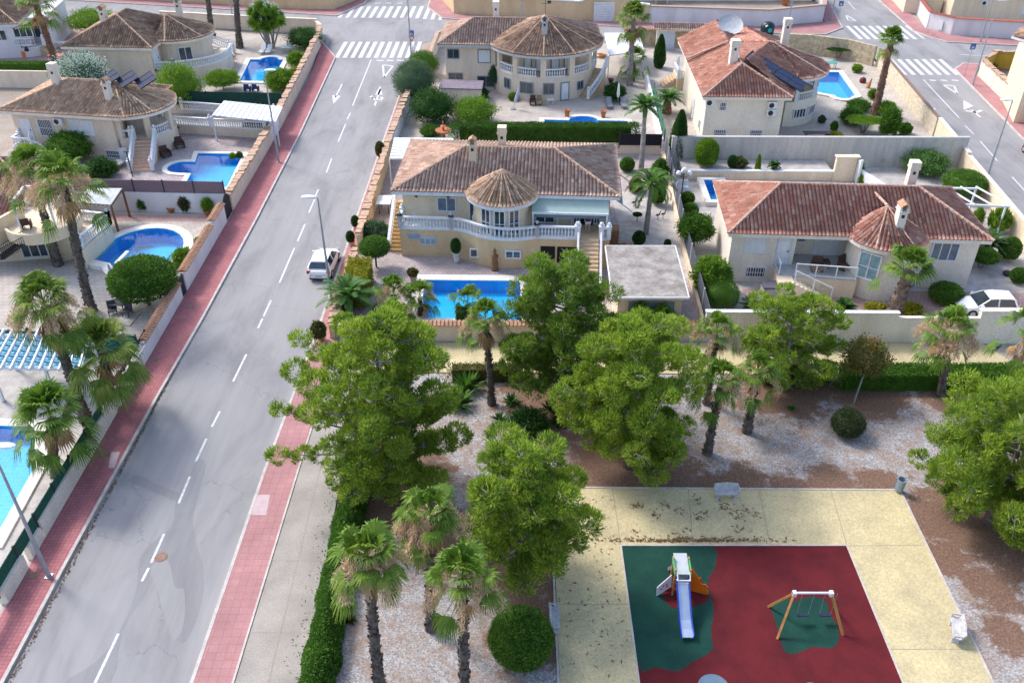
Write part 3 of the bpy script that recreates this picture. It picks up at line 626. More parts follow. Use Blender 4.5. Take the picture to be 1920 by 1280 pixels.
def window(parent, x, y, z, wd, h, d=(1, 0), fr=WF, kind='glass', fm=None, bars=1, name='window', glass=None):
    """x,y,z: lower left corner on the wall plane; wall faces (d.y,-d.x)"""
    fm = fm or WHITE; d = Vector(d).normalized(); n = Vector((d.y, -d.x)); t = .09
    def bx(b, a0, a1, z0, z1, n0, n1, m=0):
        q = [(x + d.x * a + n.x * k, y + d.y * a + n.y * k) for a, k in ((a0, n0), (a1, n0), (a1, n1), (a0, n1))]; b.prism(q, z0, z1, m)
    b = MB(fr); bx(b, 0, t, z, z + h, -.03, .07); bx(b, wd - t, wd, z, z + h, -.03, .07); bx(b, t, wd - t, z + h - t, z + h, -.03, .07); bx(b, t, wd - t, z, z + t, -.03, .09)
    if kind in ('glass', 'french'):
        for k in range(1, bars + 1): bx(b, wd * k / (bars + 1) - .035, wd * k / (bars + 1) + .035, z + t, z + h - t, -.02, .05)
        if kind == 'french': bx(b, t, wd - t, z + h * .45, z + h * .45 + .05, -.02, .05)
    if kind == 'grille':
        k = int(wd / .17)
        for i in range(1, k): bx(b, wd * i / k - .02, wd * i / k + .02, z + t, z + h - t, .05, .09)
        bx(b, t, wd - t, z + h * .5 - .02, z + h * .5 + .02, .09, .115)
    f = b.build(name, fm, parent)
    b = MB(fr)
    if kind in ('shutter', 'door'):
        if kind == 'shutter':
            k = max(3, int(h / .12))
            for i in range(k): bx(b, t, wd - t, z + t + (h - 2 * t) * i / k, z + t + (h - 2 * t) * (i + 1) / k - .02, -.03, .035)
            bx(b, t, wd - t, z + t, z + h - t, -.03, .02); b.build('shutter', WHITE, f)
        else:
            bx(b, t, wd - t, z, z + h - t, -.03, .03)
            for zz in (.12, .55): bx(b, wd * .22, wd * .78, z + h * zz, z + h * (zz + .33), .03, .05)
            b.build('panel', WHITE, f); b = MB(fr); bx(b, wd - t - .12, wd - t - .06, z + h * .48, z + h * .54, .05, .1); b.build('handle', DARK, f)
    else:
        bx(b, t, wd - t, z + t, z + h - t, -.03, .012); b.build('pane', glass or GLASS, f)
    return f
def winpx(parent, fr, yl, px0, py0, px1, py1, kind='glass', **kw):
    a = fr.hit(px0, py1, yl); c = fr.hit(px1, py0, yl); return window(parent, a[0], yl, a[1], c[0] - a[0], c[1] - a[1], (1, 0), fr, kind, **kw)
def wincurve(parent, cx, cy, r, ang, z, wd, h, fr, kind='glass', **kw):
    a = R(ang); d = (-math.sin(a), math.cos(a)); px = cx + math.cos(a) * r - d[0] * wd / 2; py = cy + math.sin(a) * r - d[1] * wd / 2
    return window(parent, px, py, z, wd, h, d, fr, kind, **kw)
BAL_P = [(.055, 0), (.055, .06), (.03, .1), (.062, .26), (.066, .36), (.028, .52), (.05, .6), (.05, .66)]
def balustrade(parent, pts, fr=WF, h=.9, sp=.24, posts=True, mt=None, name='balustrade'):
    mt = mt or WHITE; b = MB(fr); pts = [Vector(p) for p in pts]
    for a, c in zip(pts[:-1], pts[1:]):
        L = (Vector((c.x, c.y)) - Vector((a.x, a.y))).length
        b.bar(a + Vector((0, 0, .06)), c + Vector((0, 0, .06)), .18, .12); b.bar(a + Vector((0, 0, h - .06)), c + Vector((0, 0, h - .06)), .22, .13)
        k = max(1, int(L / sp))
        for i in range(k):
            p = a.lerp(c, (i + .5) / k); s = (h - .25) / .66
            b.lathe(p.x, p.y, [(r * 1.1, p.z + .12 + zz * s) for r, zz in BAL_P], 6)
    o = b.build(name, mt, parent)
    if posts:
        for p in (pts if posts == 'all' else [pts[0], pts[-1]]):
            b = MB(fr); b.box(p.x - .15, p.y - .15, p.z - .02, p.x + .15, p.y + .15, p.z + h + .06); b.box(p.x - .19, p.y - .19, p.z + h + .06, p.x + .19, p.y + .19, p.z + h + .12)
            b.lathe(p.x, p.y, [(.05, p.z + h + .12), (.12, p.z + h + .2), (.14, p.z + h + .28), (.09, p.z + h + .38), (.02, p.z + h + .42)], 8); b.build('newel_post', mt, o)
    return o
def stairs(parent, fr, x0, x1, ytop, ztop, ybot, zbot=0, mt=None, side=None, n=None, mtside=None):
    """straight flight along local y"""
    n = n or int((ztop - zbot) / .18); b = MB(fr); dy = (ybot - ytop) / n
    for i in range(n):
        z = ztop - (i + 1) * (ztop - zbot) / n + .0; y0 = ytop + dy * i; y1 = ytop + dy * (i + 1)
        b.box(x0, min(y0, y1), zbot, x1, max(y0, y1), z + .17 * .0 + (ztop - zbot) / n * .999 - .04, 0); b.box(x0 + .01, min(y0, y1) - .03, z + (ztop - zbot) / n - .04, x1 - .01, max(y0, y1) + .0, z + (ztop - zbot) / n, 1)
    return b.build('staircase', [mtside or CREAM, mt or STEP], parent)
def acunit(parent, x, y, z, fr=WF, pipe=None):
    b = MB(fr); b.box(x, y - .32, z, x + .85, y - .02, z + .62); o = b.build('air_conditioner', WHITE, parent)
    b = MB(fr); vs = []
    b.tube([(x + .32, y - .325, z + .31), (x + .32, y - .345, z + .31)], [.24, .24], 14); b.build('fan_grille', DARK, o)
    if pipe:
        b = MB(fr); b.box(x + .35, y - .09, pipe, x + .43, y - .003, z); b.build('pipe', WHITE, o)
# ------------------------------------------------------------ H1: the cream villa in the middle
fr = Frame(-8.4, 58.7, -3.4)
T = thing('villa', "cream villa with brown tiled roof, conical turret and curved white terrace above the blue pool", 'house', (-8.4, 58.7))
body = [(.15, 1.35), (15.6, 1.35), (15.6, 9.7), (.15, 9.7)]
ter = [(0, 0), (3.9, 0), (4.6, -.12), (5.3, -.5), (6.0, -.95), (6.8, -1.25), (7.7, -1.4), (8.6, -1.4), (9.5, -1.2), (10.3, -.9), (13.3, -.9), (13.3, 1.3), (14.9, 1.3), (14.9, -.9), (15.6, -.9), (15.6, 1.34), (0, 1.34)]
b = MB(fr); b.prism(body, 0, 5.0); b.build('wall', CREAM, T)
b = MB(fr); b.prism(ter, 0, 2.3); b.build('basement_wall', OCHRE, T)
b = MB(fr); b.prism([(p[0] + (.0 if p[0] > 0 else -.06), p[1] - (.06 if p[1] < 1.2 else 0)) for p in ter], 2.3, 2.42); b.build('terrace_slab', WHITE, T)
TC = (7.65, 1.1)
b = MB(fr); b.lathe(TC[0], TC[1], [(2.15, 2.42), (2.15, 4.95)], 28); b.build('turret_wall', CREAM, T)
f1, r1 = hip(-.55, .55, 16.3, 10.4, 5.05, 6.6, 4.5, 11.4)
f2, r2 = cone(TC[0], TC[1], 2.75, 5.03, 6.75, 180, 360, 9)
f2 += [[(TC[0] + 2.75, TC[1], 5.03), (TC[0] + 2.75, TC[1] + 2.2, 5.8), (TC[0], TC[1] + 3.4, 6.75), (TC[0], TC[1], 6.75)], [(TC[0] - 2.75, TC[1], 5.03), (TC[0] - 2.75, TC[1] + 2.2, 5.8), (TC[0], TC[1] + 3.4, 6.75), (TC[0], TC[1], 6.75)]][:0]
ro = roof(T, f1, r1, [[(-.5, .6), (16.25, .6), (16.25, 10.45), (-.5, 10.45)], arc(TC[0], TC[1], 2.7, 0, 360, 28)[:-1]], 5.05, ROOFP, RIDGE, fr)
f2b, r2b = cone(TC[0], TC[1], 2.75, 5.03, 6.75, 150, 390, 12)
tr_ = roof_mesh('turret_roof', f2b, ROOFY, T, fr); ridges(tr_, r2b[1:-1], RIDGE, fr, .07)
ch1 = fr.hit(887, 333, 3.9); chimney(ro, ch1[0], 4.1, 5.6, 7.9, fr, .55, .5, 0, CREAM)
ch2 = fr.hit(941, 275, 6.4); chimney(ro, ch2[0], 6.6, 6.0, 7.9, fr, .6, .6, 1, CREAM)
winpx(T, fr, 1.35, 820, 370, 855, 396, 'glass', glass=M("pale_curtain_glass", (.16, .20, .26), (.10, .13, .17), 2, .2))
for a in (-128, -100, -72): wincurve(T, TC[0], TC[1], 2.16, a + 8, 2.5, .85, 2.05, fr, 'french', fm=WHITE)
window(T, 5.1, 1.34, 2.45, .75, 2.1, (1, 0), fr, 'glass', name='balcony_door')
# veranda front: glazed doors with the dropped green awning
gx = fr.hit(1000, 420, 1.35)[0]; gx2 = fr.hit(1138, 420, 1.35)[0]
for a, c in ((1003, 1040), (1074, 1087), (1112, 1125)):
    xa = fr.hit(a, 420, 1.35)[0]; xb = fr.hit(c, 420, 1.35)[0]; window(T, xa, 1.34, 2.45, xb - xa, 2.0, (1, 0), fr, 'glass', name='glass_door')
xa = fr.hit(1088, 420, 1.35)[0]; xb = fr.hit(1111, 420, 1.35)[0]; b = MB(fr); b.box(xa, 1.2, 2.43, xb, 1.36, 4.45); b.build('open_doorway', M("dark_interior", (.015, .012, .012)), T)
b = MB(fr); x0 = fr.hit(998, 372, .6)[0]; x1 = fr.hit(1142, 372, .6)[0]
b.add([(x0, .75, 4.76), (x1, .75, 4.76), (x1, -.25, 4.12), (x0, -.25, 4.12), (x0, .75, 4.72), (x1, .75, 4.72), (x1, -.25, 4.08), (x0, -.25, 4.08)], [(0, 3, 2, 1), (4, 5, 6, 7), (0, 1, 5, 4), (1, 2, 6, 5), (2, 3, 7, 6), (3, 0, 4, 7)])
aw = b.build('awning', M("sage_awning_fabric", (.36, .46, .42), (.33, .43, .39), 2, .8), T)
b = MB(fr); b.box(x0, -.33, 3.98, x1, -.24, 4.14, 0); b.box(x0, -.31, 3.72, x1, -.28, 3.98, 1); b.build('awning_valance', [WHITE, M("blue_grey_valance", (.12, .19, .24))], aw)
for x in (x0 + .1, x1 - .1):
    b = MB(fr); b.box(x - .06, -.33, 2.43, x + .06, -.21, 3.97); b.build('veranda_post', WHITE, T)
rail = [(.06, .06, 2.42), (3.9, .06, 2.42)]
balustrade(T, [(.06, 1.3, 2.42), (.06, .06, 2.42)], fr); balustrade(T, rail, fr)
balustrade(T, [(3.9, .06, 2.42), (4.6, -.06, 2.42), (5.3, -.44, 2.42), (6.0, -.88, 2.42), (6.8, -1.18, 2.42), (7.7, -1.33, 2.42), (8.6, -1.33, 2.42), (9.5, -1.13, 2.42), (10.3, -.84, 2.42)], fr)
balustrade(T, [(10.3, -.84, 2.42), (13.2, -.84, 2.42)], fr); balustrade(T, [(15.0, -.84, 2.42), (15.52, -.84, 2.42)], fr, posts=True); balustrade(T, [(15.52, -.84, 2.42), (15.52, 1.3, 2.42)], fr, posts=False)
stairs(T, fr, 13.45, 14.8, -.9 + 2.2, 2.42, 1.2, 2.3, n=1); stairs(T, fr, 13.45, 14.8, -.9, 2.42, -4.7, 0)
b = MB(fr); b.prism([(13.31, -.88), (14.89, -.88), (14.89, 1.32), (13.31, 1.32)], 0, 2.41); b.build('landing', [STEP], T)
for x in (13.3, 14.95):
    b = MB(fr); b.bar((x, -.95, 2.75), (x, -4.7, .55), .14, .7); b.build('stair_parapet', WHITE, T); balustrade(T, [(x, -.84, 2.43), (x, -.86, 2.42)], fr)
stairs(T, fr, -.95, -.1, 4.5, 2.42, .6, 0, mt=M("yellow_step", (.62, .40, .16)), mtside=OCHRE)
balustrade(T, [(-1.05, 4.5, 2.42), (-1.05, .6, 0.05)], fr, posts=False)
winpx(T, fr, -.86, 881, 466, 909, 482, 'glass'); winpx(T, fr, -1.43, 947, 470, 977, 484, 'glass')
b = MB(fr)
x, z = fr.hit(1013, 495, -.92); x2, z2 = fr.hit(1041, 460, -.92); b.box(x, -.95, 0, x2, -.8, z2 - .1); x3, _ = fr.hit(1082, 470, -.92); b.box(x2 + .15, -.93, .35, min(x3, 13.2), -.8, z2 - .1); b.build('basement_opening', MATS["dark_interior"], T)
for (a, c, d, e) in ((766, 437, 786, 448), (788, 444, 817, 459)):
    xa, za = fr.hit(a, e, -.02); xb, zb = fr.hit(d, c, -.02); b = MB(fr); b.box(xa, -.06, za, xb, -.005, zb, 0)
    for i in range(3): xx = xa + (xb - xa) * (i + .5) / 3; zz = (za + zb) / 2; b.box(xx - .14, -.08, zz - .2, xx + .14, -.061, zz + .2, 1)
    b.build('tile_picture', [M("pale_tile", (.5, .55, .6)), M("blue_grey_tile", (.28, .36, .45))], T)
b = MB(fr)
for px_, py_ in ((783, 371), (893, 391), (931, 401), (867, 371)):
    x, z = fr.hit(px_, py_, 1.3 if px_ < 880 else -.9); 
for x in (1.2, 3.6): b = MB(fr); b.lathe(x, 1.22, [(.05, 4.3), (.11, 4.36), (.13, 4.6), (.04, 4.72)], 6); b.build('wall_lantern', M("rust_lantern", (.20, .10, .05)), T)
b = MB(fr); b.box(15.62, 1.0, 4.8, 15.7, 6.5, 4.9); b.bar((15.7, 1, 4.85), (17.2, .4, 4.0), .06); b.bar((15.7, 6.3, 4.85), (17.2, 5.7, 4.0), .06)
b.add([(15.7, 1, 4.85), (15.7, 6.3, 4.85), (16.5, 6.2, 4.4), (16.5, .8, 4.4)], [(0, 3, 2, 1), (0, 1, 2, 3)]); b.build('side_awning', MATS["sage_awning_fabric"], T)
b = MB(fr); 
for i in range(7): b.box(15.65, 1.2 + i * .0, 0, 16.4, 4.6 - i * .5, .33 * (i + 1) - .0)
b.build('side_staircase', [M("dark_timber_step", (.34, .20, .11))], T)
# garage with flat bitumen roof
G = thing('garage', "flat roofed garage with pale mottled felt roof and white rim beside the villa", 'garage', (9, 51.5))
b = MB(); b.prism([(6.9, 48.5), (11.1, 48.5), (11.2, 54.6), (6.9, 54.6)], 0, 2.75); b.build('wall', CREAM, G)
b = MB(); b.prism([(6.5, 48.1), (11.35, 48.1), (11.5, 54.9), (6.65, 54.9)], 2.75, 2.93); b.build('roof', M("mottled_roofing_felt", (.34, .315, .29), (.20, .175, .155), 1.1, .95, fine=5, bmp=.4), G)
b = MB()
for a, c in (((6.5, 48.05), (11.4, 48.05)), ((11.4, 48.05), (11.55, 54.95)), ((11.55, 54.95), (6.6, 54.95)), ((6.6, 54.95), (6.45, 48.05))): b.bar((*a, 2.86), (*c, 2.86), .07, .16)
b.build('roof_rim', WHITE, G)
b = MB(); b.box(7.6, 48.42, 0, 10.6, 48.49, 2.3); b.build('garage_door', M("blue_grey_door", (.22, .28, .32)), G)
# ------------------------------------------------------------ H2: low red roofed house at the right
fr = Frame(15.5, 55.0, -3.6)
T = thing('bungalow', "low house with red tiled roof, rounded bay and glass railed terrace", 'house', (15.5, 55.0))
WD = 17.0; ZE = 4.15
b = MB(fr); b.prism([(0, 0), (4.5, 0), (4.5, 1.6), (8.6, 1.6), (8.6, 0), (WD, 0), (WD, 7.2), (0, 7.2)], 0, ZE - .1); b.build('wall', PALE, T)
BC = (10.5, .2)
b = MB(fr); b.lathe(BC[0], BC[1], [(2.35, 0), (2.35, ZE - .15)], 30); b.build('bay_wall', PALE, T)
b = MB(fr); b.prism([(3.3, -1.5), (8.6, -1.9), (9.0, 0.5), (9, 1.59), (4.51, 1.59), (4.51, -.01), (3.3, -.01)], 0, 1.45); b.build('terrace', [CREAM], T)
b = MB(fr); b.prism([(3.25, -1.55), (8.6, -1.95), (8.6, 1.59), (4.52, 1.59), (4.52, -.02), (3.25, -.02)], 1.45, 1.52); b.build('terrace_floor', M("grey_terrace_tile", (.42, .42, .42), (.36, .36, .36), 3, .6), T)
f1, r1 = hip(-.45, -.6, WD + .55, 7.9, ZE, 6.1, 3.6, 13.3)
f2, r2 = cone(BC[0], BC[1], 2.85, ZE - .02, 5.75, 165, 375, 11, 0, .9)
f3 = [[(12.6, 4.0, 6.0), (16.2, 4.4, 5.0), (16.6, 8.4, 4.2), (13.2, 7.6, 4.9)]]
ro = roof(T, f1, r1, [[(-.4, -.55), (WD + .5, -.55), (WD + .5, 7.85), (-.4, 7.85)], arc(BC[0], BC[1], 2.8, 0, 360, 28)[:-1]], ZE, ROOFR, RIDGER, fr, PALE)
bt = roof_mesh('bay_roof', f2, ROOFR, T, fr); ridges(bt, r2[1:-1:3], RIDGER, fr, .07); ridges(bt, [((BC[0], BC[1] + .9, 5.75), (BC[0] - .4, BC[1] + 3.3, 5.8))], RIDGER, fr, .1)
c_ = fr.hit(1683, 440, -.6); chimney(ro, c_[0], -.3, 4.4, 6.7, fr, .55, .75, 0); c_ = fr.hit(1703, 350, 5.6); chimney(ro, c_[0], 5.5, 5.0, 7.3, fr, .6, .6, 1)
b = MB(fr); x, z = fr.hit(1668, 411, .9); b.tube([(x, .9, z - .6), (x, .9, z)], .03, 6); b.lathe(x, .9, [(.02, z - .02), (.28, z + .02), (.4, z + .12), (.38, z + .12), (.2, z + .04), (.02, z + .01)], 14); b.build('satellite_dish', M("black_dish", (.03, .05, .09)), ro)
winpx(T, fr, 0, 1394, 442, 1441, 473, 'shutter'); winpx(T, fr, 0, 1395, 500, 1437, 519, 'grille')
x, z = fr.hit(1472, 485, 0.0); window(T, 3.2, 0, 1.53, 1.0, 2.15, (1, 0), fr, 'door', name='front_door', fm=M("blue_white_frame", (.55, .62, .72)))
window(T, 4.9, 1.6, 2.5, .75, .75, (1, 0), fr, 'grille'); window(T, 6.2, 1.6, 1.53, 1.8, 2.1, (1, 0), fr, 'shutter', name='patio_door')
wincurve(T, BC[0], BC[1], 2.36, 236, 1.55, 1.5, 2.05, fr, 'french', glass=M("curtained_glass", (.25, .38, .42), (.16, .26, .30), 3, .2), name='bay_door')
winpx(T, fr, -.0, 1740, 455, 1803, 488, 'glass', bars=2, glass=MATS["pale_curtain_glass"]); winpx(T, fr, 0, 1703, 530, 1718, 548, 'grille')
# glass railing on the terrace and the outside stair
def grail(parent, pts, fr, h=.95, n=4):
    b = MB(fr); g = MB(fr)
    for a, c in zip(pts[:-1], pts[1:]):
        a = Vector(a); c = Vector(c); b.bar(a + Vector((0, 0, h)), c + Vector((0, 0, h)), .07)
        b.bar(a + Vector((0, 0, .1)), c + Vector((0, 0, .1)), .04); k = max(1, int((c - a).length / 1.3))
        for i in range(k + 1): p = a.lerp(c, i / k); b.bar(p, p + Vector((0, 0, h)), .06)
        g.add([tuple(a + Vector((0, 0, .15))), tuple(c + Vector((0, 0, .15))), tuple(c + Vector((0, 0, h - .08))), tuple(a + Vector((0, 0, h - .08)))], [(0, 1, 2, 3)])
    o = b.build('glass_railing', WHITE, parent); g.build('glass_panel', RGLASS, o); return o
m_, t_, n_, b_ = nodes("railing_glass"); out_ = n_["Material Output"]; n_.remove(b_)
a1_ = n_.new("ShaderNodeBsdfTransparent"); a1_.inputs[0].default_value = (.86, .92, .93, 1); a2_ = n_.new("ShaderNodeBsdfGlossy"); a2_.inputs[1].default_value = .05
mx_ = n_.new("ShaderNodeMixShader"); mx_.inputs[0].default_value = .12; ln(t_, a1_.outputs[0], mx_.inputs[1]); ln(t_, a2_.outputs[0], mx_.inputs[2]); ln(t_, mx_.outputs[0], out_.inputs[0]); RGLASS = m_
grail(T, [(4.4, -1.55, 1.52), (8.5, -1.88, 1.52)], fr); grail(T, [(3.3, -.1, 1.52), (3.3, -1.5, 1.52)], fr)
b = MB(fr)
for i in range(8): b.box(3.3 + .9 + i * .33, -2.55, 0, 3.3 + .9 + (i + 1) * .33, -1.6 - i * .04, 1.5 - (i + 1) * .165)
b.box(3.1, -2.55, 0, 4.2, -1.56, 1.5); b.build('staircase', [CREAM], T); grail(T, [(4.2, -2.5, 1.5), (6.9, -2.5, .2)], fr)
b = MB(fr); b.box(6.2, -.6 + 1.3, 3.3, 9.0, 1.55, 3.42); b.build('awning', M("striped_awning", (.62, .55, .40)), T)
# ------------------------------------------------------------ H3: red roofed house with solar panels
fr = Frame(17.7, 79.5, -1.5); ZE = 5.0
T = thing('house', "pale house with red tiled roof, two solar panels and a rounded veranda beside the pool", 'house', (18, 79.5))
b = MB(fr); b.prism([(.4, .5), (7.6, .5), (7.6, 17.5), (.8, 17.5)], 0, ZE - .1); b.build('wall', M("pale_cream_render", (.78, .71, .59), (.69, .62, .51), .5, .9, fine=14), T)
VC = (9.3, 9.8); VR = 4.5
b = MB(fr); b.prism(arc(VC[0], VC[1], VR - .5, -80, 80, 18) + [(VC[0], VC[1] + 4), (VC[0], VC[1] - 4)], 0, 2.5); b.build('veranda_base', MATS["pale_cream_render"], T)
b = MB(fr); b.prism(arc(VC[0], VC[1], VR - 1.9, -80, 80, 18) + [(VC[0], VC[1] + 2.6), (VC[0], VC[1] - 2.6)], 2.5, ZE - .2); b.build('veranda_back_wall', WOOD, T)
for a in (-75, -38, 0, 38, 70):
    b = MB(fr); x = VC[0] + (VR - .65) * math.cos(R(a)); y = VC[1] + (VR - .65) * math.sin(R(a)); b.box(x - .17, y - .17, 2.5, x + .17, y + .17, ZE - .1); b.build('column', WHITE, T)
balustrade(T, [(VC[0] + (VR - .62) * math.cos(R(a)), VC[1] + (VR - .62) * math.sin(R(a)), 2.5) for a in range(-72, 75, 12)], fr, posts=False)
ap = (3.9, 3.6, 7.0); ap2 = (7.8, 9.8, 7.3)
fc = [[(-.1, 0, ZE), (8.2, 0, ZE), ap], [(-.1, 0, ZE), ap, (3.9, 10.4, 7.0), (-.1, 10.6, ZE)], [(8.2, 0, ZE), (9.6, 5.4, ZE), (7.8, 9.8, 7.3), ap], [(-.15, 10.2, ZE + .1), (3.8, 10.2, 7.12), (3.8, 18.2, 7.12), (-.15, 18.2, ZE + .1)],
      [ap, (7.8, 9.8, 7.25), (3.9, 10.4, 7.05)], [(3.8, 10.2, 7.12), (7.8, 9.8, 7.25), (7.0, 18.2, 6.4)], [(3.8, 10.2, 7.12), (7.0, 18.2, 6.4), (3.8, 18.2, 7.12)], [(7.8, 9.8, 7.25), (11.5, 18.2, ZE), (7.0, 18.2, 6.4)]]
f2, r2 = cone(VC[0], VC[1], VR + .3, ZE, 7.3, -100, 120, 11, -1.5, 0)
rg = [((-.1, 0, ZE), ap), ((8.2, 0, ZE), ap), (ap, (3.9, 10.4, 7.0)), ((7.8, 9.8, 7.3), (9.6, 5.4, ZE)), ((-.3, 10.0, ZE + .4), (3.4, 9.9, 7.1))] + r2[::3]
ro = roof(T, fc + f2, rg, [[(-.05, .05), (8.15, .05), (9.5, 5.4), (12, 9), (11.4, 18.1), (-.05, 18.1)], arc(VC[0], VC[1], VR + .22, 0, 360, 36)[:-1]], ZE, ROOFR, RIDGER, fr, PALE)
c_ = fr.hit(1377, 103, 4.6); chimney(ro, c_[0], 4.8, 5.8, 8.9, fr, .75, .75, 1); c_ = fr.hit(1472, 72, 13.5); chimney(ro, c_[0], 13.5, 5, 8.6, fr, .7, .7, 1)
def solar(parent, p0, u, v, fr, n=1):
    b = MB(fr); u = Vector(u); v = Vector(v); p0 = Vector(p0); nn = u.cross(v).normalized(); nn = nn if nn.z > 0 else -nn
    vs = [tuple(p0 + u * i + v * j + nn * k) for k in (0, .1) for i, j in ((0, 0), (1, 0), (1, 1), (0, 1))]
    b.add(vs, [(0, 3, 2, 1), (4, 5, 6, 7), (0, 1, 5, 4), (1, 2, 6, 5), (2, 3, 7, 6), (3, 0, 4, 7)]); o = b.build('solar_panel', SOLAR, parent)
    b = MB(fr)
    for i, j, k, l in ((0, 0, 1, 0), (1, 0, 1, 1), (1, 1, 0, 1), (0, 1, 0, 0), (.5, 0, .5, 1), (0, .5, 1, .5)): b.bar(p0 + u * i + v * j + nn * .11, p0 + u * k + v * l + nn * .11, .035, .03)
    b.build('panel_frame', DARK, o)
solar(ro, (5.5, 4.1, 6.75), (1.7, -1.6, -1.0 + .1), (1.35, 1.2, 0), fr) if False else None
q0 = Vector((4.3, 4.6, 7.18)); du = Vector((2.3, -1.9, -.92)); dvv = Vector((.95, 1.45, .22))
solar(ro, q0, du, dvv, fr); solar(ro, q0 + du * 1.03, du, dvv, fr)
winpx(T, fr, .5, 1347, 191, 1364, 208, 'grille'); winpx(T, fr, .5, 1336, 242, 1364, 257, 'grille'); winpx(T, fr, .5, 1403, 243, 1431, 258, 'grille')
x, z = fr.hit(1322, 197, .5); acunit(T, x, .5, z, fr, 1.0); x, z = fr.hit(1438, 202, .5); acunit(T, x, .5, z, fr); x, z = fr.hit(1436, 216, .5); acunit(T, x, .5, z, fr, .9)
for a in (-66, -40): wincurve(T, VC[0], VC[1], VR - .5, a, .8, 1.5, 1.0, fr, 'glass', bars=3)
window(T, .45, 3.0, .9, .8, 1.0, (0, -1), fr, 'glass'); window(T, .55, 8.0, .3, .9, 2.0, (0, -1), fr, 'door', name='side_door')
D = thing('satellite_dish', "large grey satellite dish on a mast behind the red roofed house with solar panels", 'satellite dish', (23.2, 94))
b = MB(); x, z = ATY(1369, 50, 94); b.tube([(x, 94, 4), (x, 94, z)], .07, 6); b.build('mast', STEEL, D)
b = MB(); n__ = 20; dn = Vector((0, -.55, .83)); du_ = Vector((1, 0, 0)); dv_ = dn.cross(du_); vs = []; C0 = Vector((x, 94, z))
for r, h in ((0.02, 0), (.6, .06), (1.05, .2), (1.3, .34), (1.3, .30), (1.0, .12), (.02, -.06)):
    for k in range(n__): a = 2 * math.pi * k / n__; vs.append(tuple(C0 + du_ * r * math.cos(a) + dv_ * r * math.sin(a) + dn * h))
b.add(vs, [(i * n__ + k, i * n__ + (k + 1) % n__, (i + 1) * n__ + (k + 1) % n__, (i + 1) * n__ + k) for i in range(6) for k in range(n__)]); b.build('reflector', M("grey_mesh", (.45, .46, .48)), D)
# ------------------------------------------------------------ H4: house with the big round veranda, top centre
fr = Frame(-7.3, 96.2, -3.0); ZE = 5.0
T = thing('house', "beige house with big round tiled roof over a white balustraded veranda at the top centre", 'house', (-7, 96))
RC = fr.l(3.6, 98.0); RR = 7.6
b = MB(fr); b.prism([(0, .4), (5.5, .4), (5.5, 8), (0, 8)], 0, ZE - .1); b.build('wall', BEIGE, T)
b = MB(fr); b.lathe(RC[0], RC[1], [(5.7, 0), (5.7, 2.45)], 44); b.build('basement_wall', BEIGE, T)
b = MB(fr); b.lathe(RC[0], RC[1], [(5.78, 2.45), (5.78, 2.6)], 44); b.build('veranda_slab', BEIGE, T)
b = MB(fr); b.lathe(RC[0], RC[1], [(3.9, 2.6), (3.9, ZE - .1)], 30); b.build('inner_wall', BEIGE, T)
for a in (-150, -122, -90, -58, -30, 0, 180):
    b = MB(fr); x = RC[0] + 5.55 * math.cos(R(a)); y = RC[1] + 5.55 * math.sin(R(a)); b.obox((x, y), (math.sin(R(a)), -math.cos(R(a))), .6, .4, 2.6, ZE - .1)
    b.build('column', BEIGE, T)
for a0 in (-148, -119, -87, -55, -27): balustrade(T, [(RC[0] + 5.6 * math.cos(R(a0 + i * 5.4)), RC[1] + 5.6 * math.sin(R(a0 + i * 5.4)), 2.6) for i in range(5)], fr, posts=False)
for a in (-116, -96, -72, -50): wincurve(T, RC[0], RC[1], 3.92, a, 2.65, .95, 2.0, fr, 'shutter', fm=BLUEFR, name='veranda_door')
wincurve(T, RC[0], RC[1], 5.72, -133, .9, .9, 1.1, fr, 'glass', fm=BLUEFR); wincurve(T, RC[0], RC[1], 5.72, -108, .8, 1.5, 1.2, fr, 'glass', fm=BLUEFR)
wincurve(T, RC[0], RC[1], 5.72, -84, .8, 1.2, 1.2, fr, 'glass', fm=BLUEFR); wincurve(T, RC[0], RC[1], 5.72, -66, .05, 1.0, 1.95, fr, 'shutter', fm=BLUEFR, name='basement_door'); wincurve(T, RC[0], RC[1], 5.72, -46, .9, .9, .9, fr, 'glass', fm=BLUEFR)
winpx(T, fr, .4, 839, 92, 861, 110, 'glass', fm=BLUEFR); winpx(T, fr, .4, 896, 93, 920, 118, 'shutter', fm=BLUEFR); winpx(T, fr, .4, 841, 137, 868, 149, 'glass', fm=BLUEFR); winpx(T, fr, .4, 895, 143, 928, 163, 'glass', fm=BLUEFR)
AP = (RC[0] - .0, RC[1] - .6, 7.55)
f1, r1 = hip(-.7, -.4, 12, 8.2, ZE, 6.75, 2.9, 9.5); f2, r2 = cone(RC[0], RC[1], 6.45, ZE + .02, 7.55, -200, 20, 14, 0, -.3)
bx = RC[0]; by = RC[1]
f3 = [[(bx - 6.1, by + 2, ZE), (bx + 6.3, by + 2.0, ZE), (bx, by - .3, 7.55)], [(bx + 6.3, by + 2.0, ZE), (bx + 6.3, by + 5, ZE), (bx + 2.5, by + 3, 6.6), (bx, by - .3, 7.55)]][:0]
f3 = [[(bx + 6.1, by + 2.2, ZE), (bx + 5.9, by + 6.0, ZE), (bx, by - .3, 7.55)], [(bx + 5.9, by + 6.0, ZE), (bx - 5.9, by + 6.0, ZE), (bx, by - .3, 7.55)], [(bx - 5.9, by + 6, ZE), (bx - 6.1, by + 2.2, ZE), (bx, by - .3, 7.55)]]
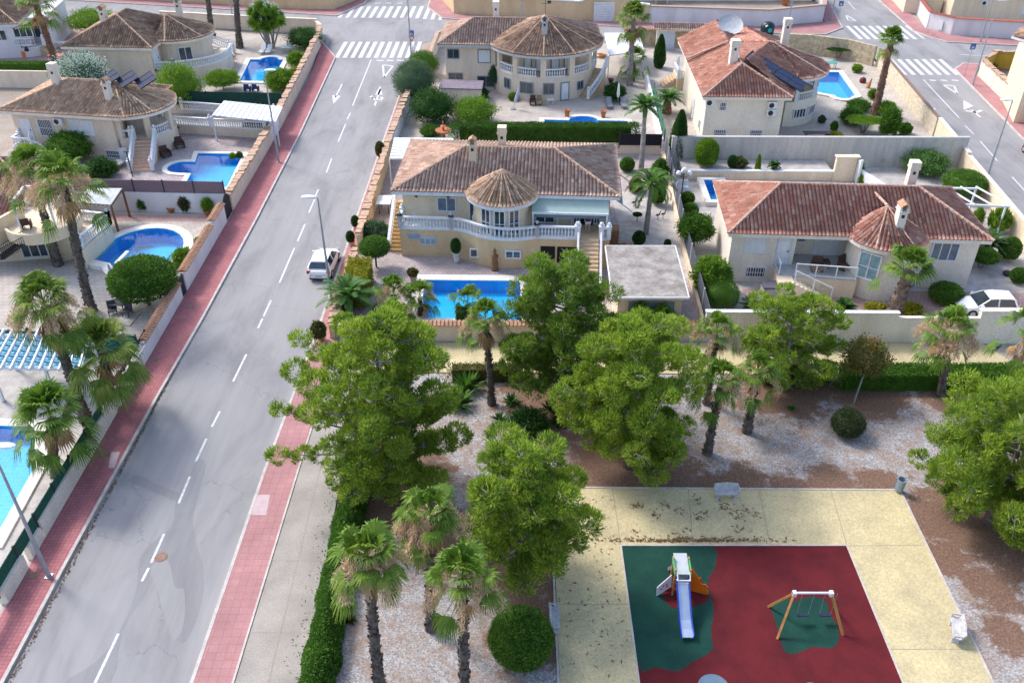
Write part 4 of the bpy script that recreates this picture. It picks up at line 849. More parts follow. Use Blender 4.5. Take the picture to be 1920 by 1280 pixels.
ro = roof(T, f1 + f3, [r1[0], r1[4]], [[(-.65, -.35), (11.9, -.35), (11.9, 8.1), (-.65, 8.1)], arc(bx, by, 6.38, 0, 360, 44)[:-1]], ZE, ROOFP, RIDGE, fr, M("grey_white_eaves", (.50, .50, .49)))
r_ = roof_mesh('round_roof', f2, ROOFB, T, fr); ridges(r_, r2[1:-1:2], RIDGE, fr, .09)
c_ = fr.hit(1021, 60, by - 3.1); chimney(ro, c_[0], by - 3.0, 5.5, 8.2, fr, .6, .6, 0, M("grey_chimney", (.5, .5, .5))); c_ = fr.hit(930, 22, 6.5); chimney(ro, c_[0], 6.5, 5.4, 7.9, fr, .65, .65, 1)
b = MB(fr); b.tube([(bx, by - .3, 7.5), (bx, by - .3, 9.2)], .03, 5); b.bar((bx - .5, by - .3, 8.8), (bx + .6, by - .3, 8.8), .04); b.box(bx + .2, by - .32, 8.85, bx + .6, by - .28, 9.1); b.build('weather_vane', DARK, ro)
# curved outside stair to the right of the veranda
b = MB(fr)
for i in range(12):
    a = -38 + i * 2.6 - 8; r0, r1_ = 5.75, 7.0; z = .2 * (i + 1)
    x = [(RC[0] + rr * math.cos(R(aa)), RC[1] + rr * math.sin(R(aa))) for rr, aa in ((r0, a), (r1_, a), (r1_, a + 2.6), (r0, a + 2.6))]; b.prism(x, 0, z, 0)
b.build('curved_staircase', [STEP], T)
balustrade(T, [(RC[0] + 7.0 * math.cos(R(-46 + i * 7.8)), RC[1] + 7.0 * math.sin(R(-46 + i * 7.8)), .2 + i * .6) for i in range(5)], fr)
# ------------------------------------------------------------ H5: left house with pink steps and three solar panels
fr = Frame(-46.3, 78.7, -9.0); ZE = 4.2
T = thing('house', "beige house with brown tiled roof, three dark solar panels and pink tiled steps", 'house', (-46, 79))
b = MB(fr); b.prism([(0, 0), (10.0, 0), (10, 8.6), (0, 8.6)], 0, ZE - .1); b.build('wall', BEIGE, T)
NC = (10.4, 3.5); NR = 3.3
b = MB(fr); b.prism(arc(NC[0], NC[1], NR, -95, 90, 18), 0, 1.75); b.build('porch_base', BEIGE, T)
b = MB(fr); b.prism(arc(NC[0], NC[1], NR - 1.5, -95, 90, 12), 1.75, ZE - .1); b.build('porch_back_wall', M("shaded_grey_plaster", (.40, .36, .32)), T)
for a in (-92, -45, 5, 60):
    b = MB(fr); b.obox((NC[0] + (NR - .25) * math.cos(R(a)), NC[1] + (NR - .25) * math.sin(R(a))), (math.sin(R(a)), -math.cos(R(a))), .55, .4, 1.75, ZE - .1); b.build('column', BEIGE, T)
balustrade(T, [(NC[0] + (NR - .2) * math.cos(R(a)), NC[1] + (NR - .2) * math.sin(R(a)), 1.75) for a in range(-40, 5, 9)], fr, posts=False)
balustrade(T, [(NC[0] + (NR - .2) * math.cos(R(a)), NC[1] + (NR - .2) * math.sin(R(a)), 1.75) for a in (-90, -82, -75)], fr)
# steps going toward the camera
fs = Frame(*fr.w(11.6, .55), -9.0 + 16)
stairs(T, fs, 0.0, 1.7, 0, 1.75, -3.4, 0, mt=PINKSTEP); 
for x in (-.1, 1.8): balustrade(T, [(x, 0, 1.8), (x, -3.4, .1)], fs)
f1, r1 = hip(-.8, -.7, 12.0, 8.2, ZE, 5.95, 4.2, 8.0); f2, r2 = cone(NC[0], NC[1] - .2, 4.0, ZE + .02, 5.8, -110, 80, 10, -1.5, .3)
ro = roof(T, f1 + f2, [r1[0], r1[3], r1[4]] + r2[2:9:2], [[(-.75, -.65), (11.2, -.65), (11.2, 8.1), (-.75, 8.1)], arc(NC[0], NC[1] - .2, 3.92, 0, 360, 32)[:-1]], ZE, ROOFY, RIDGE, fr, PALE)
c_ = fr.hit(110, 165, 3.2); chimney(ro, c_[0], 3.2, 5.2, 7.6, fr, .65, .65, 1); c_ = fr.hit(207, 190, 1.6); chimney(ro, c_[0], 1.6, 4.8, 7.0, fr, .55, .55, 0)
for k in range(3):
    x, z = fr.hit(197 + 33 * k, 158, 4.3); solar(ro, (x, 3.6, 6.1), (1.0, -.95, -.35), (1.3, .85, .75), fr)
x0, z0 = fr.hit(52, 266, 0); window(T, .6, 0, 1.15, 1.1, 2.2, (1, 0), fr, 'door', name='front_door'); winpx(T, fr, 0, 77, 224, 96, 255, 'grille'); winpx(T, fr, 0, 136, 226, 172, 252, 'shutter'); winpx(T, fr, 0, 200, 282, 224, 296, 'grille')
x, z = fr.hit(105, 232, 0); acunit(T, x, 0, z, fr)
balustrade(T, [(.3, -.15, 1.1), (.3, -1.3, 1.1), (2.2, -1.3, 1.1)], fr); b = MB(fr); b.box(.2, -1.4, 0, 2.3, -.02, 1.08); b.build('door_landing', [BEIGE], T)
balustrade(T, [(2.25, -1.3, 1.05), (4.0, -1.3, .1)], fr, posts=False)
# ------------------------------------------------------------ H6: upper left house
fr = Frame(-49.2, 98.2, -3.5); ZE = 4.2
T = thing('house', "beige house with brown hipped roof and white curved balustrade behind the white flowering oleander", 'house', (-49, 98))
b = MB(fr); b.prism([(.4, .3), (9.2, .3), (9.2, 9.5), (.4, 9.5)], 0, ZE - .1); b.build('wall', BEIGE, T)
NC = (10.4, 6.1); NR = 3.4
b = MB(fr); b.lathe(NC[0], NC[1], [(NR, 0), (NR, ZE - .15)], 30); b.build('round_wall', BEIGE, T)
b = MB(fr); b.prism([(8.6, .8), (11.5, .9)] + arc(NC[0] + .6, NC[1], 4.9, -75, 40, 14) + [(10, 9), (9.21, 9), (9.21, .31)], 0, 1.5); b.build('terrace', BEIGE, T)
balustrade(T, [(8.9, .75, 1.5), (11.3, .85, 1.5)], fr); balustrade(T, [(11.3, .85, 1.5)] + [(x, y, 1.5) for x, y in arc(NC[0] + .6, NC[1], 4.8, -70, 30, 10)], fr)
wincurve(T, NC[0], NC[1], NR + .02, -62, 1.9, 1.5, 1.5, fr, 'glass'); window(T, 9.22, .6, 1.55, 1.0, 2.2, (.35, 1), fr, 'door', name='side_door')
f1, r1 = hip(-.5, -.4, 9.9, 10.5, ZE, 6.6, 3.8, 6.2, True); f2, r2 = cone(NC[0], NC[1], NR + .7, ZE + .02, 6.1, -110, 110, 11, -1.2, 0)
ro = roof(T, f1 + f2, r1 + r2[1:-1:3], [[(-.45, -.35), (9.85, -.35), (9.85, 10.4), (-.45, 10.4)], arc(NC[0], NC[1], NR + .62, 0, 360, 32)[:-1]], ZE, ROOFB, RIDGE, fr, PALE)
c_ = fr.hit(200, 50, 4.5); chimney(ro, c_[0], 4.4, 5.0, 7.4, fr, .7, .7, 0); c_ = fr.hit(341, 45, 9); chimney(ro, c_[0], 9, 4.6, 7.2, fr, .6, .6, 0)
stf = Frame(*P(437, 103), -3.5); balustrade(T, [(*P(388, 100, 1.4), 1.5), (*P(432, 108), .1)], WF); balustrade(T, [(*P(398, 82, 1.4), 1.5), (*P(440, 100), .1)], WF)
b = MB(); a0 = Vector(P(390, 92, 1.45)); a1 = Vector(P(436, 104, 0)); 
for i in range(8):
    p = a0.lerp(a1, (i + .5) / 8); b.obox((p.x, p.y), tuple(a1 - a0), .55, 1.3, 0, 1.5 * (1 - i / 8) - .02)
b.build('staircase', [STEP], T)
balustrade(T, [(*P(368, 85, 1.45), 1.5), (*P(396, 82, 1.45), 1.5)], WF)
# ------------------------------------------------------------ H7: far upper left white house
T = thing('house', "white house with shuttered veranda and small railings above a barbecue at the top left corner", 'house', (-63, 108))
fr = Frame(-70, 106.2, 8)
b = MB(fr); b.prism([(0, 0), (10.7, 0), (10.7, 2.6), (13.5, 2.6), (13.5, 11), (0, 11)], 0, 4.0); b.build('wall', WHITEWALL, T)
winpx(T, fr, 0, 28, 50, 58, 71, 'glass', bars=2); winpx(T, fr, 0, -8, 56, 9, 77, 'glass'); x, z = fr.hit(28, 86, 0); x2, _ = fr.hit(62, 86, 0); balustrade(T, [(x, -.12, z), (x2, -.12, z)], fr, posts=False)
f1, r1 = hip(-.6, -.7, 11.3, 11.8, 4.1, 6.4, 5, 5.8); ro = roof(T, f1, r1, [[(-.5, -.6), (11.2, -.6), (11.2, 11.6), (-.5, 11.6)]], 4.1, ROOFB, RIDGE, fr, WHITE)
b = MB(fr); b.prism([(10.72, -.3), (13.8, 2.2), (13.9, 4.8), (10.72, 4.8)], 3.4, 3.6); b.build('porch_roof', M("pink_porch_roof", (.55, .40, .38)), T)
window(T, 11.0, 2.6, 1.6, 1.6, 1.5, (1, 0), fr, 'glass'); balustrade(T, [(13.2, .6, 1.2), (13.4, 2.4, 1.2)], fr); balustrade(T, [(10.9, .1, 1.2), (12.2, .8, 1.2)], fr, posts=False)
b = MB(fr); b.prism([(10.72, -.2), (12.6, .5), (13.3, 2.59), (10.72, 2.59)], 0, 1.15); b.build('porch_base', WHITEWALL, T)
b = MB(fr)
for i in range(5): b.box(12.7 + i * .3, .3 - i * .1, 0, 13.0 + i * .3, 2.2, 1.0 - i * .2)
b.build('steps', [STEP], T)
# ------------------------------------------------------------ H8: house with the balcony behind the tall palms
T = thing('house', "cream house with rounded balcony and orange tiled roofs behind the tall fan palms", 'house', (-38, 56))
fr = Frame(-38.8, 53.5, 8)
b = MB(fr); b.prism([(-8, 4.2), (4.5, 4.2), (4.5, 11), (-8, 11)], 0, 2.6); b.build('wall', CREAM, T)
b = MB(fr); b.prism(arc(4.7, 4.5, 2.6, -150, 40, 14) + [(4.4, 7), (2.4, 7)], 2.35, 2.9); b.build('balcony_floor', CREAM, T)
b = MB(fr); o_ = arc(4.7, 4.5, 2.62, -150, 40, 14); i_ = arc(4.7, 4.5, 2.45, -150, 40, 14)
b.prism(o_ + i_[::-1], 2.905, 3.2); b.build('balcony_parapet', CREAM, T)
b = MB(fr); b.prism([(1.5, 2.9), (2.9, 5.6), (3.15, 5.5), (1.75, 2.8)], 2.0, 3.8); b.build('slanting_parapet', CREAM, T)
b = MB(fr); b.prism([(5.0, 3.4), (6.3, 3.9), (6.5, 6.6), (4.6, 6.6)], 0, 2.34); b.build('porch_wall', CREAM, T)
b = MB(fr); x, z = fr.hit(105, 450, 2.4); window(T, 2.6, 4.2, .2, 1.9, 1.9, (1, 0), fr, 'glass', bars=2, name='patio_door')
f1, r1 = hip(-9, 8.5, 3.0, 15, 3.6, 5.2, -5, 0); ro = roof(T, f1, r1, [[(-9, 8.6), (2.95, 8.6), (2.95, 14.9), (-9, 14.9)]], 3.6, ROOFR, RIDGER, fr, CREAM)
roof_mesh('lower_roof', [[(-4, 3.8, 2.75), (1.7, 3.6, 2.75), (3.0, 8.2, 3.9), (-4, 8.2, 3.9)]], ROOFR, T, fr)
# terrace with straight balustrade right of the balcony
ta = P(147, 445, 1.7); tb = P(207, 417, 1.7); tc = P(190, 395, 1.7); td = P(140, 400, 1.7); te = P(153, 467, 1.7)
b = MB(); b.prism([te, tb, tc, td, P(140, 440, 1.7)], 0, 1.45); b.build('terrace_base', CREAM, T)
balustrade(T, [(*P(153, 463, 1.5), 1.5), (*P(206, 420, 1.5), 1.5)], WF); balustrade(T, [(*P(206, 420, 1.5), 1.5), (*P(151, 413, 1.5), 1.5)], WF)
b = MB(); 
pg = [P(22, 380, 5.2), P(90, 380, 5.2), P(108, 352, 5.2), P(45, 350, 5.2)]
for i in range(4): b.bar((*pg[i], 5.2), (*pg[(i + 1) % 4], 5.2), .16)
for i in (0, 1): b.bar((*pg[i], 5.2), (*pg[i], 2.6), .12)
for k in (.33, .66): b.bar((*Vector(pg[0]).lerp(Vector(pg[1]), k), 5.2), (*Vector(pg[3]).lerp(Vector(pg[2]), k), 5.2), .12)
b.build('balcony_pergola', WHITE, T)
b = MB(); q = [(-40, 51.5), (-38.2, 52.6), (-36.9, 53.6)]
for i in range(12):
    p = Vector(P(5, 480, .8)).lerp(Vector(P(42, 455, 2.4)), i / 11) ; z = .8 + i * .15; b.obox((p.x, p.y), (1, .5), .35, .9, z - .08, z)
for s in (0, 1):
    pa = [(*P(2, 468 + s * 16, 1.2 - s * .4), 1.2), (*P(45, 442 + s * 12, 2.9), 2.9)]
    b.bar((pa[0][0], pa[0][1], 1.5), (pa[1][0], pa[1][1], 3.3), .05)
    for k in range(14): p = Vector((pa[0][0], pa[0][1], .6)).lerp(Vector((pa[1][0], pa[1][1], 2.4)), k / 13); b.bar(p, p + Vector((0, 0, .9)), .03)
b.build('iron_staircase', DARK, T)
# ------------------------------------------------------------ H9, H10: houses at the right edge and top right
T = thing('house', "cream house corner beside the mustard walled yard at the right edge", 'house', (56, 92))
b = MB(); b.prism([P(1899, 232), P(1884, 160, 1.5), P(1893, 135, 2), P(1990, 150, 2), P(1990, 232)], 0, 5.2); b.build('wall', CREAM, T)
e = [P(1897, 68, 5.4), P(1990, 95, 5.4), P(1990, 60, 5.4), P(1912, 55, 5.4)]
roof_mesh('roof', [[(*e[0], 5.4), (*e[1], 5.4), (e[2][0], e[2][1], 6.6)], [(*e[0], 5.4), (e[2][0], e[2][1], 6.6), (*e[3], 5.4)]], ROOFB, T)
b = MB(); b.prism(e, 5.15, 5.38); b.build('eaves', WHITE, T)
T = thing('house', "pale house with an air conditioner above the red tiled corner wall at the top right", 'house', (64, 128))
b = MB(); b.prism([(59.9, 124.2), (70.4, 122.5), (71.4, 132), (60.5, 134)], 0, 4.3); b.build('wall', CREAM, T)
f1, r1 = hip(0, 0, 12, 11, 4.5, 6.5, 5, 7); roof(T, f1, r1, [[(0.05, .05), (11.9, .05), (11.9, 10.9), (.05, 10.9)]], 4.5, ROOFR, RIDGER, Frame(59.2, 123.7, -9))
f9 = Frame(59.9, 124.2, -9.2); acunit(T, 3.5, 0, 2.2, f9, .5); window(T, .05, 1.9, 1.8, 1.3, 1.5, (0, -1), f9, 'glass'); window(T, 8.9, 0, 1.2, .9, 2.2, (1, 0), f9, 'door', name='side_door')
b = MB(); b.prism([(55, 128), (59.8, 127), (60.4, 134), (56, 136)], 0, 2.2); b.build('terrace', CREAM, T); balustrade(T, [(55.2, 128, 2.2), (59.5, 127.1, 2.2)])
b = MB(); b.prism([(70.41, 123), (78, 122), (78, 130), (71.3, 131)], 0, 4.2); b.build('annexe', M("lilac_render", (.48, .44, .55)), T)
# ------------------------------------------------------------ garden and boundary walls
def wall(label, pts, h, mt, th=.28, cap=None, capm=None, base=0, name='garden_wall', steps=None, capw=.14, caph=.08):
    """pts: centre line; h: one height or one per segment"""
    T = thing(name, label, 'wall', (*pts[0], 0)); b = MB(); c = MB(); rg = []
    for i, (p, q) in enumerate(zip(pts[:-1], pts[1:])):
        hh = h[i] if hasattr(h, '__len__') else h; d = Vector((q[0] - p[0], q[1] - p[1])); L = d.length; mid = ((p[0] + q[0]) / 2, (p[1] + q[1]) / 2)
        b.obox(mid, d, L + th * .9 - .006 * i, th - .004 * i, base, hh + .003 * i)
        if cap == 'flat': c.obox(mid, d, L + th + .1, th + capw, hh + .004, hh + caph + .003 * i)
        elif cap in ('tiles', 'stones'):
            k = int(L / (.26 if cap == 'tiles' else .55)); dn = d.normalized(); nn = Vector((-dn.y, dn.x))
            for j in range(k):
                a = Vector(p) + d * ((j + .5) / k)
                if cap == 'tiles':
                    w_ = th / 2 + .2; z = hh + .07; vs = []
                    for s_, zz in ((-w_, 0), (0, .14), (w_, 0)):
                        for o_, z2 in ((-.1, 0), (-.06, .07), (.06, .07), (.1, 0)): vs.append((a.x + nn.x * s_ + dn.x * o_, a.y + nn.y * s_ + dn.y * o_, z + zz + z2 - .06))
                    c.add(vs, [(r * 4 + e, r * 4 + e + 1, r * 4 + e + 5, r * 4 + e + 4) for r in range(2) for e in range(3)] + [(0, 3, 2, 1), (8, 9, 10, 11)])
                else:
                    c.obox((a.x + random.uniform(-.03, .03), a.y), (dn.x + random.uniform(-.12, .12), dn.y + random.uniform(-.1, .1)), L / k * random.uniform(.8, 1.0), th + random.uniform(.12, .38), hh - .02, hh + random.uniform(.08, .22), 0)
            if cap == 'tiles': c.obox(mid, d, L, th + .1, hh + .002, hh + .09)
    b.build('wall', mt, T)
    if cap: c.build('coping', capm or CAPTILE, T)
    return T
def fence(label, pts, z0, z1, mt, th=.05, post=2.5, pm=None, name='fence', rail=True):
    T = thing(name, label, 'fence', (*pts[0], z0)); b = MB(); p_ = []
    for p, q in zip(pts[:-1], pts[1:]):
        d = Vector((q[0] - p[0], q[1] - p[1])); b.obox(((p[0] + q[0]) / 2, (p[1] + q[1]) / 2), d, d.length, th, z0, z1)
        k = max(1, int(d.length / post))
        for i in range(k + 1): a = Vector(p) + d * (i / k); p_.append((a.x, a.y))
    b.build('panel', mt, T)
    for a in p_:
        b = MB(); b.box(a[0] - .04, a[1] - .06, max(0, z0 - .3), a[0] + .04, a[1] + .06, z1 + .08); b.build('post', pm or DARK, T)
    return T
wall("long beige wall with rough stone capping, top of the left pavement up to the junction", [(XL - .2, 84.5), (-23.7, 98), (-24.2, 112), (-24.6, 115.6)], [1.7, 1.7, 1.7], BEIGE, cap='stones', capm=CAPSTONE, th=.35)
wall("beige wall with rough stone capping beside the turquoise pool with rounded steps", [(XL - .2, 66.4), (XL - .2, 80.6)], 1.6, BEIGE, cap='stones', capm=CAPSTONE, th=.35)
wall("short white wall with blue grey house plate between two stone capped walls", [(XL - .2, 81.0), (XL - .2, 84.3)], 1.5, WHITEWALL, cap='flat', capm=WHITE)
wall("white wall with brown tile capping beside the round dolphin pool, further of two", [(XL - .15, 60.9), (XL - .15, 64.0)], 1.75, WHITEWALL, cap='tiles')
wall("white wall with brown tile capping beside the round dolphin pool, longer nearer part", [(XL - .15, 53.6), (XL - .15, 60.6)], 1.55, WHITEWALL, cap='tiles')
wall("low white wall with ridged tile capping in front of the big clipped ficus", [(XL - .15, 45.4), (XL - .15, 52.4)], 1.35, WHITEWALL, cap='tiles')
wall("plain beige wall at the left pavement below the two broad fan palms", [(XL - .15, 30.4), (XL - .15, 45.1)], 1.15, PALE, th=.3)
wall("short low beige wall piece between green gates at the lower left, beside the nearest lamp", [(XL - .15, 29.0), (XL - .15, 30.0)], .9, PALE, th=.3)
wall("beige wall stub with green mesh at the very lower left", [(XL - .15, 26.4), (XL - .15, 28.1)], 1.0, PALE, th=.4)
fence("green mesh fence on the low walls beside the corner pool at the lower left", [(XL - .15, 24), (XL - .15, 38.5)], .9, 1.7, M("green_mesh", (.02, .10, .07), (.01, .06, .04), 8, .9), th=.04, post=2)
fence("dark railing with dry hedge behind the plain beige wall at the left", [(XL - .3, 38.9), (XL - .3, 46.3)], 1.25, 1.55, DARK, th=.03)
fence("teal screen fence between the blue pergola garden and the ficus garden", [(-48, 47.0), (-23.5, 45.2)], 0, 1.9, M("teal_screen", (.01, .13, .12), (.008, .10, .09), 3, .85), th=.06)
fence("dusty purple reed screen above the white wall behind the dolphin pool", [(-36, 66.6), (-23.5, 66.0)], 1.7, 2.75, M("purple_reed_screen", (.23, .16, .18), (.17, .11, .13), 9, .9, stretch=(4, 4, .3)), th=.06)
wall("white garden wall below the purple reed screen", [(-36, 66.55), (-23.6, 65.95)], 1.7, WHITEWALL)
fence("dark green screen behind the pool loungers, left of the tall lamp", [(-44.5, 89.6), (-23.7, 88.4)], .9, 2.3, GREENFAB, th=.06)
wall("beige wall along the far cross street behind the palm trunks", [(-47, 121.8), (-30, 118.6), (-25.6, 118.0), (-24.6, 115.9)], [1.8, 1.8, 1.6], BEIGE, cap='flat', capm=BEIGE)
wall("beige rear wall below the dark hedge at the upper left", [(-75, 97.6), (-49.5, 96.6)], 1.9, BEIGE)
wall("cream corner wall across the cross street at the top left", [(-75, 139.5), (-30.1, 129.9), (-25.4, 129.6), (-22.4, 136), (-22, 160)], 2.4, OCHRE, cap='flat', capm=BEIGE)
# far wall with white coping and arch over the garage
T = wall("long cream wall with white coping across the street at the top centre", [(-10.2, 150), (-10.3, 135.4), (-8.0, 127.6), (9.0, 124.2)], 2.5, OCHRE, cap='flat', capm=WHITE, capw=.3, caph=.16)
T = thing('garage_gate', "white roller gate under a raised white arched coping in the far cream wall", 'gate', (12.5, 124))
arch = [(8.9, 2.5), (9.6, 2.6), (10.4, 3.2), (11.2, 3.75), (13, 3.9), (15, 3.75), (15.9, 3.1), (16.7, 2.55), (18.5, 2.4)]
def yw(x): return 124.25 - (x - 8.9) * .155
b = MB(); q = [(x, z) for x, z in arch]
for (x0, z0), (x1, z1) in zip(q[:-1], q[1:]):
    b.add([(x0, yw(x0) - .15, 0), (x1, yw(x1) - .15, 0), (x1, yw(x1) - .15, z1), (x0, yw(x0) - .15, z0), (x0, yw(x0) + .15, 0), (x1, yw(x1) + .15, 0), (x1, yw(x1) + .15, z1), (x0, yw(x0) + .15, z0)], [(0, 1, 2, 3), (5, 4, 7, 6), (3, 2, 6, 7)])
b.build('gate_wall', OCHRE, T)
b = MB()
for (x0, z0), (x1, z1) in zip(q[:-1], q[1:]): b.bar((x0, yw(x0), z0 + .06), (x1, yw(x1), z1 + .06), .6, .18)
b.build('coping', WHITE, T); b = MB()
for i in range(8): b.box(11.1, yw(13) - .28, .1 + i * .32, 14.4, yw(13) - .2 + .02, .1 + i * .32 + .29)
b.build('roller_door', WHITE, T)
wall("pale wall with brown ledge across the street at the top right of centre", [(18.6, 122.85), (34.2, 120.9), (42.2, 123.5), (44.6, 131), (45, 150)], 2.2, WHITEWALL, cap='flat', capm=M("brown_ledge", (.40, .29, .22)), capw=.3, caph=.14)
wall("pale corner wall with red tile capping at the top right", [(59.6, 150), (58.4, 135.4), (55.4, 120.2), (57.4, 117.4), (63, 116.0), (76, 113)], 2.1, WHITEWALL, cap='tiles', capm=M("red_cap_tile", (.45, .14, .10), (.3, .1, .07), 5))
# right street walls
wall("cream pebbled wall with brown capping along the left side of the right street, upper part", [(kl(104) - .4, 104.6), (kl(82) - .4, 82.6)], 1.9, M("pebbled_render", (.62, .55, .42), (.46, .39, .28), 3, .95, bmp=.6, fine=6), cap='flat', capm=M("brown_cap", (.22, .14, .11)), capw=.05)
wall("cream wall along the left side of the right street, lower part by the gravel garden", [(kl(82.2) - .35, 82.2), (kl(74) - .35, 74), (kl(50) - .35, 50), (kl(46.8) - .35, 46.8)], [1.9, 1.7, 1.7], CREAM, cap='flat', capm=PALE, capw=.08)
wall("natural stone wall curving behind the bonsai tree and green table", [(33, 109.8), (36.5, 109.2), (40.5, 107.2), (42.7, 104.6)], 2.3, M("yellow_field_stone", (.52, .43, .29), (.34, .28, .19), 2.2, .95, bmp=.8, fine=3.5), th=.4)
wall("rough stone wall beside the white garden gate, at the top", [(14.2, 113), (22, 112)], 2.0, MATS["yellow_field_stone"], cap='tiles')
wall("stained grey retaining wall between the two red roofed houses", [(14.6, 75.5), (28, 75.35), (38.6, 75.3), (40.9, 75.3)], 2.8, CONCW, th=.35, cap='flat', capm=M("grey_cap", (.46, .44, .42)), capw=.02, caph=.05)
b = MB(); b.box(15.2, 72.7, 0, 28.4, 75.15, .72); setp(b.build("planter_soil", WGRAV), kind="structure")
wall("low white capped planter wall in front of the stained grey retaining wall", [(15.3, 72.6), (28.3, 72.4)], .8, CREAM, cap='flat', capm=WHITE, capw=.1)
T = thing('garden_gate', "tall white framed gate pier at the end of the low planter wall", 'gate', (28.6, 72.6))
b = MB(); b.box(28.4, 72.1, 0, 30.2, 72.5, 2.2); b.box(28.3, 72.0, 2.2, 30.4, 72.6, 2.32); b.build('pier', CREAM, T); b = MB(); b.box(30.25, 71.5, .1, 30.33, 73.2, 2.1); b.box(30.2, 71.3, 0, 30.4, 71.5, 2.3); b.build('gate_frame', WHITE, T)
wall("white low wall running back from the tall gate pier", [(30.6, 71.5), (32.4, 66)], 1.3, WHITE)
b = MB()
T = thing('pergola', "white open beam pergola behind the chimney of the low red roofed house", 'pergola', (35, 64))
for x0, y0, x1, y1 in ((32.5, 65.5, 37.5, 65.2), (33.4, 62.5, 38.6, 62.0)): b.bar((x0, y0, 2.5), (x1, y1, 2.5), .14)
for k in range(5): b.bar((32.5 + k * 1.25, 65.5, 2.56), (33.4 + k * 1.3, 62.2, 2.56), .1)
for x, y in ((32.7, 65.4), (37.4, 65.2), (38.4, 62.1), (33.5, 62.5)): b.bar((x, y, 0), (x, y, 2.5), .12)
b.build('beams', WHITE, T)
wall("beige rear wall of the park footpath with tile capping below the villa pool", [(-11.1, 47.35), (12.4, 47.4)], 1.35, BEIGE, cap='tiles', th=.3)
wall("pale concrete wall behind the park path, in front of the low red roofed house", [(12.6, 47.35), (24.6, 47.2)], 2.3, PALE, cap='flat', capm=WHITE, capw=.06)
wall("lower pale concrete wall between the fan palm and the higher right part", [(24.75, 47.2), (30.0, 47.15)], 2.0, PALE, th=.26)
wall("higher pale concrete wall in front of the white parked car", [(30.1, 47.15), (38.8, 47.1)], 2.5, PALE, th=.34, cap='flat', capm=PALE, capw=.06)
wall("ochre wall with rough capping beside the narrow right pavement by the villa", [(-11.75, 47.6), (-11.65, 57.6)], 1.2, OCHRE, cap='stones', capm=CAPSTONE, th=.3)
wall("ochre wall with rough capping beside the villa's left side", [(-11.6, 59.2), (-11.45, 78.6)], 1.6, OCHRE, cap='stones', capm=CAPSTONE, th=.3)
wall("white wall with rough stone capping behind the orange fountain garden", [(-11.4, 79.0), (-10.9, 92.5)], 1.6, WHITEWALL, cap='stones', capm=CAPSTONE, th=.35)
wall("cream corner wall with curved capping left of the round veranda house", [(-9.7, 101), (-9.3, 111.8), (-7.6, 114.4), (-4, 114.2)], 1.8, BEIGE, cap='flat', capm=CAPSTONE)
wall("beige wall between the dark hedge and the brown roofed villa", [(-11.2, 78.9), (13.9, 78.2)], 1.0, BEIGE)
fence("black screen at the right end of the tall clipped hedge", [(10.0, 77.9), (13.9, 77.8)], 1.0, 2.1, M("black_mesh", (.015, .012, .02)), th=.05)
wall("white boundary wall beside the small date palm, between two pool gardens", [(14.15, 79), (15.2, 100)], 1.2, WHITE, th=.25)
fence("green mesh screen leaning along the white boundary wall", [(14.4, 79.2), (15.1, 92)], 1.2, 2.0, M("bright_green_mesh", (.02, .17, .09), (.015, .12, .06), 3, .9), th=.05)
fence("dark grey screen fence between the villa garden and the low red roofed house", [(12.9, 47.6), (13.3, 60), (14.3, 77.5)], .5, 1.95, M("dark_grey_screen", (.09, .10, .13), (.07, .075, .10), 5, .9), th=.06, pm=M("pale_post", (.5, .5, .5)))
wall("low cream wall under the dark grey screen fence", [(12.8, 47.6), (13.2, 60), (14.2, 77.5)], .5, CREAM, th=.3)
wall("white wall of the right hand street on the pavement side", [(kr(40) + 2.0, 40), (kr(96) + 2.0, 96), (kr(100) + 2.05, 100.5)], 1.9, M("bright_cream_render", (.70, .65, .55), (.6, .55, .46), .6, .9), cap='stones', capm=CAPSTONE, th=.3)
wall("mustard yellow yard wall at the right edge beside the street corner", [(54.2, 100.8), (56.5, 103.4), (66, 102.3)], 2.0, YELLOWW, cap='stones', capm=CAPSTONE)
wall("white wall below the dark green screen left of the tall lamp", [(-44.5, 89.5), (-23.7, 88.3)], .95, WHITEWALL)
wall("beige side wall with balustrade line left of the white carport", [(-34.6, 83.7), (-24, 82.1)], .9, BEIGE)
T = thing('balustrade', "long white balustrade behind the turquoise pool, lower of two", 'balustrade', (-30, 82)); balustrade(T, [(-34.6, 83.5, .9), (-29.5, 82.8, .9), (-24, 81.9, .9)], posts='all', name='railing', h=.85)
T = thing('balustrade', "long white balustrade below the white carport roof, upper of two", 'balustrade', (-30, 86)); balustrade(T, [(-34.0, 88.2, .7), (-29.5, 87.2, .7), (-24, 86.2, .7)], name='railing', h=.85)
T = thing('balustrade', "short white balustrade climbing beside the house with the pink steps", 'balustrade', (-35.6, 84)); balustrade(T, [(-36.4, 81.2, 1.5), (-34.4, 83.4, 1.5), (-34.6, 86, 1.5)], posts='all', name='railing', h=.9)
b = MB(); b.prism([(-37.5, 80.8), (-36.3, 81.0), (-34.3, 83.3), (-34.5, 86.1), (-37.5, 86.1)], 0, 1.48); b.build('base', BEIGE, T)
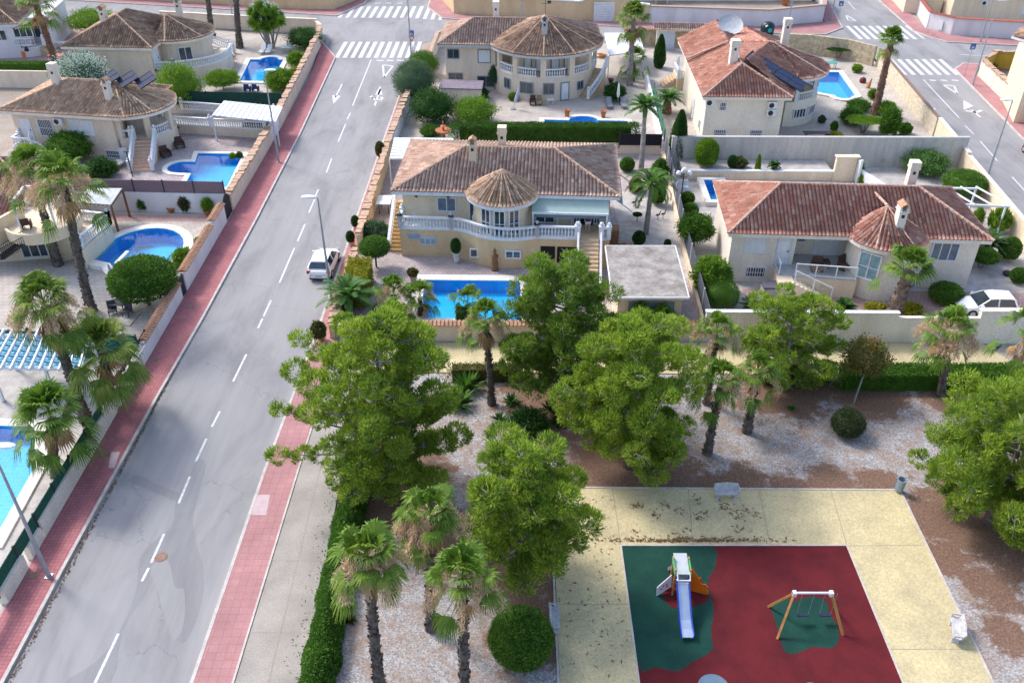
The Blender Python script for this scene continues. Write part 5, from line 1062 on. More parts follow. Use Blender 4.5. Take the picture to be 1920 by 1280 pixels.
# ------------------------------------------------------------ pergolas, carports, sheds
T = thing('carport', "white slatted carport roof over a grey car behind the white balustrade", 'carport', (-25.5, 82))
q = [P(420, 189, 2.6), P(530, 200, 2.6), P(517, 228, 2.6), P(397, 216, 2.6)]; b = MB(); b.prism(q, 2.52, 2.6)
for k in range(12):
    a = Vector(q[0]).lerp(Vector(q[1]), (k + .5) / 12); c = Vector(q[3]).lerp(Vector(q[2]), (k + .5) / 12); b.bar((*a, 2.63), (*c, 2.63), .05)
b.build('roof', WHITE, T)
for p in q[2:]: b = MB(); b.bar((*p, 0), (*p, 2.5), .12); b.build('post', WHITE, T)
T = thing('pergola', "white pergola with blue lattice roof at the left edge below the tall palms", 'pergola', (-27, 42))
q = [P(-30, 687, 2.6), P(150, 690, 2.6), P(168, 630, 2.6), P(5, 628, 2.6)]; b = MB()
for k in range(11):
    a = Vector(q[0]).lerp(Vector(q[1]), k / 10); c = Vector(q[3]).lerp(Vector(q[2]), k / 10); d = (c - a).normalized() * .4; b.bar((*(a - d), 2.72), (*(c + d), 2.72), .1, .18)
b.build('rafters', WHITE, T); b = MB()
for a, c in ((0, 1), (3, 2)): b.bar((*q[a], 2.55), (*q[c], 2.55), .16, .2)
b.build('beam', WHITE, T); b = MB(); BLP = M("blue_lattice", (.22, .46, .60), (.16, .38, .52), 2, .5)
for k in range(7):
    a = Vector(q[0]).lerp(Vector(q[3]), k / 6); c = Vector(q[1]).lerp(Vector(q[2]), k / 6); b.bar((*a, 2.6), (*c, 2.6), .05, .16)
b.build('lattice', BLP, T); b = MB(); b.prism([tuple(p) for p in q], 2.40, 2.44); b.build('blue_sheet', M("blue_polycarbonate", (.25, .55, .68), (.20, .48, .62), 2, .4), T)
for p in (P(83, 688, 2.5), P(150, 690, 2.5), P(-20, 688, 2.5), q[2], q[3]):
    b = MB(); b.bar((*p, 0), (*p, 2.5), .16); b.build('post', WHITE, T)
T = thing('pergola', "wooden pergola with grey translucent roof beside the purple reed screen", 'pergola', (-32, 66))
q = [P(145, 380, 2.5), P(208, 385, 2.5), P(229, 354, 2.5), P(165, 354, 2.5)]; b = MB(); b.prism(q, 2.5, 2.56); b.build('roof', M("translucent_sheet", (.42, .45, .48), (.30, .32, .34), 1.5, .5, stretch=(6, .5, 1)), T)
b = MB()
for k in range(9):
    a = Vector(q[0]).lerp(Vector(q[1]), k / 8); c = Vector(q[3]).lerp(Vector(q[2]), k / 8); b.bar((*a, 2.44), (*c, 2.44), .07, .12)
b.build('rafters', WOOD, T)
for p in (q[0], q[1], q[2]):
    b = MB(); b.bar((*p, 0), (*p, 2.4), .14); b.build('post', WOOD, T)
T = thing('canopy', "white flat canopy beside a tall palm behind the round veranda house", 'canopy', (12, 108))
q = [P(1133, 62, 2.6), P(1198, 62, 2.6), P(1208, 95, 2.6), P(1142, 104, 2.6)]; b = MB(); b.prism(q, 2.5, 2.6); b.build('roof', WHITE, T)

for p in q[2:]: b = MB(); b.bar((*p, 0), (*p, 2.5), .1); b.build('post', WHITE, T)
T = thing('carport', "white corrugated carport roof at the back left corner of the brown roofed villa", 'carport', (-10, 71))
q = [P(735, 268, 2.6), P(875, 266, 2.6), P(760, 298, 2.6), P(730, 298, 2.6)]; q = [(-9.9, 71.2), (-2.5, 70.9), (-2.5, 72.5), (-9.9, 75.0)]; q = [P(730, 298, 2.5), P(757, 298, 2.5), P(768, 266, 2.5), P(850, 264, 2.5), P(850, 259, 2.5), P(739, 258, 2.5)]
b = MB(); b.prism(q, 2.42, 2.5)
for k in range(7): p = Vector(q[0]).lerp(Vector(q[5]), k / 7); r_ = Vector(q[1]).lerp(Vector(q[2]), k / 7); b.bar((*p, 2.53), (*r_, 2.53), .06)
b.build('roof', WHITE, T)
for p in (q[0], q[1]): b = MB(); b.bar((*p, 0), (*p, 2.4), .1); b.build('post', WHITE, T)
T = thing('garden_shed', "grey weathered shed roof beside the tamarisk bush at the beige house", 'shed', (-4.6, 94))
q = [(-7.6, 91.6), (-3.3, 91.2), (-3.2, 93.6), (-7.4, 94.0)]; b = MB(); b.prism(q, 0, 1.7); b.build('wall', BEIGE, T); b = MB(); b.prism([(x + (.15 if x > -5 else -.15), y + (.15 if y > 92.5 else -.2)) for x, y in q], 1.7, 1.82); b.build('roof', M("weathered_felt", (.24, .20, .24), (.17, .14, .17), 3, .95), T)
T = thing('garden_shed', "brown tiled gate roof beside the white garden door at the top", 'gate roof', (20, 112)); roof_mesh('roof', [[(17.5, 110.6, 2.5), (24.5, 110.0, 2.5), (24.5, 111.5, 3.0), (17.5, 112.1, 3.0)]], ROOFP, T)
b = MB(); b.box(17.9, 110.9, 0, 18.2, 111.2, 2.5); b.box(23.9, 110.4, 0, 24.2, 110.7, 2.5); b.box(18.2, 110.6, 2.3, 24, 111.2, 2.5); b.build('wall', PALE, T)
b = MB(); b.box(18.2, 111.0, 0, 20.2, 111.08, 2.2); b.build('door', M("pale_blue_door", (.55, .60, .66)), T)
T = thing('storage_box', "grey plastic storage box with dark lid beside the glass railed terrace", 'storage box', P(1445, 560))
x, y = P(1428, 568); b = MB(); b.box(x, y, 0, x + 1.1, y + .9, 1.15); 
for k in range(6): b.box(x + .02 + k * .18, y - .02, .05, x + .16 + k * .18, y, 1.1)
b.build('body', M("grey_plastic", (.38, .36, .38)), T); b = MB(); b.box(x - .05, y - .06, 1.15, x + 1.15, y + .95, 1.28); b.build('lid', M("dark_grey_plastic", (.10, .10, .12)), T)
# ------------------------------------------------------------ street lamps and signs
def lamp(bx, by, hx, hy, label, double=False, z0=.12):
    x, y = P(bx, by, z0); X, Z = ATY(hx, hy, y); Z = min(Z, 9.5); T = thing('street_lamp', label, 'street lamp', (x, y, z0), "tall tapered grey street lamps along the pavements")
    b = MB(); b.tube([(x, y, z0), (x, y, z0 + 1.2), (x, y, Z)], [.11, .10, .045], 8); b.build('pole', STEEL, T)
    b = MB(); b.box(x - .16, y - .16, z0 - .02, x + .16, y + .16, z0 + .04); b.build('base_plate', STEEL, T)
    dx = X - x; s = -1 if (dx < 0 or abs(dx) < .05) else 1
    for sg in ((s, -s) if double else (s,)):
        b = MB(); b.tube([(x, y, Z - .02), (x + sg * .15, y, Z + .06)], [.045, .05], 6)
        n_ = 12; prof = [(-.05, .06, .02), (.05, .14, .06), (.3, .19, .09), (.6, .2, .1), (.85, .15, .06), (.95, .05, .02)]; vs = []
        for (l, w_, h_) in prof:
            for k in range(n_): a = 2 * math.pi * k / n_; vs.append((x + sg * (l + .1), y + math.cos(a) * w_, Z + .08 + math.sin(a) * h_))
        b.add(vs, [(i * n_ + k, i * n_ + (k + 1) % n_, (i + 1) * n_ + (k + 1) % n_, (i + 1) * n_ + k) for i in range(len(prof) - 1) for k in range(n_)] + [tuple(range(n_)), tuple(range(5 * n_, 6 * n_))])
        b.build('lamp_head', M("lamp_white", (.72, .75, .80)), T)
    return T
lamp(92, 1080, 5, 838, "nearest grey street lamp, on the left pavement at the lower left corner")
lamp(623, 570, 596, 371, "grey street lamp standing behind the white hatchback on the right pavement")
lamp(523, 304, 505, 133, "grey street lamp on the left pavement in front of the blue pools", z0=.12)
lamp(1843, 356, 1898, 189, "grey street lamp against the cream wall on the left side of the right street", z0=0)
lamp(1824, 159, 1873, 2, "grey street lamp beside the blue sign on the right street")
lamp(1838, 79, 1868, 0, "grey street lamp at the tiled corner wall at the top right")
lamp(1475, 63, 1492, -60, "thin grey street lamp behind the red roof at the top")
lamp(978, 44, 983, -90, "thin grey street lamp against the long cream wall at the top centre")
lamp(437, 38, 430, -90, "thin grey street lamp behind the two bare palm trunks")
lamp(1700, 24, 1710, -80, "thin street lamp inside the top right corner wall", z0=0)
lamp(771, 104, 760, -60, "grey street lamp at the near zebra crossing beside the blue sign", z0=.12)
lamp(1558, 36, 1572, -60, "dark street lamp at the corner of the far zebra crossing")
BLUES = M("sign_blue", (.03, .13, .36), None, 3, .4); REDS = M("sign_red", (.6, .04, .04), None, 3, .4)
def signpost(bx, by, label, top, give=True, y2=False):
    x, y = P(bx, by, .12); T = thing('traffic_sign', label, 'road sign', (x, y, .12))
    b = MB(); b.tube([(x, y, .12), (x, y, top)], .035, 6); b.build('pole', STEEL, T)
    b = MB(); b.box(x - .3, y - .05, top - .05, x + .3, y - .02, top + .6, 0); b.build('plate', BLUES, T)
    b = MB(); b.add([(x - .2, y - .055, top + .08), (x + .2, y - .055, top + .08), (x, y - .055, top + .45)], [(0, 1, 2)]); b.box(x - .03, y - .062, top + .12, x + .03, y - .057, top + .38, 1); pl = b.build('pictogram', [WHITE, DARK], T)
    if give:
        b = MB(); b.add([(x - .38, y - .06, top - .1), (x, y - .06, top - .75), (x + .38, y - .06, top - .1), (x - .38, y - .03, top - .1), (x, y - .03, top - .75), (x + .38, y - .03, top - .1)], [(0, 1, 2), (5, 4, 3), (0, 3, 4, 1), (1, 4, 5, 2), (2, 5, 3, 0)], 0)
        b.add([(x - .24, y - .064, top - .18), (x, y - .064, top - .6), (x + .24, y - .064, top - .18)], [(0, 1, 2)], 1); b.build('give_way_triangle', [REDS, WHITE], T)
    return T
signpost(774, 104, "blue square sign above a give way triangle by the near zebra crossing", 2.5)
signpost(1569, 47, "blue square sign on a pole at the far zebra crossing", 2.6, False)
T = signpost(1808, 143, "blue square sign on a forked pink pole on the right hand pavement", 3.2, False); T.children[0]
# ------------------------------------------------------------ benches, bin
def bench(px, py, ang, label):
    x, y = P(px, py, .06); z = .06; f = Frame(x, y, ang); T = thing('park_bench', label, 'bench', (x, y, z), "white cast stone benches round the playground")
    b = MB(f); b.box(-.85, -.22, z + .40, .85, .22, z + .48); b.box(-.82, -.19, z + .36, .82, .19, z + .40); b.build('seat', BENCHW, T)
    b = MB(f); pr = []; n_ = 26
    for k in range(n_ + 1):
        u = k / n_; xx = -.85 + 1.7 * u; pr.append((xx, z + .86 + .10 * math.sin(math.pi * u) + .035 * abs(math.sin(u * math.pi * 5))))
    vs = [(xx, .2, z + .45) for xx, _ in pr] + [(xx, .34, zz) for xx, zz in pr] + [(xx, .28, z + .45) for xx, _ in pr] + [(xx, .42, zz) for xx, zz in pr]; m = n_ + 1
    b.add(vs, [(k, k + 1, m + k + 1, m + k) for k in range(n_)] + [(2 * m + k + 1, 2 * m + k, 3 * m + k, 3 * m + k + 1) for k in range(n_)] + [(m + k, m + k + 1, 3 * m + k + 1, 3 * m + k) for k in range(n_)] + [(0, m, 3 * m, 2 * m), (n_, 2 * m + n_, 3 * m + n_, m + n_)])
    for s in (-.45, 0, .45): b.lathe(s, .255, [(.13, z + .62), (.16, z + .66), (.13, z + .7)], 10, 0, 1, .25)
    b.build('backrest', BENCHW, T)
    for s in (-.62, .62):
        b = MB(f); b.add([(s + a * w_, c * .2, z + h_) for h_, w_, k_ in ((0, .12, 1), (.08, .13, 1), (.15, .07, 1), (.3, .08, 1), (.36, .13, 1)) for a, c in ((-1, -1), (1, -1), (1, 1), (-1, 1))], [(i * 4 + k, i * 4 + (k + 1) % 4, i * 4 + 4 + (k + 1) % 4, i * 4 + 4 + k) for i in range(4) for k in range(4)]); b.build('leg', BENCHW, T)
    for s in (-.85, .85):
        b = MB(f); b.bar((s, -.18, z + .48), (s, -.14, z + .66), .09); b.bar((s, -.2, z + .68), (s, .3, z + .72), .1); b.build('armrest', BENCHW, T)
    T.scale = (.74, .74, .8)
bench(1361, 932, 0, "white stone bench at the back edge of the yellow plaza")
bench(1042, 1168, 90, "white stone bench on the left edge of the yellow plaza beside the big round bush")
bench(1788, 1186, -108, "cream white stone bench on the right edge of the yellow plaza")
x, y = P(1684, 922); T = thing('litter_bin', "small grey blue metal litter bin at the back right corner of the plaza", 'bin', (x, y, .02))
b = MB(); b.lathe(x, y, [(.2, .15), (.21, .2), (.23, .85), (.25, .88), (.25, .92), (.21, .92), (.19, .3), (.0, .3)], 18); b.build('bin_body', M("bin_blue_grey", (.30, .38, .45), (.25, .32, .38), 6, .4, metal=.3), T)
b = MB(); b.tube([(x - .2, y + .18, 0), (x - .2, y + .18, .9)], .025, 6); b.build('post', STEEL, T)
# ------------------------------------------------------------ slide
sx, sy = P(1285, 1130, .05); z = .05
T = thing('slide', "children's slide with blue sided steel chute, orange wave panel and grey ladder roof", 'slide', (7.9, 26.5, z)); f = Frame(7.75, 26.55, -1)
CHUTE = [(0, .2, 1.15), (0, -.1, 1.13), (0, -.5, .92), (0, -1.0, .62), (0, -1.5, .36), (0, -1.9, .26), (0, -2.3, .24)]
b = MB(f); s_ = MB(f); w_ = .24
for (a, c) in zip(CHUTE[:-1], CHUTE[1:]):
    b.add([(-w_, a[1], a[2] + z), (w_, a[1], a[2] + z), (w_, c[1], c[2] + z), (-w_, c[1], c[2] + z), (-w_, a[1], a[2] + z - .04), (w_, a[1], a[2] + z - .04), (w_, c[1], c[2] + z - .04), (-w_, c[1], c[2] + z - .04)], [(0, 3, 2, 1), (4, 5, 6, 7)])
b.bar((-w_, -2.28, .2 + z), (w_, -2.28, .2 + z), .05); b.build('chute', M("polished_steel", (.62, .68, .78), (.55, .6, .7), 3, .25, metal=.7), T, smooth=True); SB = M("slide_blue", (.01, .07, .42), None, 3, .4)
for s in (-1, 1):
    s_ = MB(f)
    for (a, c) in zip(CHUTE[:-1], CHUTE[1:]): s_.bar((s * (w_ + .03), a[1], a[2] + z + .04), (s * (w_ + .03), c[1], c[2] + z + .04), .045, .2)
    s_.build('side_rail', SB, T)
b = MB(f); b.box(-.2, -2.2, z, -.16, -2.14, z + .2); b.box(.16, -2.2, z, .2, -2.14, z + .2); b.build('foot', STEEL, T)
b = MB(f); b.box(-.32, .2, z + 1.08, .32, .85, z + 1.14); b.build('platform', STEEL, T)
for s in (-1, 1):
    for yy in (.18, .87):
        b = MB(f); b.bar((s * .34, yy, z), (s * .34, yy, z + 1.75), .08); b.build('timber_post', PINEWOOD, T)
b = MB(f); b.add([(-.42, .1, z + 1.95), (.42, .1, z + 1.95), (.42, .95, z + 1.95), (-.42, .95, z + 1.95), (-.42, .1, z + 1.75), (.42, .1, z + 1.75), (.42, .95, z + 1.75), (-.42, .95, z + 1.75)], [(0, 1, 2, 3), (4, 7, 6, 5), (0, 4, 5, 1), (1, 5, 6, 2), (2, 6, 7, 3), (3, 7, 4, 0)])
b = MB(f); b.bar((0, .15, z + 1.45), (0, 1.25, z + 1.62), .62, .04); o = b.build('ladder_roof', M("grey_hpl", (.48, .52, .54), None, 3, .4), T)
b = MB(f); 
for s in (-1, 1): b.bar((s * .36, .1, z + 1.5), (s * .36, 1.0, z + 1.62), .05, .22)
b.build('roof_side', M("lime_green_panel", (.10, .42, .14)), T)
b = MB(f)
for k in range(4): b.box(-.3, .9 + k * .17, z + .95 - k * .24, .3, 1.07 + k * .17, z + 1.0 - k * .24)
for s in (-1, 1): b.bar((s * .32, .9, z + 1.1), (s * .32, 1.7, z), .05, .16)
b.build('ladder', STEEL, T)
b = MB(f)
for s in (-1, 1): b.tube([(s * .28, .15, z + 1.15), (s * .28, -.25, z + 1.5), (s * .28, .1, z + 1.7)], .022, 5)
b.bar((-.3, -.2, z + 1.45), (.3, -.2, z + 1.45), .04); b.build('grab_bar', WHITE, T)
wave = [(0, 0), (.95, 0), (1.0, .18), (.85, .32), (.95, .5), (.8, .66), (.62, .62), (.5, .85), (.3, 1.2), (.12, 1.35), (0, 1.35)]
def panel(name, pts, x0, y0, ang, th, mt):
    g = Frame(*f.w(x0, y0), ang); b = MB(g); k = len(pts); vs = [(a, -th / 2, z + c) for a, c in pts] + [(a, th / 2, z + c) for a, c in pts]
    tr = tessellate_polygon([[Vector((*p, 0)) for p in pts]]); b.add(vs, [tuple(q) for q in tr] + [tuple(i + k for i in q[::-1]) for q in tr] + [(i, (i + 1) % k, k + (i + 1) % k, k + i) for i in range(k)]); return b.build(name, mt, T)
panel('orange_wave_panel', wave, .38, .5, -18, .05, M("orange_panel", (.72, .15, .01), None, 3, .4)); panel('orange_wave_panel', [(a * .75, c * .95) for a, c in wave], .38, .75, -8, .05, MATS["orange_panel"])
panel('game_board', [(0, .25), (.75, -.0), (.8, .6), (.05, 1.1)], -.38, .45, 205, .04, M("board_white", (.66, .62, .68)))
b = MB(); 
g = Frame(*f.w(-.38, .45), 205); b = MB(g); 
for a, c in ((.25, .55), (.4, .5), (.5, .35), (.2, .4)): b.box(a, -.03, z + c, a + .1, .03, z + c + .08)
b.build('board_print', REDS, T); panel('small_orange_panel', [(a * .5, c * .5) for a, c in wave], -.38, .6, 190, .05, MATS["orange_panel"])
# ------------------------------------------------------------ swing
T = thing('swing_set', "timber A frame swing with white top beam and two dark hanging seats", 'swing', (13.2, 25.3, .05)); z = .05; yt = 25.25; zt = 2.15
xl, xr = P(1488, 1110, 2.2)[0], P(1560, 1108, 2.2)[0]; xl = 12.5; xr = 14.55
xl = ATY(1490, 1110, yt)[0]; xr = ATY(1560, 1108, yt)[0]; zt = ATY(1490, 1111, yt)[1]
for a, xx in ((P(1440, 1138), xl), (P(1457, 1198), xl), (P(1580, 1191), xr), (P(1563, 1140), xr)):
    b = MB(); b.bar((*a, z), (xx, yt, zt), .1); b.build('timber_leg', PINEWOOD, T)
b = MB(); b.tube([(xl - .08, yt, zt), (xr + .08, yt, zt)], .055, 10); b.build('top_beam', WHITE, T)
for xx in (xl, xr): b = MB(); b.prism([(xx - .08, yt - .1), (xx + .08, yt - .1), (xx + .08, yt + .1), (xx - .08, yt + .1)], zt - .16, zt + .07); b.build('bracket', WHITE, T)
for k, xx in ((0, xl + .62), (1, xl + 1.62)):
    b = MB(); b.box(xx - .26, yt - .1, .52, xx + .26, yt + .1, .56); st = b.build('swing_seat', M("dark_navy_rubber", (.02, .03, .06)), T)
    b = MB(); 
    for s in (-1, 1): b.tube([(xx + s * .25, yt, .56), (xx + s * (.27), yt, zt - .05)], .012, 5)
    b.build('chain', STEEL, st)
# spring toys at the lower frame edge
x, y = P(1340, 1283, .9); T = thing('spring_toy', "round blue grey play table at the bottom edge of the red mat", 'play table', (x, y, .05)); b = MB(); b.lathe(x, y, [(.08, .05), (.08, .6), (.62, .62), (.66, .68), (.62, .72)], 24); b.build('table_top', M("slate_blue_hpl", (.11, .17, .24)), T); b = MB(); b.box(x - .22, y - .3, .72, x + .22, y + .12, .8); b.build('lid', M("pale_blue_panel", (.42, .55, .62)), T)
x, y = P(1522, 1290, .5); T = thing('spring_toy', "small blue seat disc at the bottom edge right of the round play table", 'play seat', (x, y, .05)); b = MB(); b.lathe(x, y, [(.06, .05), (.06, .4), (.3, .42), (.32, .46), (.3, .5)], 20); b.build('seat', MATS["slate_blue_hpl"], T)
# ------------------------------------------------------------ cars
CARW = M("car_white", (.78, .79, .80), (.76, .77, .78), 2, .18, spec=.7); CARR = M("car_red", (.45, .015, .02), None, 2, .2, spec=.7); CARG = M("car_grey", (.16, .18, .20), None, 2, .2, spec=.7)
TYRE = M("tyre_rubber", (.02, .02, .02)); CGL = M("car_glass", (.03, .045, .06), (.02, .03, .04), 2, .06, spec=.9); RIM = M("alloy_rim", (.5, .5, .52), None, 3, .3, metal=.6)
def hatchback(label, x, y, ang, paint, L=4.0, W=1.7, H=1.46, z=0):
    """local x forward"""
    T = thing('parked_car', label, 'car', (x, y, z)); f = Frame(x, y, ang)
    # stations along x: (x, half width, z bottom, z belt, belt half width)
    secs = [(-2.0, .62, .38, .62), (-1.97, .78, .28, .80), (-1.85, .83, .22, .93), (-1.4, .85, .2, .96), (-.6, .86, .2, .95), (.3, .86, .2, .93), (.95, .85, .2, .91), (1.35, .84, .2, .84), (1.75, .78, .22, .74), (1.93, .66, .27, .62), (1.99, .5, .36, .52)]
    sc = L / 4.0; sw = W / 1.72; b = MB(f); vs = []; n_ = 10
    for (xx, hw, zb, zt) in secs:
        hw *= sw; xx *= sc; zm = (zb + zt) / 2
        ring = [(-hw * .86, zb), (-hw * .99, zb + .1), (-hw, zm), (-hw * .97, zt - .1), (-hw * .88, zt), (hw * .88, zt), (hw * .97, zt - .1), (hw, zm), (hw * .99, zb + .1), (hw * .86, zb)]
        vs += [(xx, a, z + c) for a, c in ring]
    fs = [(i * n_ + k, i * n_ + (k + 1) % n_, (i + 1) * n_ + (k + 1) % n_, (i + 1) * n_ + k) for i in range(len(secs) - 1) for k in range(n_)] + [tuple(range(n_)), tuple(range((len(secs) - 1) * n_ + n_ - 1, (len(secs) - 1) * n_ - 1, -1))]
    b.add(vs, fs); body = b.build('body', paint, T, smooth=True)
    md = body.modifiers.new('sub', 'SUBSURF'); md.levels = 1; md.render_levels = 2
    # greenhouse
    R0 = [(-1.72, .72, .93), (-1.42, .60, H - .06), (-1.1, .60, H), (-.2, .61, H + .01), (.25, .59, H - .05), (.98, .72, .90)]
    def gh(i): xx, hw, zz = R0[i]; return xx * sc, hw * sw, z + zz
    b = MB(f); pts = [gh(i) for i in range(6)]
    top = [pts[1], pts[2], pts[3], pts[4]]
    vs = []
    for (xx, hw, zz) in top: vs += [(xx, -hw, zz - .04), (xx, -hw * .8, zz), (xx, hw * .8, zz), (xx, hw, zz - .04)]
    for (xx, hw, zz) in top: vs += [(xx, -hw, zz - .09), (xx, hw, zz - .09)]
    fs = [(i * 4 + k + 4, i * 4 + k + 5, i * 4 + k + 1, i * 4 + k) for i in range(3) for k in range(3)] + [(i * 4, 16 + i * 2, 18 + i * 2, i * 4 + 4) for i in range(3)] + [(i * 4 + 7, 19 + i * 2, 17 + i * 2, i * 4 + 3) for i in range(3)]
    fs += [(0, 1, 2, 3, 17, 16), (12, 22, 23, 15, 14, 13)]
    b.add(vs, fs); b.build('roof', paint, T)
    # pillars and glass
    g = MB(f); B = lambda xx, s: (xx * sc, s * .80 * sw, z + .915); Tt = lambda i, s: (pts[i][0], s * pts[i][1], pts[i][2] - .07)
    for s in (-1, 1):
        q = [B(-1.55, s), B(.92, s), Tt(4, s), Tt(3, s), Tt(2, s), Tt(1, s)]; g.add(q, [tuple(range(6)) if s < 0 else tuple(range(5, -1, -1))])
    o = g.build('side_window', CGL, T)
    g = MB(f); q = [(.98 * sc, -.74 * sw, z + .9), (.98 * sc, .74 * sw, z + .9), (pts[4][0], pts[4][1], pts[4][2] - .05), (pts[4][0], -pts[4][1], pts[4][2] - .05)]; g.add(q, [(0, 1, 2, 3)]); g.build('windscreen', CGL, T)
    g = MB(f); q = [(-1.78 * sc, .70 * sw, z + .98), (-1.78 * sc, -.70 * sw, z + .98), (pts[1][0] - .02, -pts[1][1], pts[1][2] - .08), (pts[1][0] - .02, pts[1][1], pts[1][2] - .08)]; g.add(q, [(0, 1, 2, 3)]); g.build('rear_window', CGL, T)
    b = MB(f)
    for s in (-1, 1):
        for bt, ti, w2 in ((-1.62, 1, .16), (-.35, 3, .07), (.95, 4, .07)):
            a = Vector(B(bt, s)); c = Vector(Tt(ti, s)); 
            if bt == -.35: c = Vector((-.35 * sc, s * pts[3][1], pts[3][2] - .06))
            b = MB(f); b.bar(a + Vector((0, s * .01, 0)), c + Vector((0, s * .012, .01)), w2 * .9, .07); b.build('pillar', paint, T)
    b = MB(f); b.bar((-1.62 * sc, -.74 * sw, z + .95), (-1.62 * sc, .74 * sw, z + .95), .32, .06); b.build('tailgate_sill', paint, T)
    for xx in (-1.28, 1.22):
        for s in (-1, 1):
            w2 = MB(f); w2.tube([(xx * sc, s * (.66 * sw), z + .31), (xx * sc, s * (.87 * sw), z + .31)], [.31, .31], 20); wh = w2.build('wheel', TYRE, T); r2 = MB(f); r2.tube([(xx * sc, s * (.86 * sw), z + .31), (xx * sc, s * (.885 * sw), z + .31)], [.2, .17], 12); r2.build('rim', RIM, wh)
    for s in (-1, 1):
        b = MB(f); b.box(-1.96 * sc, s * .72 * sw - .12, z + .66, -1.84 * sc, s * .72 * sw + .12, z + .88); b.build('tail_light', M("tail_red", (.35, .02, .03), None, 3, .2), T)
        b = MB(f); b.box(1.66 * sc, s * .62 * sw - .16, z + .58, 1.84 * sc, s * .62 * sw + .16, z + .74); b.build('headlight', M("headlight_glass", (.35, .38, .42), None, 3, .1), T)
        b = MB(f); b.box(.68 * sc, s * .86 * sw - .05, z + .92, .84 * sc, s * .86 * sw + s * .16, z + 1.04); b.build('wing_mirror', paint, T)
    b = MB(f); b.box(-2.02 * sc, -.26, z + .44, -1.985 * sc, .26, z + .56); b.build('number_plate', M("plate_grey", (.45, .48, .52)), T)
    b = MB(f); b.box(1.9 * sc, -.45, z + .3, 1.995 * sc, .45, z + .48); b.build('grille', DARK, T)
    b = MB(f); b.box(-1.9 * sc, -.7, z + .15, 1.85 * sc, .7, z + .3); b.build('underbody', DARK, T); return T
hatchback("white hatchback parked at the kerb of the left street, seen from behind", -13.9, 56.8, 87.5, CARW)
x, y = P(1852, 592); hatchback("white hatchback parked in the gravel yard at the right edge, nose to the left", x, y + .5, 178, CARW)
x, y = P(1931, 300); hatchback("red car cut off by the right edge on the right street", x + .9, y + .5, 86, CARR)
hatchback("dark grey car under the white carport", -25.0, 84.1, 12, CARG, L=3.6)
# ------------------------------------------------------------ furniture and small garden things
def pot(px, py, label, r=.3, h=.5, mt=None, plant=None, z=0):
    x, y = P(px, py, z); b = MB(); b.lathe(x, y, [(r * .6, z), (r * .75, z + h * .3), (r, z + h * .9), (r * 1.12, z + h * .92), (r * 1.12, z + h), (r * .9, z + h), (r * .8, z + h * .85)], 14)
    o = b.build('plant_pot', mt or TERRA, smooth=True, origin=(x, y, z)); setp(o, label, 'pot'); return x, y, z + h
def chair(px, py, ang, label, mt, z=0, group=None, kind='arm', s=1.0):
    x, y = P(px, py, z); f = Frame(x, y, ang); T = thing('garden_chair', label, 'chair', (x, y, z), group)
    b = MB(f); b.box(-.28 * s, -.28 * s, z + .36, .28 * s, .28 * s, z + .44); b.build('seat', mt, T)
    b = MB(f); b.bar((0, .26 * s, z + .42), (0, .38 * s, z + .95), .56 * s, .07); b.build('backrest', mt, T)
    if kind == 'arm':
        for q in (-1, 1): b = MB(f); b.box(q * .31 * s - .04, -.28 * s, z + .1, q * .31 * s + .04, .3 * s, z + .62); b.build('armrest', mt, T)
    for a in (-1, 1):
        for c in (-1, 1): b = MB(f); b.box(a * .24 * s - .025, c * .24 * s - .025, z, a * .24 * s + .025, c * .24 * s + .025, z + .37); b.build('leg', mt, T)
    return T
def lounger(px, py, ang, label, frame_m, fab_m, z=0, group=None):
    x, y = P(px, py, z); f = Frame(x, y, ang); T = thing('sun_lounger', label, 'sun lounger', (x, y, z), group)
    b = MB(f); b.box(-.3, -.95, z + .28, .3, .35, z + .36); b.build('seat', fab_m, T); b = MB(f); b.bar((0, .35, z + .34), (0, .95, z + .72), .58, .07); b.build('backrest', fab_m, T)
    for a in (-.27, .27):
        b = MB(f); b.bar((a, -.95, z + .3), (a, .6, z + .3), .06); b.bar((a, -.75, z), (a, -.75, z + .3), .05); b.bar((a, .4, z), (a, .4, z + .3), .05); b.build('side_frame', frame_m, T)
    return T
def table(px, py, label, mt, w_=1.2, d_=.7, h=.72, z=0, rnd=False, ang=0):
    x, y = P(px, py, z); f = Frame(x, y, ang); T = thing('garden_table', label, 'table', (x, y, z)); b = MB(f)
    if rnd: b.lathe(0, 0, [(w_ / 2, z + h - .05), (w_ / 2, z + h)], 18)
    else: b.box(-w_ / 2, -d_ / 2, z + h - .05, w_ / 2, d_ / 2, z + h)
    b.build('table_top', mt, T)
    for a in (-1, 1):
        for c in (-1, 1): b = MB(f); b.box(a * w_ * .38 - .03, c * d_ * .38 - .03, z, a * w_ * .38 + .03, c * d_ * .38 + .03, z + h - .05); b.build('leg', mt, T)
    return T
NAVY = M("navy_fabric", (.02, .05, .16)); GREYF = M("grey_fabric", (.22, .23, .26)); TEAL = M("teal_plastic", (.05, .32, .30)); DGREY = M("charcoal_metal", (.07, .07, .08))
G5 = "white and navy loungers by the deep blue pool"
lounger(412, 130, -60, "navy striped lounger beside the deep blue pool, nearer of the angled pair", WHITE, NAVY, group=None); lounger(418, 122, -60, "navy striped lounger beside the deep blue pool, further of the angled pair", WHITE, NAVY)
lounger(493, 99, 180 * 0, "white sunbed behind the deep blue pool, left of the pair", WHITE, WHITE); lounger(505, 99, 0, "white sunbed behind the deep blue pool, right of the pair", WHITE, WHITE)
chair(465, 172, 180, "navy and white folding chair behind the green screen, left one", NAVY); chair(480, 172, 180, "navy and white folding chair behind the green screen, right one", NAVY)
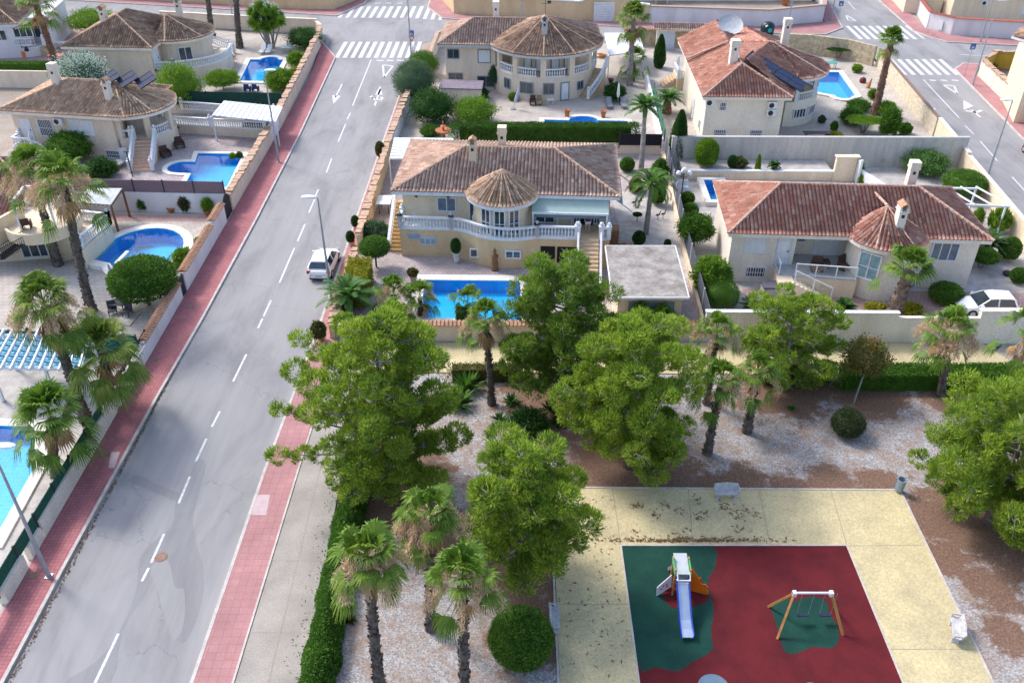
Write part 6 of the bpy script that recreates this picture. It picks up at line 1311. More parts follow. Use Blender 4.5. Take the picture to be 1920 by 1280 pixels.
table(541, 99, "glass topped garden table near the top of the left street wall", M("pale_glass_top", (.35, .42, .42), None, 3, .2), 1.6, 1.0)
lounger(1142, 200, 0, "grey sun lounger left of the closed white parasol", GREYF, GREYF); lounger(1169, 200, 0, "grey sun lounger right of the closed white parasol", GREYF, GREYF)
def parasol(px, py, label, mt, h=2.3, tilt=0):
    x, y = P(px, py); T = thing('closed_parasol', label, 'parasol', (x, y, 0)); b = MB(); b.tube([(x, y, 0), (x + tilt, y, h)], .025, 6); b.build('pole', STEEL, T)
    b = MB(); b.tube([(x + tilt * .35, y, h * .35), (x + tilt * .5, y, h * .5), (x + tilt * .9, y, h * .92), (x + tilt, y, h * 1.02)], [.13, .17, .09, .02], 8, jit=.2); b.build('canopy', mt, T); b = MB(); b.box(x - .25, y - .25, 0, x + .25, y + .25, .08); b.build('base', STEEL, T)
parasol(1158, 196, "closed white parasol between the two grey sun loungers", WHITE); parasol(962, 205, "closed pale lilac parasol leaning in front of the round veranda house", M("lilac_fabric", (.48, .50, .66)), 2.2, .6); parasol(220, 545, "closed lilac parasol beside the round dolphin pool", MATS["lilac_fabric"], 2.2, -.1)
chair(999, 197, 180 * 0, "brown wicker chair under the round veranda, left of two", BROWNWICK); chair(1011, 197, 0, "tan wicker chair under the round veranda, right of two", M("tan_wicker", (.30, .22, .14)))
table(1032, 195, "small white table beside the wicker chairs", WHITE, .7, .5, .5)
chair(312, 294, 40, "brown wicker armchair below the pink steps, nearer one", BROWNWICK, s=1.3); chair(338, 277, 30, "brown wicker armchair by the potted plant, further one", BROWNWICK, s=1.3)
chair(1530, 508, -12, "dark wicker armchair on the glass railed terrace, left one", BROWNWICK, 1.52, s=1.25); chair(1583, 505, 30, "dark wicker armchair on the glass railed terrace, right one", BROWNWICK, 1.52, s=1.25); table(1545, 500, "small dark wicker side table between the terrace armchairs", BROWNWICK, .6, .6, .5, 1.52)
chair(213, 590, 20, "black metal chair on the paved corner under the ficus, left one", DGREY, kind='plain'); chair(240, 592, -10, "black metal chair on the paved corner under the ficus, right one", DGREY, kind='plain'); table(226, 583, "black metal garden table under the ficus", DGREY, 1.0, .8)
b = MB(); b.prism([P(196, 600), P(244, 612), P(262, 590), P(215, 575)], .004, .06); setp(b.build('paved_corner', MATS["cream_patio_paving"], origin=(0, 0)), kind='structure')
T = table(1529, 262, "long dark wooden table behind the stained grey retaining wall", M("dark_table_wood", (.12, .07, .07)), 2.6, .7, .75)
table(1558, 128, "low turquoise table tennis style table beside the stone wall", TEAL, 1.1, .8, .7)
x, y = P(1602, 30); T = thing('table_tennis', "placeholder", 'table', (x, y)) if False else None
table(107, 114, "orange wooden picnic table on the upper left terrace", M("orange_wood", (.62, .20, .08)), 1.7, .8); table(115, 90, "white metal table on the upper left terrace behind the palm trunk", WHITE, 1.3, .8)
x, y = P(54, 107); T = thing('barbecue', "round black kettle barbecue against the white house wall", 'barbecue', (x, y)); b = MB(); b.lathe(x, y, [(.05, .6), (.32, .75), (.36, .9), (.3, 1.1), (.12, 1.25)], 14); b.build('kettle', DARK, T); b = MB(); [b.bar((x + a * .3, y, 0), (x + a * .12, y, .7), .04) for a in (-1, 1)]; b.build('leg', DARK, T)
b = MB(); x, y = P(34, 106); b.box(x - .5, y - .3, 0, x + .4, y + .3, .95); b.box(x - .5, y + .2, .95, x + .4, y + .3, 1.2); setp(b.build('gas_grill', TEAL), "teal covered gas grill beside the kettle barbecue", 'grill')
b = MB(); x, y = P(47, 108); b.lathe(x, y, [(.25, 0), (.28, .6), (.22, .8), (.1, .85)], 10); setp(b.build('gas_bottle', M("orange_steel", (.75, .22, .05))), "orange gas bottle between the two barbecues", 'gas bottle')
x, y = P(421, 116); T = thing('barbecue', "dark gas barbecue under the white outside stair", 'barbecue', (x, y)); b = MB(); b.box(x - .4, y - .3, .1, x + .4, y + .3, .85); b.box(x - .42, y - .3, .85, x + .42, y + .3, 1.15); b.build('body', DGREY, T)
# wheelie container
x, y = P(1437, 67, 0); T = thing('recycling_container', "dark rounded recycling container with teal emblem on the far pavement", 'container', (x, y)); b = MB(); b.lathe(x, y, [(.75, 0), (.85, .2), (.9, 1.2), (.8, 1.5), (.45, 1.75), (.05, 1.82)], 18); b.build('body', M("container_green_black", (.012, .03, .035), None, 2, .35), T, smooth=True)
b = MB(); b.tube([(x + .1, y - .86, .9), (x + .1, y - .93, .9)], [.28, .28], 14); b.build('emblem', M("emblem_teal", (.03, .40, .36)), T); b = MB(); b.tube([(x - .35, y - .62, 1.42), (x - .3, y - .75, 1.3)], [.18, .18], 10); b.build('slot', WHITE, T)
# garden light with globes, statue, vases
x, y = P(1277, 372); T = thing('garden_lamp', "white multi globe garden lamp beside the dark grey fence", 'garden lamp', (x, y)); b = MB(); b.tube([(x, y, 0), (x, y, 2.3)], .05, 8); [b.tube([(x, y, 1.9), (x + a, y + c, 2.1)], .03, 5) for a, c in ((.45, 0), (-.45, 0), (0, .4))]; b.build('pole', DGREY, T)
for a, c, zz in ((.45, 0, 2.1), (-.45, 0, 2.1), (0, .4, 2.1), (0, 0, 2.4)): b = MB(); b.lathe(x + a, y + c, [(.05, zz), (.19, zz + .1), (.22, zz + .22), (.16, zz + .38), (.02, zz + .44)], 12); b.build('globe', M("globe_white", (.8, .82, .85), None, 2, .3), T, smooth=True)
x, y = P(928, 505); T = thing('garden_statue', "tall carved brown wooden statue against the villa's curved basement wall", 'statue', (x, y)); b = MB(); b.lathe(x, y - .1, [(.28, 0), (.28, .15), (.2, .2), (.24, .6), (.2, .9), (.27, 1.15), (.24, 1.3), (.09, 1.38), (.14, 1.5), (.13, 1.65), (.05, 1.78), (.01, 1.9)], 10, 0, 1, .8); b.build('figure', WOOD, T, smooth=True)
b = MB(); x, y = P(779, 408, 2.42); b.lathe(x, y, [(.15, 2.42), (.3, 2.65), (.36, 2.9), (.22, 3.1), (.1, 3.2), (.16, 3.32), (.12, 3.34)], 14); setp(b.build('vase', WHITE, smooth=True), "big white vase on the villa terrace by the left stair", 'vase')
b = MB(); x, y = P(890, 421, 2.42); b.lathe(x, y, [(.12, 2.42), (.16, 2.8), (.2, 3.1), (.08, 3.3), (.1, 3.45), (.02, 3.55)], 12); setp(b.build('vase', WHITE, smooth=True), "slim white vase on the villa terrace left of the turret doors", 'vase')
b = MB(); x, y = P(971, 432, 2.42); b.lathe(x, y, [(.1, 2.42), (.14, 2.8), (.17, 3.1), (.07, 3.3), (.09, 3.45), (.02, 3.5)], 12); setp(b.build('vase', WHITE, smooth=True), "slim white vase on the villa terrace right of the turret doors", 'vase')
b = MB(); x, y = P(735, 455, 0); b.lathe(x, y, [(.2, 0), (.35, .25), (.38, .5), (.2, .75), (.12, .8), (.2, .95)], 14); setp(b.build('vase', WHITE, smooth=True), "round white jar on the ground at the villa's left corner", 'vase')
T = table(722, 395, "white topped dark table in the narrow yard left of the villa", DARK, 1.0, 1.6, .95); 
b = MB(); x, y = P(722, 395); b.box(x - .6, y - .85, .955, x + .6, y + .85, 1.0); b.build('cloth', WHITE, T)
T = table(1058, 424, "white console table on the villa veranda", WHITE, 1.4, .5, .8, 2.42)
# children-like details: hose stand, fountain
x, y = P(832, 262); T = thing('fountain', "orange tiered garden fountain beside the tall hedge", 'fountain', (x, y)); b = MB(); b.lathe(x, y, [(.35, 0), (.2, .2), (.15, .7), (.75, .85), (.8, 1.0), (.7, 1.0), (.1, .95), (.1, 1.3), (.3, 1.4), (.05, 1.45), (.08, 1.8), (.01, 1.95)], 14); b.build('bowl', TERRA, T)
b = MB(); x, y = P(1475, 8); 
for (px_, py_, nm, lab, mt, r, h) in ((1471, 10, 'urn', "round orange urn on the far terrace at the top", TERRA, .6, 1.0),): pot(px_, py_, lab, r, h, mt)
pot(1063, 220, "tall orange pot with brown plant left of the round pool bay", .3, .8); pot(1131, 220, "tall orange pot with brown plant right of the round pool bay", .3, .7)
for i, (px_, py_, lab) in enumerate(((390, 402, "terracotta pot with spiky plant by the arched gate"), (322, 398, "small terracotta pot by the white garden wall"), (220, 312, "pale bowl planter below the beige house"), (1145, 155, "dark red pot under the white canopy"))): pot(px_, py_, lab, .32 if i != 2 else .6, .4, [TERRA, TERRA, PALE, M("dark_red_glaze", (.15, .03, .03))][i])
for px_, py_, lab in ((716, 302, "terracotta pot with an orange green ball plant by the kerb, furthest of the kerb pots"), (669, 431, "pale pot with a dark ball topiary on the pavement, further of two"), (660, 461, "pale pot with a dark ball topiary on the pavement, nearer of two"), (602, 637, "terracotta pot with an olive bush on the pavement below the lamp")):
    pot(px_, py_, lab, .3, .55, TERRA if 'terracotta' in lab else M("peach_pot", (.60, .38, .28)), z=.12)
pot(856, 492, "tall white pot by the villa's basement wall", .25, .85, WHITE); pot(776, 532, "carved stone pedestal pot beside the villa pool", .28, .75, M("old_stone", (.36, .30, .24)))
# gates
T = thing('gate', "black arched iron gate in the white wall beside the purple screen", 'gate', (XL - .15, 65)); b = MB()
for k in range(12):
    yy = 64.1 + k * .185; hz = 1.5 + .55 * math.sin(math.pi * k / 11); b.bar((XL - .15, yy, .05), (XL - .15, yy, hz), .05)
b.box(XL - .17, 64.1, .05, XL - .13, 66.1, 1.3); b.build('gate_leaf', DARK, T)
T = thing('gate', "narrow dark gate between the tile capped white walls near the ficus", 'gate', (XL - .15, 56)); b = MB(); b.box(XL - .2, 52.5, .05, XL - .1, 53.5, 1.5); b.build('gate_leaf', DARK, T)
T = thing('wall_meter', "white meter cabinet against the beige house below the pink steps", 'cabinet', P(234, 303)); x, y = P(227, 303); b = MB(); b.box(x, y, 0, x + .75, y + .35, 1.2); b.build('cabinet', WHITE, T)
b = MB(); x, y = P(249, 331); b.tube([(x, y, 0), (x - .0, y, 2.3)], .06, 6); b.box(x - .2, y - .06, 2.3, x + .2, y + .06, 2.4); setp(b.build('shower_post', DGREY), "dark slim shower post beside the turquoise pool", 'shower')
T = thing('house_board', "white board with small blue print leaning on the pavement wall near the teal screen", 'sign', (XL + .1, 45)); b = MB(); b.box(XL + .02, 44.3, .3, XL + .07, 45.8, 1.2); b.build('board', WHITE, T)
b = MB(); 
x, y = P(1505, 1); 
# person on the veranda at the top of the stairs
def person(px, py, z, label, top, legs, ang=0, h=1.65, hold=None):
    x, y = P(px, py, z); T = thing('person', label, 'person', (x, y, z)); f = Frame(x, y, ang); s = h / 1.7
    J = {'pel': (0, 0, .92), 'che': (0, .02, 1.22), 'nec': (0, .02, 1.43), 'hd': (0, -.01, 1.58), 'hdt': (0, .0, 1.68), 'hl': (.09, 0, .88), 'kl': (.1, -.04, .48), 'al': (.1, .03, .08), 'tl': (.11, -.12, .03), 'hr': (-.09, 0, .88), 'kr': (-.1, .02, .48), 'ar': (-.1, .08, .08), 'tr': (-.11, -.07, .03),
         'sl': (.18, .02, 1.38), 'el': (.24, .0, 1.1), 'wl': (.2, -.2, .98), 'fl': (.18, -.28, .97), 'sr': (-.18, .02, 1.38), 'er': (-.24, .0, 1.1), 'wr': (-.2, -.2, .98), 'fr': (-.18, -.28, .97)}
    E = [('pel', 'che'), ('che', 'nec'), ('nec', 'hd'), ('hd', 'hdt'), ('pel', 'hl'), ('hl', 'kl'), ('kl', 'al'), ('al', 'tl'), ('pel', 'hr'), ('hr', 'kr'), ('kr', 'ar'), ('ar', 'tr'), ('nec', 'sl'), ('sl', 'el'), ('el', 'wl'), ('wl', 'fl'), ('nec', 'sr'), ('sr', 'er'), ('er', 'wr'), ('wr', 'fr')]
    rad = dict(pel=.14, che=.145, nec=.06, hd=.1, hdt=.08, hl=.09, kl=.06, al=.04, tl=.035, hr=.09, kr=.06, ar=.04, tr=.035, sl=.06, el=.042, wl=.03, fl=.032, sr=.06, er=.042, wr=.03, fr=.032)
    ks = list(J); me = bpy.data.meshes.new('body'); me.from_pydata([(J[k][0] * s, J[k][1] * s, J[k][2] * s) for k in ks], [(ks.index(a), ks.index(b_)) for a, b_ in E], [])
    o = bpy.data.objects.new('body', me); COL.objects.link(o); o.parent = T; o.rotation_euler = (0, 0, R(ang)); me.materials.append(M("skin", (.50, .28, .19), (.46, .25, .17), 4, .6))
    sk = o.modifiers.new('skin', 'SKIN'); 
    for i, k in enumerate(ks): me.skin_vertices[0].data[i].radius = (rad[k] * s * (1.25 if k in ('che', 'pel') else 1), rad[k] * s * (.8 if k in ('che', 'pel') else 1)); me.skin_vertices[0].data[i].use_root = (k == 'pel')
    ss = o.modifiers.new('sub', 'SUBSURF'); ss.levels = 1; ss.render_levels = 2
    b = MB(f); b.lathe(0, .01, [(.2 * s, z + .86 * s), (.19 * s, z + 1.0 * s), (.215 * s, z + 1.25 * s), (.2 * s, z + 1.38 * s), (.09 * s, z + 1.45 * s)], 14, 0, 1, .72); b.build('shirt', top, T, smooth=True)
    b = MB(f)
    for sx in (-1, 1): b.tube([(sx * .085 * s, 0, z + .92 * s), (sx * .1 * s, -.01, z + .6 * s)], [.125 * s, .1 * s], 10)
    b.build('shorts', legs, T, smooth=True)
    b = MB(f); b.lathe(0, .02 * s, [(.115 * s, z + 1.56 * s), (.125 * s, z + 1.64 * s), (.1 * s, z + 1.72 * s), (.03 * s, z + 1.76 * s)], 12); b.build('hair', M("dark_hair", (.04, .025, .02)), T, smooth=True)
    if hold: b = MB(f); b.box(-.2, -.36, z + .95, .2, -.24, z + 1.05); b.build('folded_cloth', hold, T)
    return T
person(1101, 437, 2.43, "person in dark red top at the head of the villa's steps holding pale cloth", M("dark_red_cloth", (.16, .03, .03)), M("grey_cloth", (.3, .33, .36)), 0, 1.65, M("pale_blue_cloth", (.42, .55, .62)))
# far terrace furniture at the top
for px_, py_, lab in ((1140, 6, "white plastic table on the far terrace right of the tall palm top"), (1240, 7, "white plastic table on the far terrace above the pale wall"),): table(px_, py_, lab, WHITE, 2.2, 1.0)
T = thing('house', "pale terrace house front glimpsed above the far wall at the top right of centre", 'house', (30, 135)); b = MB(); b.box(14, 134.5, 0, 44, 142, 3.6); b.build('wall', BEIGE, T)
for k in range(6): window(T, 17 + k * 4.3, 134.5, .3, 1.4, 2.0, (1, 0), WF, 'shutter' if k % 2 else 'glass')
T = thing('house', "cream house behind the long cream wall at the top centre", 'house', (0, 136)); b = MB(); b.box(-8, 136.5, 0, 10, 145, 3.8); b.build('wall', CREAM, T)
for k in range(4): window(T, -6 + k * 4.0, 136.5, .8, 1.4, 1.3, (1, 0), WF, 'glass')
# extra details along the streets
T = thing('meter_box', "white meter door in the tile capped corner wall at the top right", 'meter box', (56.4, 118.4)); b = MB(); b.obox((56.25, 118.55), (2, -2.8), .7, .08, .35, 1.5); b.build('door', WHITE, T)
# wooden logs and stones
rb = random.Random(4)
for i, (px_, py_, lab) in enumerate(((1124, 172, "pile of orange split logs at the foot of the veranda stair"), (1172, 462, "small stone fire ring in the white gravel garden"), (1130, 108, "heap of orange firewood left of the white canopy"))):
    x, y = P(px_, py_); b = MB()
    for k in range(9): a = rb.uniform(0, 6.3); r = rb.uniform(.1, .7); b.tube([(x + r * math.cos(a) - .3, y + r * math.sin(a) * .6, .1 + .12 * (k % 3)), (x + r * math.cos(a) + .3, y + r * math.sin(a) * .6 + .1, .12 + .12 * (k % 3))], rb.uniform(.08, .13), 6)
    setp(b.build('log_pile', PINEWOOD if i != 1 else M("tan_stones", (.42, .32, .24))), lab, 'log pile' if i != 1 else 'stone ring')

# small things in the gardens
def bird(px, py, label, h=.8):
    x, y = P(px, py); b = MB(); b.tube([(x - .05, y, 0), (x - .03, y, h * .5)], .015, 5); b.tube([(x + .05, y, 0), (x + .03, y, h * .5)], .015, 5)
    b.tube([(x - .2, y, h * .5), (x - .05, y, h * .55), (x + .1, y, h * .6), (x + .14, y, h * .8), (x + .18, y, h * .98), (x + .3, y, h * .95)], [.03, .1, .07, .035, .04, .01], 7)
    setp(b.build('bird_statue', DGREY), label, 'statue', "dark metal heron statues in the gravel garden")
for a, c, l in ((1188, 388, "dark heron statue right of the villa, left one of the further pair"), (1199, 386, "dark heron statue right of the villa, right one of the further pair"), (1233, 412, "slim heron statue by the fence, left one of the pair"), (1243, 410, "slim heron statue by the fence, right one of the pair")): bird(a, c, l)
T = thing('outdoor_stair', "small cream landing with white balustrade at the left side of the solar panel house", 'stair', P(1268, 165)); x, y = P(1268, 168)
b = MB(); b.box(x, y, 0, x + 1.9, y + 3, 1.2); b.build('landing', OCHRE, T); balustrade(T, [(x + .1, y + .1, 1.2), (x + 1.8, y + .1, 1.2)], posts='all'); balustrade(T, [(x + .1, y + .1, 1.2), (x + .1, y + 2.9, 1.2)], posts=False)
for k in range(5): b = MB(); b.box(x - .3 * (k + 1), y + .6, 0, x - .3 * k - .003, y + 2.6, 1.2 - .2 * (k + 1)); b.build('step', STEP, T)
x, y = P(1270, 133); b = MB(); b.lathe(x, y, [(.35, 0), (.3, .4), (.18, .5), (.22, 1.0), (.16, 1.3), (.12, 1.42), (.15, 1.6), (.02, 1.78)], 12); setp(b.build('garden_statue', WHITE, smooth=True), "white draped garden statue beside the small cream landing", 'statue')
x, y = P(1262, 360); b = MB(); b.box(x, y, 0, x + 1.3, y + .5, .45); b.box(x, y + .45, .45, x + 1.3, y + .52, .9); setp(b.build('garden_bench', WHITE), "white garden bench left of the multi globe lamp", 'bench')
x, y = P(1388, 500); b = MB(); b.bar((x - 1.0, y - .6, .3), (x - .7, y + 1.6, .45), .8, .4); setp(b.build('covered_kayak', TEAL), "teal covered long object beside the low house's left wall", 'cover')
x, y = P(1888, 515); b = MB(); b.lathe(x, y, [(.3, 0), (.35, .15), (.2, .3), (.05, .34)], 8); setp(b.build('black_sack', DARK), "small black sack on the gravel below the egg shaped bush", 'sack')
x, y = P(1617, 155); b = MB(); b.lathe(x, y, [(.3, 0), (.4, .2), (.3, .5), (.1, .6)], 9); setp(b.build('clay_jar', M("dark_red_glaze", (.15, .03, .03))), "dark red clay jar against the pebbled wall by the turret pool", 'jar')
x, y = P(1627, 165); b = MB(); b.tube([(x, y, 0), (x + .1, y, .6), (x + .25, y, 1.1)], [.25, .15, .05], 7); setp(b.build('wood_sculpture', PINEWOOD), "honey coloured driftwood piece beside the dark red jar", 'sculpture')
chair(52, 428, 200, "dark wicker chair on the rounded balcony", BROWNWICK, 2.9)
# ------------------------------------------------------------ foliage
LPINE = mleaf("pine_needles", [(.06, .14, .026), (.165, .28, .036), (.34, .46, .048), (.58, .63, .10)], .8, .6, .45)
LPINED = mleaf("dark_pine_needles", [(.045, .12, .025), (.11, .21, .034), (.22, .33, .045), (.40, .49, .07)], .8, .6, .45)
LPALM = mleaf("fan_palm_leaf", [(.045, .115, .015), (.095, .19, .02), (.16, .27, .03), (.28, .35, .055)], .7, .5, .35)
LPALMO = mleaf("olive_palm_leaf", [(.05, .12, .018), (.11, .20, .025), (.19, .27, .04), (.36, .32, .08)], .7, .5, .35)
LDATE = mleaf("date_palm_leaf", [(.04, .12, .025), (.08, .21, .04), (.15, .30, .05)], .8, .45)
DEAD = mleaf("dead_frond_straw", [(.28, .16, .07), (.42, .27, .13), (.55, .38, .2)], 1, .9, .15)
FLOW = mleaf("cream_flower_stalk", [(.48, .34, .2), (.62, .46, .30), (.70, .56, .40)], 1, .9, .2)
LDARK = mleaf("dark_green_leaf", [(.02, .065, .014), (.04, .11, .02), (.075, .17, .03)], 1.2)
LMID = mleaf("mid_green_leaf", [(.04, .11, .014), (.075, .18, .02), (.13, .27, .03)], 1.2)
LLIME = mleaf("lime_green_leaf", [(.07, .16, .014), (.15, .28, .024), (.27, .40, .04)], 1.2)
LGREY = mleaf("grey_green_leaf", [(.05, .10, .05), (.09, .16, .08), (.14, .22, .11)], 1.2)
LYEL = mleaf("yellow_green_leaf", [(.14, .18, .015), (.30, .30, .025), (.44, .40, .05)], 1.6)
LOLD = mleaf("brown_green_leaf", [(.04, .06, .02), (.10, .12, .03), (.26, .15, .05)], 1.2)
LCLIP = mleaf("clipped_leaf", [(.03, .09, .014), (.06, .15, .02), (.11, .22, .025), (.19, .32, .04)], 1.8)
FWHITE = mleaf("white_blossom", [(.45, .60, .50), (.62, .72, .66), (.75, .78, .75)], 1.5, .7, .2)
LRED = mleaf("magenta_blossom", [(.35, .03, .10), (.5, .06, .18)], 1.5)
def leaves(C, D, L, W, rs, curl=0):
    n = len(C); r = rs.normal(size=(n, 3)); S = np.cross(D, r); S /= np.linalg.norm(S, axis=1, keepdims=True) + 1e-9
    L = np.asarray(L).reshape(-1, 1); W = np.asarray(W).reshape(-1, 1)
    V = np.stack([C - D * L / 2, C + S * W / 2 - D * L * .05, C + D * L / 2, C - S * W / 2 - D * L * .05], 1).reshape(-1, 3)
    return V, np.arange(4 * n).reshape(n, 4)
def unit(v): return v / (np.linalg.norm(v, axis=1, keepdims=True) + 1e-9)
def pine(bx, by, H, Rx, label, seed, mt=LPINE, Ry=None, zb=.12, nb=34, tuft=860, lobes=(), lean=(0, 0), cs=1.0, zc=.46):
    rs = np.random.RandomState(seed); rr = random.Random(seed); Ry = Ry or Rx
    T = thing('pine_tree', label, 'tree', (bx, by, 0.02)); z0 = H * zb; Hc = H - z0; ends = []
    tb = MB(); tp = [(bx, by, 0), (bx + lean[0] * .15, by + lean[1] * .15, H * .2), (bx + lean[0] * .5, by + lean[1] * .5, H * .5), (bx + lean[0], by + lean[1], H * .86)]
    tb.tube(tp, [.2 + H * .008, .17, .11, .03], 8, jit=.12); tb.build('trunk', PBARK, T, smooth=True)
    bb = MB(); clumps = []
    for i in range(nb):
        h = (i + .5) / nb; ph = i * 2.39996 + rr.uniform(-.35, .35)
        e = math.sqrt(max(0, 1 - ((h - zc) / (1.0 - zc if h > zc else zc + .12)) ** 2))
        reach = e * rr.uniform(.78, 1.06) * (1 + .12 * math.sin(3 * ph + seed))
        z = z0 + Hc * h; k = h * .86
        t0 = (bx + lean[0] * k, by + lean[1] * k, max(H * .08, z - reach * Rx * .3))
        ex = t0[0] + math.cos(ph) * reach * Rx; ey = t0[1] + math.sin(ph) * reach * Ry
        end = Vector((ex, ey, z)); st = Vector(t0); mid = st.lerp(end, .5) + Vector((0, 0, -.04 * reach * Rx))
        bb.tube([st, mid, end], [.06 + .02 * reach, .04, .015], 5)
        nc = 1 + int(reach * Rx / 1.05)
        for j in range(nc):
            f = 1 - j * .9 / max(nc, 1) * rr.uniform(.8, 1.1); p = st.lerp(end, max(.12, f)) + Vector((rr.uniform(-.3, .3), rr.uniform(-.3, .3), rr.uniform(-.15, .3)))
            clumps.append((p, cs * rr.uniform(.62, .98) * (1 if j == 0 else .85)))
            for s in range(2):
                q = p + Vector((rr.uniform(-1, 1), rr.uniform(-1, 1), rr.uniform(-.5, .6))) * .8; bb.tube([mid.lerp(p, .5), q], [.02, .008], 4)
    for (lx, ly, lz, r_) in lobes:
        e_ = Vector((bx + lx, by + ly, lz)); st = Vector((bx, by, lz * .75)); bb.tube([st, e_], [.08, .02], 5)
        for f in (1, .8, .62): clumps.append((st.lerp(e_, f) + Vector((rr.uniform(-.2, .2), rr.uniform(-.2, .2), rr.uniform(-.1, .2))), r_ * (1.1 - .25 * (1 - f))))
    for i in range(90):
        p, r_ = clumps[rr.randrange(len(clumps))]; q = p + Vector((rr.uniform(-1, 1), rr.uniform(-1, 1), rr.uniform(-1, .7))).normalized() * r_ * 1.12; m_ = p.lerp(q, .5) + Vector((0, 0, .12)); bb.tube([p, m_, q], [.028, .02, .008], 4)
    clumps.append((Vector((bx + lean[0], by + lean[1], H - .45)), .8 * cs))
    bb.build('branches', M('grey_twig', (.34, .32, .31), (.20, .18, .17), 6, .9), T)
    Cs = []; Ds = []
    for p, r_ in clumps:
        n = int(tuft * (r_ / .8) ** 2); d = unit(rs.normal(size=(n, 3))); rad = r_ * rs.uniform(.45, 1.0, (n, 1)) ** .6
        # sub tufts: needles gather into little sprays
        ns = max(5, int(26 * r_)); sd = unit(rs.normal(size=(ns, 3)) + np.array([0, 0, .25])); idx = rs.randint(0, ns, n); d = unit(sd[idx] + rs.normal(size=(n, 3)) * .26)
        c = np.array(p) + d * rad * np.array([1.0, 1.0, .72]); Cs.append(c); dd = unit(d * .8 + np.array([0, 0, .55]) + rs.normal(size=(n, 3)) * .35); Ds.append(dd)
    C = np.concatenate(Cs); D = np.concatenate(Ds); C[:, 2] = np.maximum(C[:, 2], .1)
    V, F = leaves(C, D, rs.uniform(.16, .34, len(C)), rs.uniform(.035, .07, len(C)), rs)
    npmesh('crown', V, F, mt, T); return T
def blob(name, label, bx, by, rx, ry, z0, h, mt, seed, n=2600, L=.11, W=.07, rough=.06, core=None, lob=0, cat='shrub', trunk=None, group=None, box=False, kind=None, flower=None, power=1, up=.2, thing_=None, depth=.12):
    """a leafy body: leaves spread over and just inside a lumpy surface; core is a dull inner mesh in the leaf colour"""
    rs = np.random.RandomState(seed); T = thing_ or thing(name, label, cat, (bx, by, z0 if trunk is None else 0), group)
    if box:
        u = rs.uniform(-1, 1, (n, 3)); ax = rs.choice(3, n, p=box_p(rx, ry, h)); sg = np.sign(rs.uniform(-1, 1, n)); u[np.arange(n), ax] = sg
        u[(ax == 2) & (u[:, 2] < 0), 2] = 1; N = np.zeros((n, 3)); N[np.arange(n), ax] = u[np.arange(n), ax]
        ed = np.abs(u) > .86; N = unit(N + ed * np.sign(u) * .35); base = u * np.array([rx, ry, h / 2])
    else:
        N = unit(rs.normal(size=(n, 3))); N[:, 2] = np.where(N[:, 2] < -.75, -N[:, 2], N[:, 2])
        q = np.sign(N) * np.abs(N) ** power; q = unit(q) if power != 1 else N; base = N * np.array([rx, ry, h / 2]) if power == 1 else (N / (np.abs(N) ** (2 / power)).sum(1, keepdims=True) ** (power / 2)) * np.array([rx, ry, h / 2])
    fac = 1 + rs.normal(size=(n, 1)) * rough * .5 - rs.uniform(0, depth, (n, 1))
    if lob:
        ph = rs.uniform(0, 6.3, 6); w = np.arctan2(N[:, 1], N[:, 0]); zz = N[:, 2]
        fac += lob * (np.sin(4 * w + ph[0] + 3 * zz) * .5 + np.sin(7 * w + ph[1] - 5 * zz) * .35 + np.sin(9 * zz + ph[2] + 2 * w) * .4)[:, None]
    C = base * fac + np.array([bx, by, z0 + h / 2]); D = unit(N + rs.normal(size=(n, 3)) * .75 + np.array([0, 0, up]))
    C[:, 2] = np.maximum(C[:, 2], z0 + .03)
    V, F = leaves(C, D, rs.uniform(L * .7, L * 1.3, n), rs.uniform(W * .7, W * 1.3, n), rs)
    mi = None; mats = [mt]
    if flower: mats = [mt, flower[0]]; mi = (rs.uniform(0, 1, n) < flower[1] * (.3 + .7 * (N[:, 2] > -.2))).astype(int)
    o = npmesh('foliage', V, F, mats, T, mi=mi)
    b = MB()
    if box: b.box(bx - rx * .9, by - ry * .9, z0, bx + rx * .9, by + ry * .9, z0 + h * .93)
    else:
        pr = [(max(.02, math.cos(R(a)) ** power) if False else max(.02, math.cos(R(a))), math.sin(R(a))) for a in (-85, -60, -35, -10, 15, 40, 65, 85)]
        k_ = (.86 - lob * .9) * (1.0 if power == 1 else 1.0); b.lathe(bx, by, [(rx * k_ * r, z0 + h / 2 + h / 2 * k_ * z) for r, z in pr], 14, 0, 1, ry / rx)
    b.build('inner_growth', mt if lob < .3 else mt, T, smooth=not box)
    if trunk:
        b = MB(); k = trunk if isinstance(trunk, tuple) else (1, .09)
        for i in range(k[0]):
            a = i * 2.4; b.tube([(bx + math.cos(a) * .1 * (k[0] > 1), by + math.sin(a) * .1 * (k[0] > 1), 0), (bx + math.cos(a) * rx * .35 * (k[0] > 1), by + math.sin(a) * .3 * (k[0] > 1), z0 + h * .3)], [k[1], k[1] * .7], 7)
        b.build('trunk', PBARK, T)
    return T
def box_p(rx, ry, h): a = np.array([ry * h, rx * h, rx * ry * 2.0]); return a / a.sum()
